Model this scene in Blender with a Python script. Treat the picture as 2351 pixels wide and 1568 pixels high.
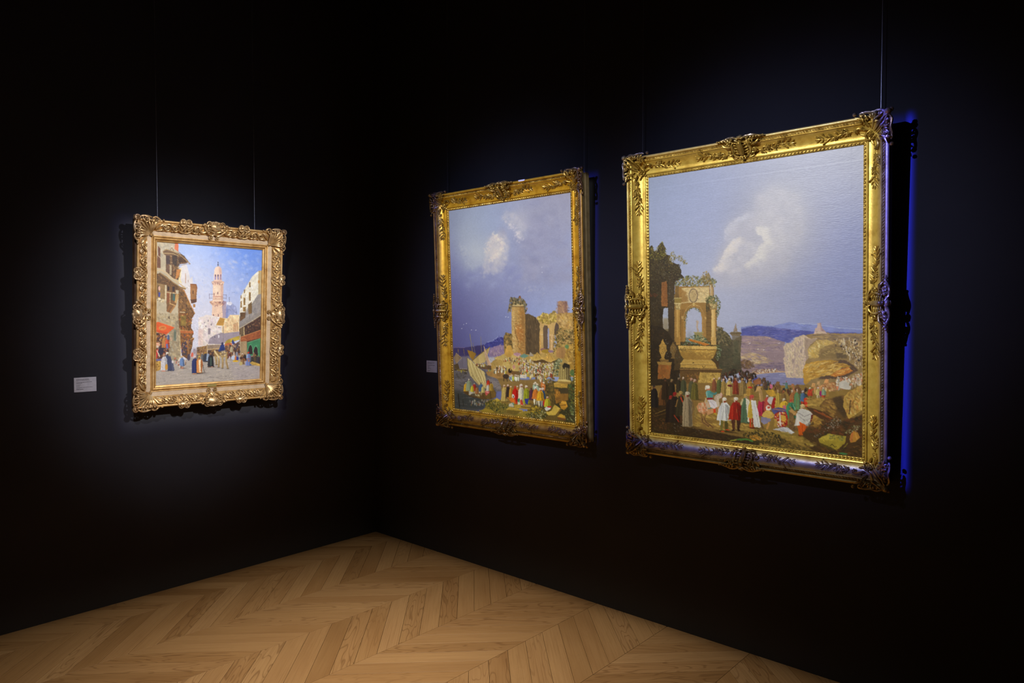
import bpy, math, random
import numpy as np
from mathutils import Matrix, Vector
for o in list(bpy.data.objects): bpy.data.objects.remove(o)
SC = bpy.context.scene; COL = SC.collection
rnd = random.Random(4)

# ------------------------------------------------------------------ camera
F_PX, PITCH, YAW = 1609.81, 0.030514, 2.2998075
cam_d = bpy.data.cameras.new('camera'); cam = bpy.data.objects.new('camera', cam_d); COL.objects.link(cam); SC.camera = cam
cam_d.sensor_width = 36; cam_d.lens = 36 * F_PX / 2351; cam_d.clip_start = .05
_f = Vector((math.cos(YAW), math.sin(YAW), 0)); _r = Vector((math.sin(YAW), -math.cos(YAW), 0)); _u = Vector((0, 0, 1))
_F = _f * math.cos(PITCH) - _u * math.sin(PITCH); _U = _u * math.cos(PITCH) + _f * math.sin(PITCH)
cam.matrix_world = Matrix((( _r.x, _U.x, -_F.x, 4.27683), (_r.y, _U.y, -_F.y, -3.24023), (_r.z, _U.z, -_F.z, 1.6), (0, 0, 0, 1)))

# ------------------------------------------------------------------ world, exposure
w = bpy.data.worlds.new('world'); SC.world = w; w.use_nodes = True
w.node_tree.nodes['Background'].inputs[0].default_value = (.5, .55, .8, 1)
w.node_tree.nodes['Background'].inputs[1].default_value = 0.0016
SC.cycles.adaptive_threshold = .02; SC.cycles.max_bounces = 5; SC.cycles.diffuse_bounces = 3; SC.cycles.glossy_bounces = 2; SC.cycles.caustics_reflective = False; SC.cycles.caustics_refractive = False
SC.view_settings.view_transform = 'Standard'; SC.view_settings.look = 'None'
SC.view_settings.exposure = 0; SC.view_settings.gamma = 1; SC.view_settings.use_curve_mapping = False

# ------------------------------------------------------------------ two added fills and the ceiling spots (framing projectors on a dropped track, above the frame of the photo)
def spot(name, loc, aim, power, size, blend, color=(1, 1, 1), soft=.02):
    d = bpy.data.lights.new(name, 'SPOT'); d.energy = power; d.spot_size = math.radians(size); d.spot_blend = blend; d.color = color; d.shadow_soft_size = soft
    o = bpy.data.objects.new(name, d); COL.objects.link(o); o.location = loc
    o.rotation_euler = (Vector(aim) - Vector(loc)).to_track_quat('-Z', 'Y').to_euler()
    return o

def framing_spot(name, loc, aim, power, side, rect, edge, spill, fringe, soft=.012, beam=1.0, tint=(.78, .87, 1.6), pw=2, flank=0):
    """projector whose shutters cut the beam to a rectangle (in metres on its wall); the lens leaves a blue fringe and some stray light"""
    o = spot(name, loc, aim, power, 92 if side == 'floor' else 76, .3, soft=soft); d = o.data; d.use_nodes = True
    nt = d.node_tree; N = nt.nodes; L = nt.links
    for n in list(N): N.remove(n)
    def node(t, **k):
        n = N.new(t)
        for a, b in k.items(): setattr(n, a, b)
        return n
    def m(op, a, b=None, c=None):
        n = node('ShaderNodeMath', operation=op)
        for i, x in enumerate((a, b, c)):
            if x is None: continue
            if isinstance(x, (int, float)): n.inputs[i].default_value = x
            else: L.new(x, n.inputs[i])
        return n.outputs[0]
    g = node('ShaderNodeNewGeometry'); s = node('ShaderNodeSeparateXYZ'); L.new(g.outputs['Incoming'], s.inputs[0])
    ix, iy, iz = s.outputs
    up = iz; l1 = loc[2]
    if side == 'right': along, depth, l0, dist = ix, iy, loc[0], -loc[1]
    elif side == 'left': along, depth, l0, dist = iy, ix, loc[1], -loc[0]
    else: along, depth, up, l0, l1, dist = ix, iz, iy, loc[0], loc[1], -loc[2]
    A = m('ADD', m('MULTIPLY', m('DIVIDE', along, depth), dist), l0)
    Z = m('ADD', m('MULTIPLY', m('DIVIDE', up, depth), dist), l1)
    a0, a1, z0, z1 = rect
    def band(v, lo, hi, grow, e):
        r = node('ShaderNodeMapRange', interpolation_type='SMOOTHSTEP'); L.new(v, r.inputs[0]); r.inputs[1].default_value = lo - grow - e; r.inputs[2].default_value = lo - grow + e
        q = node('ShaderNodeMapRange', interpolation_type='SMOOTHSTEP'); L.new(v, q.inputs[0]); q.inputs[1].default_value = hi + grow - e; q.inputs[2].default_value = hi + grow + e; q.inputs[3].default_value = 1; q.inputs[4].default_value = 0
        return m('MULTIPLY', r.outputs[0], q.outputs[0])
    inner = m('MULTIPLY', band(A, a0, a1, 0, edge), band(Z, z0, z1, 0, edge)) if beam or side == 'floor' else 0.0
    def ring(g):
        if not fringe[1]: return 0.0
        return m('MAXIMUM', m('SUBTRACT', m('MULTIPLY', band(A, a0, a1, g, g * .8), band(Z, z0, z1, g, g * .8)), inner), 0)
    wt = m('ADD', m('MULTIPLY', m('GREATER_THAN', A, a1 + .034), flank), fringe[1])
    fr = m('MULTIPLY', ring(fringe[0]), wt); fg = m('MULTIPLY', ring(fringe[0] * .4), fringe[1])
    ca, cz, sa, sz, k = spill
    ga = m('POWER', m('ABSOLUTE', m('DIVIDE', m('SUBTRACT', A, ca), sa)), 2); gz = m('POWER', m('ABSOLUTE', m('DIVIDE', m('SUBTRACT', Z, cz), sz)), 2)
    sp = m('MULTIPLY', m('EXPONENT', m('MULTIPLY', m('POWER', m('ADD', ga, gz), pw), -1)), k)
    if side == 'floor': sp = m('MULTIPLY', sp, inner)
    bm = m('MULTIPLY', inner, beam)
    cc = node('ShaderNodeCombineColor')
    L.new(m('ADD', m('ADD', bm, m('MULTIPLY', fr, .02)), m('MULTIPLY', sp, tint[0])), cc.inputs[0])
    L.new(m('ADD', m('ADD', bm, m('ADD', m('MULTIPLY', fg, .07), m('MULTIPLY', fr, .03))), m('MULTIPLY', sp, tint[1])), cc.inputs[1])
    L.new(m('ADD', m('ADD', m('MULTIPLY', bm, max(.4, (beam + k * (tint[0] - tint[2])) / beam) if beam else 0.0), fr), m('MULTIPLY', sp, tint[2])), cc.inputs[2])
    e = node('ShaderNodeEmission'); L.new(cc.outputs[0], e.inputs[0]); e.inputs[1].default_value = 1
    out = node('ShaderNodeOutputLight'); L.new(e.outputs[0], out.inputs[0])
    return o
# name, lamp, aim, power, wall, shutter rectangle on the wall, edge softness, stray light (centre, centre, width, width, amount), fringe (width, strength)
framing_spot('spot_ruins', (2.4, -3.0, 3.08), (2.9, 0, 1.6), 380, 'right', (2.286, 3.522, .945, 2.395), .02, (3.02, 1.80, .92, .88, .27), (.038, 1.7), beam=.76, flank=25)
framing_spot('spot_harbour', (2.1, -3.0, 3.08), (1.42, 0, 1.5), 335, 'right', (.80, 1.975, .95, 2.38), .02, (1.38, 1.70, .85, .88, .32), (.035, 1.4), beam=.74, flank=1.5)
framing_spot('fill_harbour_side', (4.5, -3.1, 3.08), (1.42, 0, 1.6), 260, 'right', (.72, 1.988, .92, 2.38), .015, (1.4, 1.6, .6, .8, .0), (.03, 0), beam=.55)  # added fill from the right, brightens the side of the harbour frame
framing_spot('spot_street', (2.95, -1.22, 3.05), (0, -1.28, 1.6), 395, 'left', (-1.74, -.80, 1.00, 2.14), .035, (-1.36, 1.5, .80, .85, .12), (.03, .3), soft=.05, beam=.76, tint=(.9, .92, 1.15))
framing_spot('fill_street_shadow', (2.3, -2.7, 3.05), (0, -1.4, 1.5), 400, 'left', (-3, 0, 0, 3), .035, (-1.36, 1.42, .68, .84, .34), (.03, 0), soft=.06, beam=0, tint=(.9, .92, 1.12))  # added wash that fills the street frame's shadow on the wall
framing_spot('spot_floor', (2.4, -1.9, 3.9), (1.8, -1.4, 0), 720, 'floor', (-.02, 9, -9, -.0), .14, (1.85, -1.5, 1.55, 1.5, 1.0), (.03, 0), soft=.06, beam=0, tint=(1, .82, .60), pw=1)
# ------------------------------------------------------------------ oil paintings: a small numpy painter
# Each picture is painted with strokes on a fine grid and stored as a colour attribute of its canvas mesh.
import numpy as np

def homography(src, dst):
    A = []; b = []
    for (x, y), (u, v) in zip(src, dst):
        A += [[x, y, 1, 0, 0, 0, -u * x, -u * y], [0, 0, 0, x, y, 1, -v * x, -v * y]]; b += [u, v]
    return np.append(np.linalg.solve(np.array(A, float), np.array(b, float)), 1).reshape(3, 3)

class Paint:
    """sketch coordinates: the four canvas corners in the sketch are given, so strokes land where they belong on the canvas"""
    def __init__(s, corners, nx, ny, seed):
        s.W, s.H = nx * 2, ny * 2
        tl, tr, bl, br = corners
        s.M = homography([tl, tr, bl, br], [(0, 0), (s.W, 0), (0, s.H), (s.W, s.H)])
        s.sx = s.W / ((tr[0] - tl[0] + br[0] - bl[0]) / 2)
        s.sy = s.H / ((bl[1] - tl[1] + br[1] - tr[1]) / 2)
        s.img = np.zeros((s.H, s.W, 3), np.float32)
        s.rng = np.random.RandomState(seed)
        s.o = (0, 0); s.k = 1.0
        s.n1 = s.fbm(6, 5); s.n2 = s.fbm(30, 4); s.n3 = s.fbm(110, 3)
        s.nh = s.fbm(8, 4, ay=9)      # horizontal streaks
        s.nv = s.fbm(45, 3, ay=.14)   # vertical streaks
    def noise(s, fx, fy):
        fx = max(2, int(fx)); fy = max(2, int(fy))
        g = s.rng.rand(fy + 2, fx + 2).astype(np.float32)
        x = np.linspace(0, fx, s.W, endpoint=False); y = np.linspace(0, fy, s.H, endpoint=False)
        xi = x.astype(int); yi = y.astype(int); tx = x - xi; ty = y - yi
        tx = (tx * tx * (3 - 2 * tx)).astype(np.float32); ty = (ty * ty * (3 - 2 * ty)).astype(np.float32)[:, None]
        a = g[yi][:, xi] * (1 - tx) + g[yi][:, xi + 1] * tx
        b = g[yi + 1][:, xi] * (1 - tx) + g[yi + 1][:, xi + 1] * tx
        return a * (1 - ty) + b * ty
    def fbm(s, f, o, ay=1.0):
        r = 0; t = 0
        for i in range(o):
            w = .55 ** i; r = r + w * s.noise(f * 2 ** i, f * 2 ** i * ay * s.H / s.W); t += w
        return r / t * 2 - 1
    def crop(s, x, y, k): s.o = (x, y); s.k = k; return s
    def T(s, pts):
        p = np.asarray(pts, float).reshape(-1, 2) * s.k + np.array(s.o)
        q = np.c_[p, np.ones(len(p))] @ s.M.T
        return q[:, :2] / q[:, 2:]
    def blend(s, x0, y0, m, col, a, tex, nz):
        h, w = m.shape
        v = s.img[y0:y0 + h, x0:x0 + w]
        c = np.asarray(col, np.float32)
        if tex:
            c = c * (1 + tex * nz[y0:y0 + h, x0:x0 + w, None])
        m = (m * a)[..., None]
        v += (c - v) * m
    def blur(s, m, r):
        r = int(r)
        if r < 1: return m
        for ax in (0, 1):
            for _ in range(2):
                c = np.cumsum(np.pad(m, [(r + 1, r) if i == ax else (0, 0) for i in (0, 1)], mode='edge'), axis=ax)
                m = (c[2 * r + 1:] - c[:-2 * r - 1]) / (2 * r + 1) if ax == 0 else (c[:, 2 * r + 1:] - c[:, :-2 * r - 1]) / (2 * r + 1)
        return m
    def mask(s, q, soft=0, rough=0):
        pad = int(soft * s.sx * s.k * 2 + 3 + rough * s.sx * s.k)
        x0 = max(0, int(q[:, 0].min()) - pad); x1 = min(s.W, int(q[:, 0].max()) + pad + 1)
        y0 = max(0, int(q[:, 1].min()) - pad); y1 = min(s.H, int(q[:, 1].max()) + pad + 1)
        if x1 <= x0 or y1 <= y0: return None
        X, Y = np.meshgrid(np.arange(x0, x1) + .5, np.arange(y0, y1) + .5)
        if rough:
            k = rough * s.sx * s.k
            X = X + s.n2[y0:y1, x0:x1] * k + s.n3[y0:y1, x0:x1] * k * .6; Y = Y + s.n3[y0:y1, x0:x1] * k + s.n2[y0:y1, x0:x1] * k * .5
        inside = np.zeros(X.shape, bool)
        n = len(q)
        for i in range(n):
            xa, ya = q[i]; xb, yb = q[(i + 1) % n]
            if ya == yb: continue
            c = ((ya > Y) != (yb > Y)) & (X < (xb - xa) * (Y - ya) / (yb - ya) + xa)
            inside ^= c
        m = inside.astype(np.float32)
        if soft: m = s.blur(m, soft * s.sx * s.k)
        return x0, y0, m
    def poly(s, pts, col, a=1, soft=0, tex=.08, rough=0, nz=None):
        r = s.mask(s.T(pts), soft, rough)
        if r: s.blend(r[0], r[1], r[2], col, a, tex, s.n2 if nz is None else nz)
    def rect(s, x0, y0, x1, y1, col, **k): s.poly([(x0, y0), (x1, y0), (x1, y1), (x0, y1)], col, **k)
    def ell(s, x, y, rx, ry, col, a=1, ang=0, hard=6):
        (cx, cy), = s.T([(x, y)])
        rx = max(rx * s.k * s.sx, .7); ry = max(ry * s.k * s.sy, .7)
        R = int(max(rx, ry) * 1.5 + 2)
        x0 = max(0, int(cx) - R); x1 = min(s.W, int(cx) + R + 1); y0 = max(0, int(cy) - R); y1 = min(s.H, int(cy) + R + 1)
        if x1 <= x0 or y1 <= y0: return
        X = np.arange(x0, x1) + .5 - cx; Y = (np.arange(y0, y1) + .5 - cy)[:, None]
        ca, sa = np.cos(ang), np.sin(ang)
        d = ((X * ca + Y * sa) / rx) ** 2 + ((Y * ca - X * sa) / ry) ** 2
        m = np.clip((1.12 - d) * hard, 0, 1) if hard > 1 else np.exp(-d * 1.4)
        v = s.img[y0:y1, x0:x1]
        v += (np.asarray(col, np.float32) - v) * (m * a).astype(np.float32)[..., None]
    def line(s, pts, w, col, a=1):
        q = s.T(pts); w = max(w * s.k * (s.sx + s.sy) / 2 / 2, .55)
        for i in range(len(q) - 1):
            (xa, ya), (xb, yb) = q[i], q[i + 1]
            x0 = max(0, int(min(xa, xb) - w - 2)); x1 = min(s.W, int(max(xa, xb) + w + 3))
            y0 = max(0, int(min(ya, yb) - w - 2)); y1 = min(s.H, int(max(ya, yb) + w + 3))
            if x1 <= x0 or y1 <= y0: continue
            X = np.arange(x0, x1) + .5; Y = (np.arange(y0, y1) + .5)[:, None]
            dx, dy = xb - xa, yb - ya; L = dx * dx + dy * dy + 1e-6
            t = np.clip(((X - xa) * dx + (Y - ya) * dy) / L, 0, 1)
            d = np.hypot(X - xa - t * dx, Y - ya - t * dy)
            m = np.clip(w + .5 - d, 0, 1) * a
            v = s.img[y0:y1, x0:x1]
            v += (np.asarray(col, np.float32) - v) * m.astype(np.float32)[..., None]
    def field(s, cps, sig=None):
        """smooth colour field through control points"""
        h, w = s.H // 8, s.W // 8
        X, Y = np.meshgrid((np.arange(w) + .5) * 8, (np.arange(h) + .5) * 8)
        num = np.zeros((h, w, 3)); den = np.full((h, w, 1), 1e-9)
        sg = (sig or .13) * s.W
        for x, y, c in cps:
            (px, py), = s.T([(x, y)])
            d = (X - px) ** 2 + (Y - py) ** 2
            g = (np.exp(-d / (2 * sg * sg)) + 1e-3 / (1 + d / (sg * sg)) ** 2)[..., None]
            num += g * np.array(c); den += g
        lo = num / den
        xi = np.clip((np.arange(s.W) + .5) / 8 - .5, 0, w - 1.001); yi = np.clip((np.arange(s.H) + .5) / 8 - .5, 0, h - 1.001)
        a = xi.astype(int); tx = (xi - a)[None, :, None]; b = yi.astype(int); ty = (yi - b)[:, None, None]
        f = (lo[b][:, a] * (1 - tx) + lo[b][:, a + 1] * tx) * (1 - ty) + (lo[b + 1][:, a] * (1 - tx) + lo[b + 1][:, a + 1] * tx) * ty
        return f.astype(np.float32)
    def dabs(s, pts, n, cols, r=(3, 8), asp=.6, ang=0, dang=.6, a=.85, jit=.1, hard=4):
        q = np.asarray(pts, float); x0, y0 = q.min(0); x1, y1 = q.max(0); m = len(q); R = s.rng; k = 0; tries = 0
        while k < n and tries < n * 12:
            tries += 1
            x = x0 + R.rand() * (x1 - x0); y = y0 + R.rand() * (y1 - y0)
            ins = False
            for i in range(m):
                xa, ya = q[i]; xb, yb = q[(i + 1) % m]
                if (ya > y) != (yb > y) and x < (xb - xa) * (y - ya) / (yb - ya) + xa: ins = not ins
            if not ins: continue
            c = np.array(cols[R.randint(len(cols))], float) * (1 + jit * R.randn())
            rr = r[0] + R.rand() * (r[1] - r[0])
            s.ell(x, y, rr, rr * asp, np.clip(c, 0, 255), a * (.6 + .4 * R.rand()), ang + dang * R.randn(), hard)
            k += 1
    def crowd(s, pts, n, h, robes, head=(150, 105, 75), tb=(235, 225, 205), hj=.2):
        q = np.asarray(pts, float); x0, y0 = q.min(0); x1, y1 = q.max(0); R = s.rng; L = []
        t = 0; m = len(q)
        while len(L) < n and t < n * 15:
            t += 1; x = x0 + R.rand() * (x1 - x0); y = y0 + R.rand() * (y1 - y0); ins = False
            for i in range(m):
                xa, ya = q[i]; xb, yb = q[(i + 1) % m]
                if (ya > y) != (yb > y) and x < (xb - xa) * (y - ya) / (yb - ya) + xa: ins = not ins
            if ins: L.append((y, x))
        for y, x in sorted(L):
            hh = h * (1 + hj * R.randn()); c = np.array(robes[R.randint(len(robes))], float) * (.8 + .3 * R.rand())
            s.ell(x + hh * .05, y + hh * .38, hh * .2, hh * .46, c * .55, .7)
            s.ell(x, y + hh * .38, hh * .17, hh * .42, c, .95)
            s.ell(x - hh * .06, y + hh * .3, hh * .06, hh * .3, np.minimum(c * 1.35, 255), .6)
            s.ell(x, y - hh * .06, hh * .1, hh * .1, head, .95)
            if R.rand() < .75: s.ell(x, y - hh * .13, hh * .12, hh * .09, tb, .9)
    def fig(s, x, y, h, robe, tb=(238, 230, 215), face=(140, 80, 55), pants=None, w=.3, lean=0, hem=.97, fold=None, flare=1.25, cape=None):
        """standing robed figure: (x, y) top of the head, h its height"""
        R = s.rng; robe = np.array(robe, float); b = y + h * (.66 if pants is not None else hem); xw = w * h / 2; xl = x + lean * h
        s.ell(x + .12 * h + lean * h, y + h * .98, h * .28, h * .035, (45, 32, 20), .55, hard=1)
        if pants is not None:
            p = np.array(pants, float)
            for d in (-1, 1):
                s.poly([(xl + d * xw * .08, b - .08 * h), (xl + d * xw * .85, b - .08 * h), (xl + d * xw * .55, y + h * .95), (xl + d * xw * .2, y + h * .95)], p * (1 if d < 0 else .72), tex=.2)
                s.ell(xl + d * xw * .45, y + h * .965, h * .05, h * .022, p * .5)
        s.poly([(x - xw * .45, y + h * .15), (x + xw * .45, y + h * .15), (x + xw * .95, y + h * .3), (xl + xw * flare, b), (xl + xw * .3, b + h * .015), (xl - xw * .4, b - h * .005), (xl - xw * flare, b), (x - xw * .95, y + h * .3)], robe, tex=.15, nz=s.nv)
        s.poly([(x + xw * .15, y + h * .18), (x + xw * .9, y + h * .3), (xl + xw * flare, b), (xl + xw * .35, b)], robe * .66, a=.8, tex=.2, nz=s.nv)
        n = 5
        for i in range(n):
            f = (i + .5) / n * 2 - 1 + .12 * R.randn()
            c = robe * (.62 if i % 2 else 1.22)
            s.line([(x + f * xw * .5, y + h * (.22 + .1 * R.rand())), (x + f * xw * .8 + lean * h * .4, y + h * .5), (xl + f * xw * flare, b - h * .02)], h * .014, np.clip(c if fold is None or i % 2 == 0 else np.array(fold), 0, 255), .6)
        if cape is not None:
            c = np.array(cape, float)
            s.poly([(x, y + h * .13), (x + xw * .9, y + h * .22), (xl + xw * 1.6, y + h * .95), (xl + xw * .5, y + h * .93)], c, tex=.12, nz=s.nv)
            s.line([(x + xw * .5, y + h * .25), (xl + xw * 1.0, y + h * .9)], h * .012, c * .72, .8)
        s.ell(x, y + h * .1, h * .05, h * .06, face)
        s.ell(x + h * .018, y + h * .11, h * .022, h * .045, np.array(face) * .6, .7)
        if tb is not None:
            s.ell(x, y + h * .052, h * .068, h * .052, tb); s.ell(x - h * .045, y + h * .1, h * .022, h * .06, np.array(tb) * .92, .9)
            s.ell(x + h * .03, y + h * .065, h * .03, h * .025, np.array(tb) * .75, .7)
    def done(s, v0=0.0):
        R = s.rng; c0 = s.img.copy()   # loaded brush: short strokes that pick up and vary the colour under them
        for _ in range(int(s.W * s.H * (1 - v0) / 130)):
            x = R.randint(s.W); y = int((v0 + (1 - v0) * R.rand()) * s.H) % s.H; r = 2.2 + 3.2 * R.rand(); w = int(r * 1.4 + 2)
            x0 = max(0, x - w); x1 = min(s.W, x + w); y0 = max(0, y - w); y1 = min(s.H, y + w); t = R.rand() * 3.14; ca, sa = np.cos(t), np.sin(t)
            X = np.arange(x0, x1) - x; Y = (np.arange(y0, y1) - y)[:, None]; d = ((X * ca + Y * sa) / r) ** 2 + ((Y * ca - X * sa) / (r * .38)) ** 2
            v = s.img[y0:y1, x0:x1]; v += (c0[y, x] * (1 + (.02 if c0[y, x, 2] > c0[y, x, 0] * 1.06 else .14) * R.randn()) - v) * (np.clip((1.15 - d) * 3, 0, 1) * .55).astype(np.float32)[..., None]
        # the drag of the brush: edges wander a little and the paint varies in thickness
        k = .0011 * s.W; Y, X = np.mgrid[0:s.H, 0:s.W].astype(np.float32)
        f = s.fbm(190, 2); g = s.fbm(190, 2)
        xi = np.clip(X + (s.n3 * 1.2 + f * 1.6) * k, 0, s.W - 1.01); yi = np.clip(Y + (g * 1.6 - s.n3 * .8) * k, 0, s.H - 1.01)
        x0 = xi.astype(int); y0 = yi.astype(int); tx = (xi - x0)[..., None]; ty = (yi - y0)[..., None]; a = s.img
        im = (a[y0, x0] * (1 - tx) + a[y0, x0 + 1] * tx) * (1 - ty) + (a[y0 + 1, x0] * (1 - tx) + a[y0 + 1, x0 + 1] * tx) * ty
        im = im * (1 + .022 * f[..., None] + .015 * s.n3[..., None])
        return np.clip(im, 0, 255).reshape(s.H // 2, 2, s.W // 2, 2, 3).mean((1, 3)) / 255
def paint_ruins(nx=500, ny=640):
    P = Paint([(1489.2, 408.2), (1983.4, 332), (1496, 992.2), (1979.9, 1051.5)], nx, ny, 11)
    A = lambda: P.crop(1480, 320, .2423)
    B = lambda: P.crop(1480, 540, .15306)
    C = lambda: P.crop(1480, 720, .12752)
    D = lambda: P.crop(1680, 700, .13611)
    E_ = lambda: P.crop(1480, 840, .12758)
    F = lambda: P.crop(1700, 840, .14032)
    # --- sky
    A()
    f = P.field([(100, 420, (146, 156, 196)), (500, 420, (150, 157, 196)), (1000, 250, (152, 157, 192)), (1600, 180, (158, 160, 192)), (2000, 150, (158, 158, 188)),
        (100, 700, (153, 162, 200)), (500, 700, (156, 164, 201)), (300, 950, (164, 171, 206)), (560, 1000, (170, 175, 209)), (1250, 600, (168, 167, 184)), (1300, 850, (174, 170, 186)), (950, 600, (150, 155, 192)),
        (1700, 600, (150, 153, 188)), (1800, 900, (136, 142, 194)), (1950, 1200, (130, 138, 190)), (1700, 1300, (146, 152, 197)), (1200, 1400, (170, 171, 198)), (800, 1400, (182, 182, 206)), (700, 1560, (184, 187, 209)),
        (1400, 1100, (168, 168, 190)), (1100, 1000, (176, 174, 192)), (1000, 1600, (170, 174, 206)), (1500, 1620, (158, 164, 206)), (2000, 1600, (144, 152, 204)), (400, 1250, (174, 180, 210))])
    P.img[:] = f * (1 + .018 * P.nh[..., None] + .02 * P.n1[..., None])
    for (x, y, rx, ry, c, a) in [(1250, 560, 330, 190, (172, 170, 186), .5), (1350, 800, 300, 200, (178, 174, 188), .5), (1400, 1050, 260, 190, (174, 172, 190), .5), (1150, 1080, 170, 150, (186, 180, 194), .6), (900, 1050, 150, 130, (184, 180, 196), .7),
                                 (1000, 1300, 330, 130, (184, 181, 200), .5), (780, 1150, 90, 120, (198, 190, 198), .7), (880, 860, 130, 100, (176, 175, 196), .6), (1200, 980, 120, 90, (196, 190, 196), .6), (1050, 1180, 110, 70, (198, 192, 200), .6), (860, 1290, 150, 80, (190, 186, 202), .6)]:
        P.ell(x, y, rx, ry, c, a, hard=1)
    R = P.rng
    P.poly([(640, 1250), (735, 1100), (770, 1000), (840, 930), (760, 860), (900, 745), (1050, 690), (1060, 560), (1200, 460), (1450, 520), (1520, 760), (1500, 900), (1420, 1050), (1350, 1250), (1150, 1330), (850, 1400), (700, 1420)], (184, 181, 196), a=.7, soft=70, rough=40, tex=.03)
    P.poly([(1040, 840), (1130, 960), (1060, 1090), (930, 1205), (1050, 1200), (1220, 1100), (1330, 900), (1280, 740), (1100, 700)], (196, 191, 201), a=.4, soft=40, rough=30, tex=.03)
    P.poly([(640, 1250), (730, 1130), (760, 1040), (850, 940), (960, 960), (930, 1100), (840, 1230), (720, 1290)], (194, 190, 203), a=.35, soft=36, rough=26, tex=.03)
    P.dabs([(650, 1250), (740, 1110), (800, 960), (760, 860), (900, 745), (1050, 680), (1070, 560), (1200, 470), (1430, 520), (1510, 760), (1490, 900), (1400, 1060), (1320, 1240), (1100, 1320), (850, 1380), (720, 1390)], 620, [(188, 184, 198), (180, 177, 194), (196, 191, 202), (184, 181, 197)], (16, 60), .75, .2, .7, .3, .02, 1)
    P.dabs([(650, 1250), (740, 1110), (830, 960), (930, 950), (1080, 1000), (1060, 1100), (930, 1220), (800, 1290)], 160, [(200, 195, 205), (192, 188, 202), (206, 200, 207)], (14, 44), .75, .2, .7, .3, .02, 1)
    P.dabs([(1060, 720), (1060, 870), (1140, 960), (1080, 1100), (1180, 1180), (1320, 1000), (1330, 800), (1200, 680)], 200, [(200, 195, 204), (194, 189, 200), (188, 184, 197)], (16, 50), .75, .2, .7, .3, .02, 1)
    for (pts, cs, n, rr, dx) in [([(640, 1245), (700, 1190), (735, 1110), (760, 1050), (800, 1000), (835, 950)], [(222, 214, 216), (214, 206, 210), (228, 216, 208)], 220, (9, 26), 34),
                             ([(760, 960), (745, 900), (770, 840), (840, 775), (900, 745), (980, 715)], [(194, 192, 208), (200, 197, 210), (184, 184, 204)], 160, (8, 22), 30),
                             ([(930, 1205), (1000, 1140), (1045, 1100), (1075, 1025), (1130, 970), (1110, 920), (1060, 880), (1045, 840)], [(226, 219, 214), (216, 209, 208), (206, 200, 206)], 280, (9, 28), 40),
                             ([(1060, 760), (1090, 700), (1080, 740)], [(188, 185, 198)], 20, (12, 26), 20),
                             ([(1440, 760), (1470, 850), (1500, 890)], [(182, 178, 192)], 20, (12, 30), -20)]:
        q = np.array(pts, float)
        for _ in range(n):
            i = R.randint(len(q) - 1); t = R.rand(); p = q[i] * (1 - t) + q[i + 1] * t; u = abs(R.randn())
            rad = (rr[0] + R.rand() * (rr[1] - rr[0])) * (1 + .5 * u)
            P.ell(p[0] + dx * u + rad * .7 * np.sign(dx), p[1] + R.randn() * 10, rad, rad * .7, cs[R.randint(len(cs))], .26 / (1 + .55 * u), R.randn() * .5, 1.6)
        for _ in range(n // 4):
            i = R.randint(len(q) - 1); t = R.rand(); p = q[i] * (1 - t) + q[i + 1] * t; rad = 7 + R.rand() * 14
            P.ell(p[0] + np.sign(dx) * rad * .8 + R.randn() * 4, p[1] + R.randn() * 6, rad, rad * .75, cs[R.randint(len(cs))], .3, R.randn() * .5, 1.6)
    for _ in range(1500):   # thin brushed streaks of the sky
        x = R.rand() * 2050 + 30; y = R.rand() * 1500 + 50; l = 14 + R.rand() * 40
        P.ell(x, y, l, 1.6, (205, 205, 225) if R.rand() < .5 else (120, 125, 165), .09, -.02, 3)
    # --- far mountains, plain, lake
    D()
    P.poly([(150, 375), (300, 345), (420, 338), (560, 350), (700, 352), (830, 320), (960, 288), (1050, 296), (1150, 322), (1260, 312), (1420, 330), (1600, 335), (1800, 362), (2000, 388), (2240, 415), (2240, 520), (150, 520)], (136, 144, 202), soft=4, rough=10)
    P.line([(1120, 318), (1300, 318), (1500, 340), (1800, 385), (2200, 408)], 14, (196, 205, 228), .5)
    P.dabs([(850, 330), (960, 300), (1150, 335), (1400, 350), (1380, 410), (900, 370)], 90, [(150, 160, 215), (120, 128, 195)], (10, 30), .3, 0, .2, .4)
    P.poly([(160, 402), (400, 348), (560, 362), (760, 385), (1000, 412), (1250, 432), (1400, 452), (2230, 470), (2230, 520), (1300, 520), (1050, 545), (950, 645), (800, 605), (650, 545), (400, 525), (160, 515)], (92, 94, 165), soft=4, rough=9, tex=.14)
    P.dabs([(160, 410), (560, 365), (1200, 435), (950, 600), (400, 515)], 200, [(82, 84, 158), (118, 118, 180), (150, 140, 180), (72, 70, 130)], (12, 40), .22, 0, .15, .5)
    P.poly([(150, 512), (420, 520), (620, 530), (760, 585), (900, 625), (880, 700), (900, 1135), (150, 1140)], (158, 134, 140), soft=4, rough=8, tex=.1, nz=P.nh)
    P.dabs([(150, 530), (600, 535), (820, 620), (860, 700), (860, 780), (150, 800)], 330, [(176, 150, 140), (186, 158, 128), (150, 126, 150), (170, 140, 150), (132, 112, 128)], (16, 60), .16, .05, .1, .55)
    P.dabs([(150, 810), (420, 810), (560, 880), (700, 930), (420, 1010), (150, 960)], 150, [(206, 180, 130), (214, 190, 145), (190, 160, 120), (200, 165, 105)], (16, 50), .2, .15, .15, .6)
    P.dabs([(420, 1000), (860, 960), (890, 1090), (420, 1100)], 120, [(122, 104, 130), (140, 118, 135), (112, 96, 118)], (16, 50), .22, 0, .15, .55)
    P.dabs([(150, 930), (330, 930), (390, 1030), (280, 1080), (150, 1050)], 120, [(110, 82, 55), (128, 96, 58), (92, 70, 60)], (10, 30), .6, 0, .6, .6)
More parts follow.
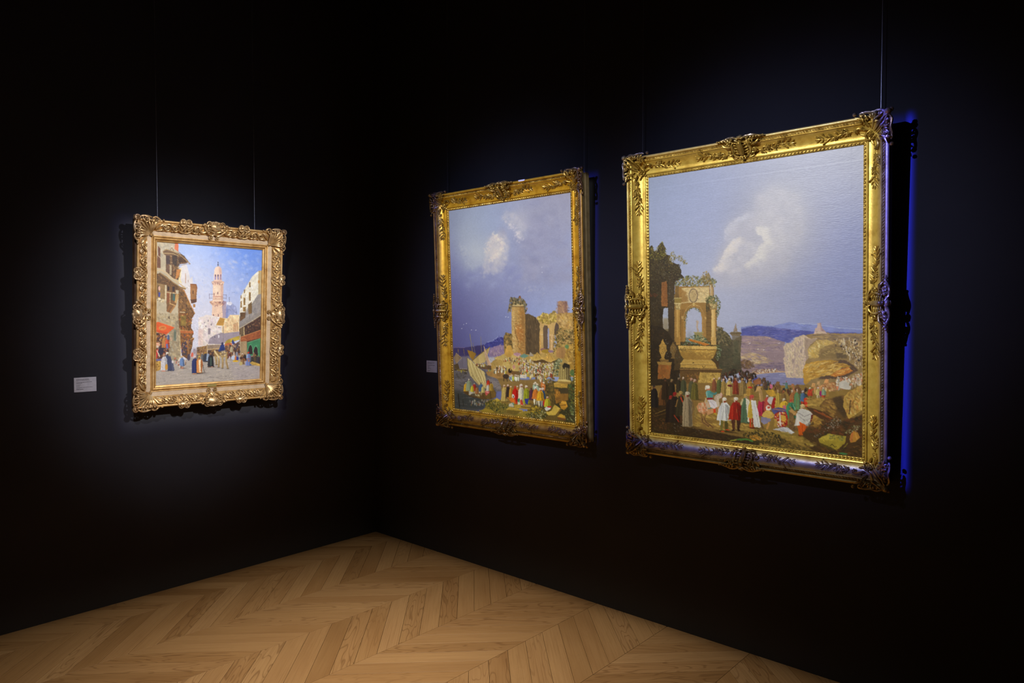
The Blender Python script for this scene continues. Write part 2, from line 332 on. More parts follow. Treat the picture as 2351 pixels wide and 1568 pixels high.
    for x, y in [(440, 740), (535, 755), (800, 640), (300, 645)]: P.ell(x, y, 16, 5, (240, 235, 230), .9, -.5)
    P.poly([(330, 1190), (560, 1155), (900, 1135), (930, 1215), (1220, 1225), (1240, 1430), (330, 1430)], (140, 138, 178), soft=3, tex=.06, nz=P.nh)
    P.dabs([(400, 1180), (900, 1150), (1210, 1240), (1210, 1400), (430, 1400)], 120, [(160, 156, 190), (122, 120, 165), (178, 172, 196)], (20, 70), .1, 0, .05, .5)
    P.poly([(330, 1130), (720, 1112), (900, 1112), (900, 1128), (560, 1150), (400, 1172)], (196, 160, 130), soft=3)
    P.dabs([(340, 1085), (740, 1075), (800, 1120), (360, 1140)], 170, [(244, 232, 212), (120, 82, 58), (214, 176, 140), (160, 110, 80)], (4, 10), 1.4, 0, .3, .9)
    # --- cliffs on the right
    P.poly([(1190, 510), (1300, 495), (1400, 478), (1600, 468), (1900, 485), (2240, 470), (2240, 1480), (1230, 1480), (1200, 1100)], (160, 130, 84), rough=10, tex=.14)
    P.dabs([(1250, 520), (1500, 480), (2220, 500), (2220, 640), (1700, 640), (1450, 560)], 260, [(138, 114, 92), (168, 138, 92), (150, 124, 100), (188, 156, 104), (120, 98, 86)], (18, 60), .2, .1, .15, .6)
    P.dabs([(1450, 640), (2000, 600), (2200, 700), (1950, 760), (1500, 760)], 160, [(170, 138, 84), (186, 150, 86), (140, 112, 72)], (20, 60), .25, .1, .2, .55)
    P.poly([(868, 705), (930, 640), (1010, 640), (1060, 560), (1130, 520), (1205, 500), (1310, 560), (1450, 560), (1330, 650), (1270, 740), (1290, 880), (1230, 960), (1200, 1230), (915, 1215), (880, 1000), (866, 900), (888, 840)], (212, 186, 158), rough=9, tex=.12, nz=P.nv)
    P.dabs([(880, 720), (1060, 580), (1200, 520), (1290, 600), (1260, 900), (1190, 1210), (920, 1200), (880, 950)], 420, [(222, 200, 168), (186, 160, 158), (228, 208, 172), (170, 145, 148), (208, 184, 150)], (8, 34), .35, 1.45, .25, .6)
    P.poly([(1210, 540), (1300, 565), (1450, 565), (1330, 655), (1275, 740), (1290, 880), (1240, 950), (1220, 760)], (166, 140, 122), a=.75, rough=10, soft=5)
    P.line([(1055, 720), (1060, 900), (1030, 1100), (1030, 1190)], 14, (176, 150, 150), .5); P.line([(960, 800), (985, 1000), (960, 1150)], 12, (226, 206, 176), .6)
    P.poly([(1270, 750), (1330, 680), (1420, 600), (1600, 585), (1760, 640), (1560, 690), (1480, 740), (1450, 890), (1300, 900)], (200, 166, 96), rough=10, tex=.15)
    P.dabs([(1290, 760), (1430, 620), (1600, 600), (1700, 640), (1480, 720), (1440, 880), (1300, 880)], 130, [(220, 190, 116), (180, 142, 84), (206, 166, 80), (232, 206, 150)], (10, 34), .4, .9, .5, .6)
    P.poly([(1450, 900), (1500, 800), (1600, 745), (1750, 720), (1900, 742), (1990, 830), (1960, 930), (1700, 900)], (150, 122, 76), rough=9, tex=.15)
    P.poly([(1740, 800), (1840, 760), (1930, 800), (1950, 900), (1800, 890), (1760, 900)], (112, 92, 66), soft=6, rough=8)
    P.dabs([(1480, 860), (1620, 750), (1900, 745), (1980, 830), (1700, 800)], 90, [(178, 146, 88), (196, 164, 100), (128, 104, 70)], (12, 34), .35, .3, .6, .6)
    P.poly([(1690, 930), (1900, 925), (2040, 1010), (2120, 1100), (1900, 1230), (1450, 1250), (1500, 1180)], (98, 74, 58), rough=10, soft=4)
    P.poly([(1195, 1085), (1240, 995), (1330, 965), (1480, 935), (1660, 922), (1800, 945), (1700, 975), (1900, 985), (2010, 1040), (1830, 1050), (1690, 1180), (1500, 1195), (1330, 1260), (1230, 1350), (1205, 1300)], (198, 150, 62), rough=8, tex=.15)
    P.dabs([(1210, 1080), (1300, 985), (1650, 930), (1950, 1020), (1700, 1150), (1300, 1250)], 300, [(226, 186, 104), (176, 126, 50), (214, 166, 74), (236, 206, 140), (150, 104, 50)], (10, 46), .25, -.35, .3, .65)
    P.poly([(1655, 1200), (1740, 1115), (1850, 1070), (1950, 1040), (2035, 1110), (1900, 1172), (1750, 1205)], (206, 128, 52), rough=7, tex=.15)
    P.dabs([(1690, 1190), (1780, 1110), (1950, 1055), (2010, 1110), (1800, 1180)], 60, [(228, 156, 74), (180, 100, 44), (236, 190, 110)], (8, 30), .3, -.4, .3, .6)
    P.poly([(1385, 485), (1398, 392), (1430, 385), (1438, 305), (1492, 298), (1515, 385), (1570, 450), (1610, 485)], (206, 174, 162), rough=4); P.poly([(1470, 300), (1495, 298), (1515, 385), (1570, 450), (1500, 440)], (166, 132, 138), a=.7)
    P.ell(1480, 465, 70, 16, (216, 190, 160), .8)
    P.crowd([(1740, 560), (1950, 560), (2210, 600), (2210, 1080), (2100, 1060), (1960, 850), (1900, 760), (1740, 660)], 240, 38, [(222, 190, 140), (190, 150, 105), (120, 92, 70), (70, 54, 48), (206, 170, 120), (232, 206, 170)], hj=.3)
    # --- ruined arch and trees at the left
    B()
    P.poly([(60, 262), (90, 160), (115, 150), (150, 240), (195, 250), (210, 170), (270, 105), (318, 190), (320, 290), (400, 310), (380, 380), (440, 420), (520, 440), (550, 520), (560, 590), (600, 640), (480, 690), (460, 760), (450, 1600), (60, 1600)], (62, 49, 30), rough=16, tex=.25)
    leaf = [(118, 112, 48), (96, 92, 42), (150, 138, 58), (74, 66, 34), (132, 112, 58)]
    P.dabs([(70, 250), (110, 140), (160, 230), (270, 100), (330, 220), (330, 330), (210, 380), (80, 350)], 340, leaf, (5, 13), .6, .6, 1, .85)
    P.dabs([(75, 330), (330, 330), (420, 440), (540, 450), (540, 560), (330, 600), (90, 620)], 260, [(96, 88, 44), (122, 110, 54), (76, 66, 36), (140, 122, 66)], (4, 11), .6, .8, 1, .7)
    P.dabs([(340, 380), (380, 290), (440, 240), (460, 300), (560, 310), (600, 370), (660, 425), (600, 440), (540, 390), (470, 360), (420, 440), (380, 480)], 210, [(120, 108, 44), (164, 140, 70), (96, 84, 40)], (5, 13), .5, .5, 1, .9)
    P.dabs([(80, 350), (330, 330), (420, 430), (540, 440), (560, 600), (460, 720), (430, 1000), (90, 900)], 700, [(58, 48, 32), (84, 74, 46), (38, 30, 22), (98, 88, 60), (70, 52, 34), (48, 42, 30)], (5, 15), .6, 1.2, .9, .8)
    P.dabs([(200, 380), (540, 460), (450, 900), (360, 960), (210, 620)], 120, [(150, 145, 140), (170, 160, 145), (128, 120, 105)], (2.5, 5), 1, 0, 1, .8)
    P.dabs([(80, 900), (250, 1000), (260, 1560), (80, 1560)], 220, [(66, 54, 36), (44, 36, 26), (86, 76, 56), (54, 40, 26)], (8, 22), .4, 1.0, .5, .7)
    P.poly([(258, 705), (338, 690), (352, 1065), (262, 1068)], (146, 94, 50), rough=10, tex=.2); P.dabs([(265, 720), (335, 710), (345, 1050), (268, 1050)], 60, [(168, 110, 58), (112, 72, 42), (140, 84, 44)], (6, 18), .5, 1.4, .4, .6)
    P.dabs([(90, 860), (200, 880), (180, 930), (90, 930)], 20, [(140, 66, 34), (110, 56, 34)], (6, 14), .6, .3, .4, .7)
    P.poly([(292, 1095), (356, 1082), (362, 1400), (282, 1410), (280, 1200)], (172, 176, 196), rough=5, soft=2); P.poly([(282, 1240), (362, 1240), (366, 1440), (280, 1440)], (150, 132, 98), a=.75, soft=14)
    P.poly([(362, 690), (455, 700), (462, 1600), (366, 1600)], (72, 57, 38), tex=.2, nz=P.nv); P.dabs([(365, 700), (450, 700), (450, 1100), (365, 1100)], 90, [(58, 48, 36), (98, 90, 72), (46, 38, 30), (140, 134, 120)], (4, 10), .7, 1.3, .5, .7)
    P.poly([(452, 900), (520, 770), (980, 758), (985, 1000), (1090, 1000), (1082, 1600), (452, 1600)], (160, 120, 62), tex=.12)
    P.poly([(560, 790), (970, 775), (970, 1010), (560, 1010)], (214, 186, 132), tex=.1); P.poly([(520, 780), (640, 860), (660, 1000), (560, 1010), (520, 950)], (158, 116, 60), a=.85, soft=8)
    P.dabs([(600, 800), (960, 785), (960, 1000), (640, 1000)], 150, [(228, 204, 152), (196, 164, 112), (236, 214, 166), (176, 142, 96)], (8, 24), .4, .2, .6, .5)
    P.ell(735, 905, 76, 112, (116, 94, 80)); P.ell(735, 905, 64, 99, (196, 168, 118)); P.dabs([(690, 840), (780, 840), (780, 970), (690, 970)], 40, [(166, 138, 96), (214, 190, 140), (140, 112, 80)], (5, 12), .7, 0, 1, .6)
    P.line([(560, 1015), (700, 1000)], 10, (226, 204, 150), .8); P.line([(790, 1000), (965, 1000)], 10, (226, 204, 150), .8)
    P.rect(452, 938, 552, 1015, (150, 124, 62), tex=.1); P.line([(448, 945), (556, 940)], 12, (208, 186, 126)); P.rect(462, 760, 520, 938, (122, 92, 48), tex=.2)
    for q, c in [((478, 1110, 548, 1600), (184, 140, 70)), ((556, 1110, 612, 1600), (146, 106, 52)), ((925, 1010, 1002, 1600), (128, 96, 50)), ((1004, 1110, 1074, 1600), (214, 172, 100))]:
        P.rect(*q, c, tex=.12, nz=P.nv)
    P.rect(487, 1110, 510, 1600, (206, 164, 92), a=.8); P.rect(536, 1110, 550, 1600, (118, 84, 42), a=.8); P.rect(1012, 1110, 1040, 1600, (232, 196, 128), a=.8); P.rect(1062, 1110, 1078, 1600, (150, 110, 60), a=.8)
    for y in range(1180, 1580, 62): P.line([(928, y), (1000, y + 2)], 6, (92, 66, 36), .7)
    P.rect(872, 1225, 928, 1258, (196, 158, 96)); P.rect(556, 1212, 612, 1256, (196, 160, 100)); P.rect(876, 1258, 922, 1600, (164, 124, 64))
    ar = [(598, 1600), (602, 1240), (620, 1150), (660, 1085), (740, 1045), (820, 1078), (868, 1150), (886, 1240), (890, 1600)]
    P.line(ar, 44, (176, 132, 70)); P.line([(p[0] * .97 + 22, p[1] - 14) for p in ar], 9, (214, 178, 112), .8); P.line(ar, 10, (120, 84, 40), .6)
    P.poly([(622, 1600), (622, 1250), (642, 1155), (690, 1098), (740, 1082), (800, 1102), (846, 1155), (862, 1240), (866, 1600)], (182, 184, 207), tex=.03); P.ell(680, 1500, 60, 90, (150, 150, 150), .6, hard=1)
    P.dabs([(600, 1180), (640, 1110), (740, 1070), (850, 1110), (830, 1160), (740, 1095), (650, 1160), (625, 1400), (600, 1400)], 130, [(84, 92, 62), (110, 114, 80), (66, 70, 44), (126, 128, 104)], (4, 11), .6, 1.2, .5, .8)
    P.rect(722, 1010, 756, 1060, (214, 182, 112))
    for x0, x1, y in [(455, 552, 1022), (976, 1086, 1012)]:
        P.poly([(x0, y), (x1, y), (x1 - 18, y + 92), (x0 + 22, y + 92)], (176, 150, 96)); P.dabs([(x0, y + 4), (x1, y + 4), (x1 - 20, y + 90), (x0 + 20, y + 90)], 46, [(232, 212, 156), (108, 84, 48), (206, 176, 112)], (5, 12), .7, .5, 1, .85); P.line([(x0 - 4, y), (x1 + 4, y)], 12, (226, 204, 146))
    P.rect(972, 922, 1052, 1002, (200, 166, 112), tex=.1); P.line([(968, 928), (1056, 928)], 14, (226, 198, 146))
    P.poly([(982, 915), (988, 760), (1000, 705), (1016, 705), (1034, 770), (1046, 915)], (190, 156, 106), rough=5); P.line([(1000, 730), (996, 900)], 12, (222, 192, 146), .8); P.line([(1030, 780), (1036, 900)], 10, (122, 92, 60), .8)
    P.dabs([(462, 700), (540, 640), (700, 600), (840, 620), (1000, 640), (1085, 690), (1060, 770), (900, 760), (470, 770)], 330, [(104, 104, 60), (140, 128, 64), (80, 84, 56), (128, 134, 108), (164, 140, 74), (92, 74, 40)], (5, 14), 1.5, 0, .5, .8)
    P.dabs([(860, 620), (880, 555), (940, 540), (990, 590), (1000, 740), (890, 740)], 130, [(150, 120, 62), (120, 98, 50), (176, 146, 84), (96, 80, 44)], (6, 16), .7, .8, .8, .8)
    P.dabs([(930, 900), (1100, 900), (1150, 1040), (1120, 1160), (1080, 1270), (1062, 1150), (1090, 1040), (940, 1010)], 220, [(86, 92, 54), (116, 120, 70), (70, 66, 40), (140, 136, 88)], (4, 11), 1.2, .3, .6, .8)
    P.dabs([(915, 940), (970, 940), (970, 1140), (930, 1140)], 70, [(80, 78, 48), (112, 104, 60), (60, 54, 36)], (4, 10), 1.3, 0, .5, .7)
    P.line([(796, 1300), (790, 1370), (806, 1440)], 30, (186, 160, 142)); P.ell(788, 1290, 14, 18, (190, 166, 148)); P.ell(808, 1296, 8, 20, (196, 172, 152)); P.line([(790, 1320), (786, 1400)], 8, (214, 192, 170), .8)
    P.rect(752, 1450, 866, 1600, (150, 136, 88), tex=.15); P.line([(745, 1455), (872, 1455)], 16, (172, 160, 106))
    P.dabs([(1085, 1360), (1150, 1380), (1250, 1480), (1300, 1560), (1085, 1600)], 220, [(122, 104, 66), (152, 130, 84), (96, 84, 50), (176, 152, 100), (70, 62, 40)], (6, 16), .7, .8, .9, .85)
    # --- tomb, urns, dark foliage
    C()
    P.poly([(110, 200), (320, 240), (430, 330), (560, 560), (640, 900), (640, 1600), (110, 1600)], (52, 40, 26), rough=10, tex=.25)
    P.dabs([(110, 200), (420, 330), (640, 700), (640, 1560), (110, 1560)], 420, [(44, 36, 26), (70, 54, 34), (36, 28, 22), (84, 60, 36), (58, 50, 34)], (10, 28), .5, 1, .7, .65)
    P.poly([(1290, 330), (1340, 260), (1400, 290), (1450, 330), (1500, 430), (1590, 470), (1735, 390), (1728, 900), (1765, 1040), (1500, 1130), (1290, 1060)], (82, 74, 54), rough=9, tex=.18)
    P.poly([(1570, 390), (1740, 390), (1728, 700), (1600, 720)], (120, 104, 78), a=.8, soft=8); P.poly([(1600, 480), (1690, 480), (1700, 900), (1600, 900)], (84, 84, 60), a=.6, soft=12)
    P.poly([(1535, 350), (1560, 325), (1720, 325), (1745, 350), (1720, 395), (1565, 395)], (128, 108, 78), tex=.1); P.line([(1538, 352), (1742, 352)], 9, (84, 66, 46))
    P.poly([(1595, 320), (1615, 250), (1640, 165), (1655, 260), (1672, 320)], (150, 128, 108), rough=4); P.line([(1620, 290), (1640, 200)], 9, (190, 170, 150), .7)
    P.dabs([(1300, 250), (1400, 250), (1480, 340), (1560, 440), (1560, 560), (1310, 600)], 240, [(120, 104, 68), (92, 82, 54), (66, 60, 42), (152, 132, 92), (80, 80, 56)], (8, 22), .7, .8, .9, .75)
    P.dabs([(1300, 600), (1700, 560), (1720, 1000), (1300, 1040)], 160, [(70, 64, 48), (92, 84, 62), (62, 66, 48), (104, 90, 66)], (16, 44), .4, .3, .6, .5)
    # sarcophagus
    P.poly([(540, 500), (1330, 500), (1340, 1010), (540, 1010)], (84, 64, 38), tex=.2, rough=6)
    P.dabs([(560, 510), (1310, 510), (1310, 900), (560, 900)], 120, [(70, 58, 36), (104, 80, 46), (60, 62, 40)], (14, 36), .5, 1, .8, .6)
    for q, c in [((575, 420, 650, 560), (176, 132, 66)), ((1200, 420, 1290, 560), (206, 164, 94))]: P.rect(*q, c, tex=.12, nz=P.nv)
    P.poly([(640, 985), (1390, 995), (1375, 1260), (950, 1300), (640, 1300)], (104, 76, 42), tex=.15)
    P.poly([(650, 890), (705, 822), (1210, 835), (1275, 890), (1305, 985), (650, 965)], (196, 156, 78), tex=.12); P.line([(655, 905), (1280, 920)], 12, (138, 102, 50), .9); P.line([(660, 895), (1275, 905)], 8, (228, 194, 118), .9); P.line([(700, 826), (1205, 838)], 10, (226, 190, 112))
    P.poly([(860, 885), (880, 862), (905, 890)], (70, 50, 30)); P.line([(1045, 935), (1065, 970), (1100, 935)], 9, (90, 66, 36))
    P.poly([(622, 600), (1302, 600), (1282, 700), (1235, 790), (1182, 832), (722, 822), (662, 745), (632, 660)], (188, 146, 68), tex=.15)
    P.poly([(640, 690), (1280, 700), (1235, 792), (1182, 832), (722, 822), (662, 745)], (150, 112, 52), a=.7, soft=14); P.dabs([(900, 660), (1270, 650), (1230, 780), (960, 760)], 60, [(222, 184, 96), (206, 166, 80), (170, 130, 60)], (10, 26), .6, .4, .8, .6)
    P.poly([(608, 572), (1302, 582), (1302, 640), (618, 632)], (216, 176, 98), tex=.1); P.line([(615, 637), (1300, 645)], 12, (120, 86, 42))
    P.poly([(1010, 1050), (1370, 1062), (1362, 1252), (960, 1240), (985, 1130)], (188, 152, 76), tex=.2, rough=5); P.dabs([(1000, 1090), (1360, 1080), (1350, 1240), (970, 1230)], 90, [(222, 192, 112), (140, 104, 50), (206, 172, 92)], (6, 18), 1, .4, 1, .7)
    P.dabs([(660, 1060), (1000, 1060), (960, 1230), (820, 1230)], 110, [(140, 92, 48), (98, 68, 38), (164, 108, 52), (120, 96, 52)], (6, 20), .8, .4, 1, .7)
    P.line([(640, 990), (1392, 998)], 18, (154, 116, 62)); P.line([(650, 1012), (1385, 1030)], 22, (92, 66, 36)); P.rect(960, 1250, 1275, 1300, (142, 106, 54)); P.line([(960, 1250), (1275, 1256)], 10, (190, 150, 76))
    P.dabs([(680, 560), (760, 410), (900, 380), (1050, 390), (1150, 470), (1190, 560), (860, 565)], 300, [(60, 78, 52), (96, 116, 84), (44, 56, 38), (150, 168, 140), (84, 90, 50)], (6, 15), .7, .5, 1, .85)
    P.dabs([(720, 540), (860, 410), (1060, 400), (1180, 540)], 60, [(206, 226, 212), (170, 200, 180), (224, 226, 214)], (4, 8), 1, 0, 1, .9)
    P.poly([(795, 462), (828, 448), (1190, 552), (1085, 572), (800, 480)], (192, 118, 46), tex=.1); P.line([(830, 452), (1180, 552)], 8, (226, 164, 84), .8)
    P.dabs([(1280, 560), (1330, 550), (1390, 640), (1360, 800), (1310, 860), (1270, 780), (1310, 660)], 170, [(70, 84, 52), (120, 140, 104), (180, 196, 166), (52, 58, 38), (134, 138, 70)], (5, 11), .8, .5, 1, .85)
    P.dabs([(640, 600), (840, 590), (860, 700), (660, 680)], 70, [(150, 120, 62), (112, 88, 46), (176, 140, 70)], (6, 14), 1.3, 0, .5, .6)
    for x, y, k, c in [(335, 640, 1, (176, 136, 66)), (520, 650, .8, (122, 94, 52))]:
        c = np.array(c, float)
        P.poly([(x - 16 * k, y - 150 * k), (x, y - 190 * k), (x + 16 * k, y - 150 * k), (x + 40 * k, y - 110 * k), (x + 62 * k, y - 70 * k), (x + 72 * k, y + 20 * k), (x + 34 * k, y + 100 * k), (x + 26 * k, y + 150 * k), (x + 60 * k, y + 190 * k), (x - 60 * k, y + 190 * k), (x - 26 * k, y + 150 * k), (x - 36 * k, y + 100 * k), (x - 68 * k, y + 20 * k), (x - 62 * k, y - 70 * k), (x - 40 * k, y - 110 * k)], c, rough=4, tex=.2)
        P.dabs([(x - 50 * k, y - 100 * k), (x + 50 * k, y - 100 * k), (x + 40 * k, y + 90 * k), (x - 40 * k, y + 90 * k)], 40, [c * 1.3, c * .55, c * 1.1], (5, 12), .7, .5, 1, .8)
        P.line([(x - 64 * k, y - 66 * k), (x + 64 * k, y - 66 * k)], 9 * k, c * 1.25)
    P.poly([(250, 880), (490, 890), (455, 1170), (245, 1170)], (150, 96, 48), rough=6, tex=.2); P.poly([(230, 855), (500, 870), (480, 920), (245, 910)], (166, 128, 66), tex=.1); P.rect(290, 820, 440, 862, (130, 98, 52)); P.dabs([(270, 930), (440, 930), (440, 1160), (260, 1160)], 60, [(176, 96, 44), (128, 84, 44), (160, 120, 60)], (8, 24), .6, .8, .8, .6)
    P.dabs([(330, 430), (560, 560), (660, 780), (600, 830), (400, 760), (280, 640)], 60, [(150, 154, 160), (90, 96, 88), (200, 206, 210)], (3, 6), 1, 0, 1, .7)
    # --- ground and distant throng
    E_()
    P.poly([(120, 350), (960, 300), (2000, 300), (2040, 560), (2060, 1500), (120, 1250)], (140, 108, 58), soft=6, tex=.1)
    F(); P.poly([(0, 330), (1100, 300), (1300, 430), (1700, 380), (2010, 300), (2010, 1500), (0, 1300)], (150, 118, 58), soft=4, tex=.12)
    E_()
    P.dabs([(900, 400), (2030, 380), (2030, 700), (900, 640)], 160, [(150, 118, 66), (128, 98, 54), (166, 132, 74)], (20, 60), .3, 0, .15, .5)
    P.poly([(120, 560), (420, 560), (700, 1080), (900, 1110), (2060, 1330), (2060, 1500), (120, 1250)], (58, 42, 26), soft=10, rough=14, tex=.2)
    P.dabs([(900, 860), (1360, 820), (2030, 1120), (1700, 1190), (1200, 1110), (890, 1060)], 240, [(204, 168, 84), (186, 148, 70), (170, 134, 66), (216, 184, 100)], (18, 60), .25, .15, .2, .55)
    P.dabs([(130, 600), (430, 600), (700, 1080), (1500, 1220), (2030, 1330), (2030, 1450), (130, 1220)], 420, [(48, 36, 24), (76, 56, 32), (98, 66, 38), (40, 30, 24), (88, 78, 40)], (10, 34), .4, .2, .5, .6)
    P.dabs([(200, 960), (450, 930), (430, 1130), (230, 1140)], 60, [(110, 66, 36), (90, 56, 34), (130, 84, 46)], (8, 22), .6, .8, .8, .55)
    P.line([(200, 850), (420, 765)], 14, (150, 120, 64), .8); P.line([(180, 900), (440, 830)], 10, (126, 92, 48), .7)
    P.dabs([(430, 930), (800, 1090), (1200, 1220), (560, 1180)], 36, [(196, 196, 206), (150, 150, 160)], (3, 7), 1, 0, 1, .8)
    # dim throng behind, at the foot of the tomb
    F()
    P.crowd([(30, 90), (220, 120), (330, 200), (700, 330), (1100, 350), (1100, 480), (300, 400), (20, 300)], 120, 62, [(70, 52, 38), (96, 72, 44), (52, 40, 34), (120, 88, 50), (84, 40, 30), (60, 66, 60)], head=(96, 64, 44), tb=(140, 110, 80))
    E_()
    P.crowd([(1380, 120), (1700, 60), (2000, 150), (2000, 260), (1400, 230)], 60, 70, [(54, 40, 30), (80, 58, 38), (44, 34, 30), (98, 44, 30)], head=(80, 54, 40), tb=(110, 84, 60))
    for x, y in [(1590, 60), (1830, 90), (1950, 130)]: P.line([(x, y + 90), (x - 20, y + 30), (x + 10, y), (x + 40, y + 14)], 34, (58, 42, 30), .95)
    for a in [(180, 330, 420, (40, 34, 34), (54, 46, 44)), (320, 380, 330, (110, 70, 38), (96, 66, 40)), (380, 210, 400, (56, 40, 26), (70, 50, 34)), (495, 230, 380, (48, 38, 26), (150, 124, 84)), (620, 200, 280, (60, 50, 34), (150, 130, 104)),
              (705, 190, 330, (84, 84, 58), (214, 190, 170)), (850, 210, 380, (92, 90, 64), (196, 150, 128)), (905, 230, 380, (112, 100, 46), (206, 170, 150)), (1255, 210, 240, (150, 90, 60), (226, 190, 170)), (1345, 195, 300, (96, 100, 54), (240, 214, 200)),
              (1420, 220, 300, (176, 142, 76), (236, 196, 170)), (1525, 215, 320, (206, 176, 100), (238, 212, 180)), (1640, 210, 300, (150, 60, 36), (170, 120, 80)), (1760, 215, 320, (158, 128, 74), (196, 150, 90)), (1890, 220, 330, (176, 134, 60), (206, 160, 110))]:
        P.fig(a[0], a[1], a[2], a[3], tb=a[4], face=(130, 80, 58))
    P.ell(1535, 350, 46, 20, (104, 26, 34)); P.line([(1480, 300), (1590, 300)], 10, (236, 210, 150), .7); P.ell(1895, 380, 46, 14, (196, 50, 34))
    # near group at the left
    P.fig(480, 520, 500, (36, 26, 24), tb=(150, 40, 34), w=.34); P.fig(548, 460, 560, (44, 34, 28), tb=(150, 34, 34), w=.3)
    P.line([(540, 880), (620, 990)], 26, (176, 60, 34), .8)
    P.fig(655, 440, 610, (58, 50, 34), tb=(180, 146, 84), w=.26, hem=.75); P.line([(660, 560), (690, 640)], 22, (214, 70, 40), .9); P.line([(600, 600), (570, 720)], 24, (150, 110, 60), .9); P.rect(640, 880, 720, 1020, (84, 56, 36))
    P.fig(775, 450, 650, (158, 138, 112), tb=(206, 192, 170), face=(150, 70, 50), w=.27, flare=1.05); P.line([(860, 640), (890, 760), (840, 900)], 20, (112, 92, 72), .7); P.line([(760, 560), (740, 1060)], 12, (206, 188, 158), .6)
    # horse and rider
    P.poly([(900, 980), (905, 760), (940, 720), (965, 760), (925, 900)], (150, 124, 70), rough=5)
    P.poly([(940, 720), (980, 660), (1060, 640), (1160, 670), (1330, 700), (1340, 800), (1200, 850), (1130, 880), (1040, 860), (970, 820)], (206, 150, 104), tex=.12)
    P.ell(1050, 745, 95, 105, (214, 156, 116)); P.dabs([(970, 690), (1130, 670), (1110, 840), (990, 830)], 60, [(236, 214, 190), (206, 110, 80), (226, 186, 150), (190, 120, 70)], (8, 26), 1.6, .1, .3, .65)
    for q in [[(1010, 850), (1035, 930), (1040, 1000), (1150, 1075)], [(1110, 850), (1070, 930), (1110, 1010), (1230, 1095)]]: P.line(q, 40, (146, 106, 60)); P.line(q[1:], 22, (100, 70, 44)); P.line([(p[0] - 10, p[1]) for p in q], 8, (196, 150, 92), .8)
    P.line([(1300, 760), (1310, 860)], 40, (170, 126, 84)); P.poly([(1260, 640), (1260, 540), (1310, 500), (1370, 480), (1400, 520), (1390, 560), (1340, 590), (1350, 720), (1290, 740)], (206, 186, 164), rough=3); P.line([(1290, 530), (1275, 650)], 14, (150, 124, 100), .7); P.ell(1375, 510, 28, 36, (222, 180, 160)); P.line([(1400, 520), (1390, 580)], 14, (150, 80, 60), .8)
    P.poly([(1100, 560), (1140, 600), (1180, 760), (1130, 760), (1080, 640)], (206, 176, 150)); P.line([(1090, 570), (1130, 560), (1110, 640)], 16, (196, 160, 60), .9); P.line([(1150, 760), (1240, 740)], 18, (90, 140, 130))
    P.poly([(1140, 600), (1220, 590), (1290, 640), (1315, 730), (1250, 760), (1190, 740)], (226, 216, 222)); P.line([(1180, 620), (1260, 720)], 10, (176, 166, 186), .8); P.rect(1240, 760, 1280, 840, (214, 70, 30)); P.poly([(1225, 870), (1260, 830), (1310, 850), (1315, 875)], (190, 160, 56))
    P.poly([(1100, 470), (1130, 430), (1190, 440), (1240, 500), (1225, 580), (1120, 580)], (96, 156, 152), tex=.12); P.line([(1190, 470), (1260, 500), (1290, 480)], 34, (80, 134, 130)); P.line([(1120, 460), (1130, 560)], 12, (190, 216, 206), .8); P.rect(1120, 562, 1225, 596, (150, 40, 44))
    P.ell(1148, 400, 34, 38, (206, 130, 100)); P.ell(1138, 372, 46, 36, (240, 230, 214)); P.ell(1105, 395, 18, 30, (226, 212, 196))
    # walkers at the front
    P.ell(1560, 1180, 240, 22, (60, 44, 22), .5, hard=1)
    P.fig(1440, 555, 630, (228, 226, 228), tb=(242, 234, 220), face=(176, 76, 40), pants=(120, 110, 52), w=.34, lean=-.02); P.line([(1370, 720), (1358, 1050)], 26, (214, 214, 222)); P.line([(1545, 720), (1520, 900), (1500, 1000)], 24, (206, 176, 96), .9); P.ell(1405, 1170, 36, 12, (206, 70, 30)); P.ell(1495, 1140, 36, 12, (206, 70, 30))
    P.fig(1645, 550, 620, (160, 34, 22), tb=(236, 224, 206), face=(176, 60, 34), pants=(84, 48, 32), w=.36); P.line([(1580, 720), (1575, 960)], 18, (206, 60, 34), .8); P.line([(1730, 720), (1740, 900)], 18, (104, 18, 16), .8); P.line([(1655, 760), (1655, 830)], 8, (206, 160, 90))
    P.fig(1815, 490, 540, (86, 112, 84), tb=(206, 164, 84), face=(214, 166, 140), w=.27, cape=(222, 214, 196)); P.line([(1760, 600), (1740, 680)], 34, (216, 196, 150), .9)
    F()
    P.fig(340, 490, 330, (190, 44, 74), tb=(214, 200, 140), face=(206, 150, 120), w=.34)
    P.fig(435, 470, 260, (196, 80, 66), tb=(226, 206, 190), w=.34); P.poly([(400, 390), (480, 380), (545, 390), (580, 480), (500, 500), (430, 440)], (206, 158, 56), tex=.2, nz=P.nv); P.ell(500, 560, 60, 60, (206, 200, 196)); P.line([(560, 540), (530, 660)], 60, (166, 34, 30))
    P.fig(620, 380, 330, (196, 162, 70), tb=(226, 190, 150), face=(176, 80, 50)); P.fig(700, 390, 300, (140, 106, 56), tb=(180, 110, 60)); P.fig(850, 380, 340, (176, 110, 60), tb=(226, 206, 176), face=(180, 110, 80)); P.fig(935, 370, 350, (96, 140, 92), tb=(226, 200, 180), fold=(206, 84, 50), w=.36)
    P.fig(1015, 395, 270, (80, 112, 150), tb=(214, 196, 190), pants=(206, 50, 30), w=.3); P.line([(1060, 540), (1070, 640)], 52, (214, 56, 34))
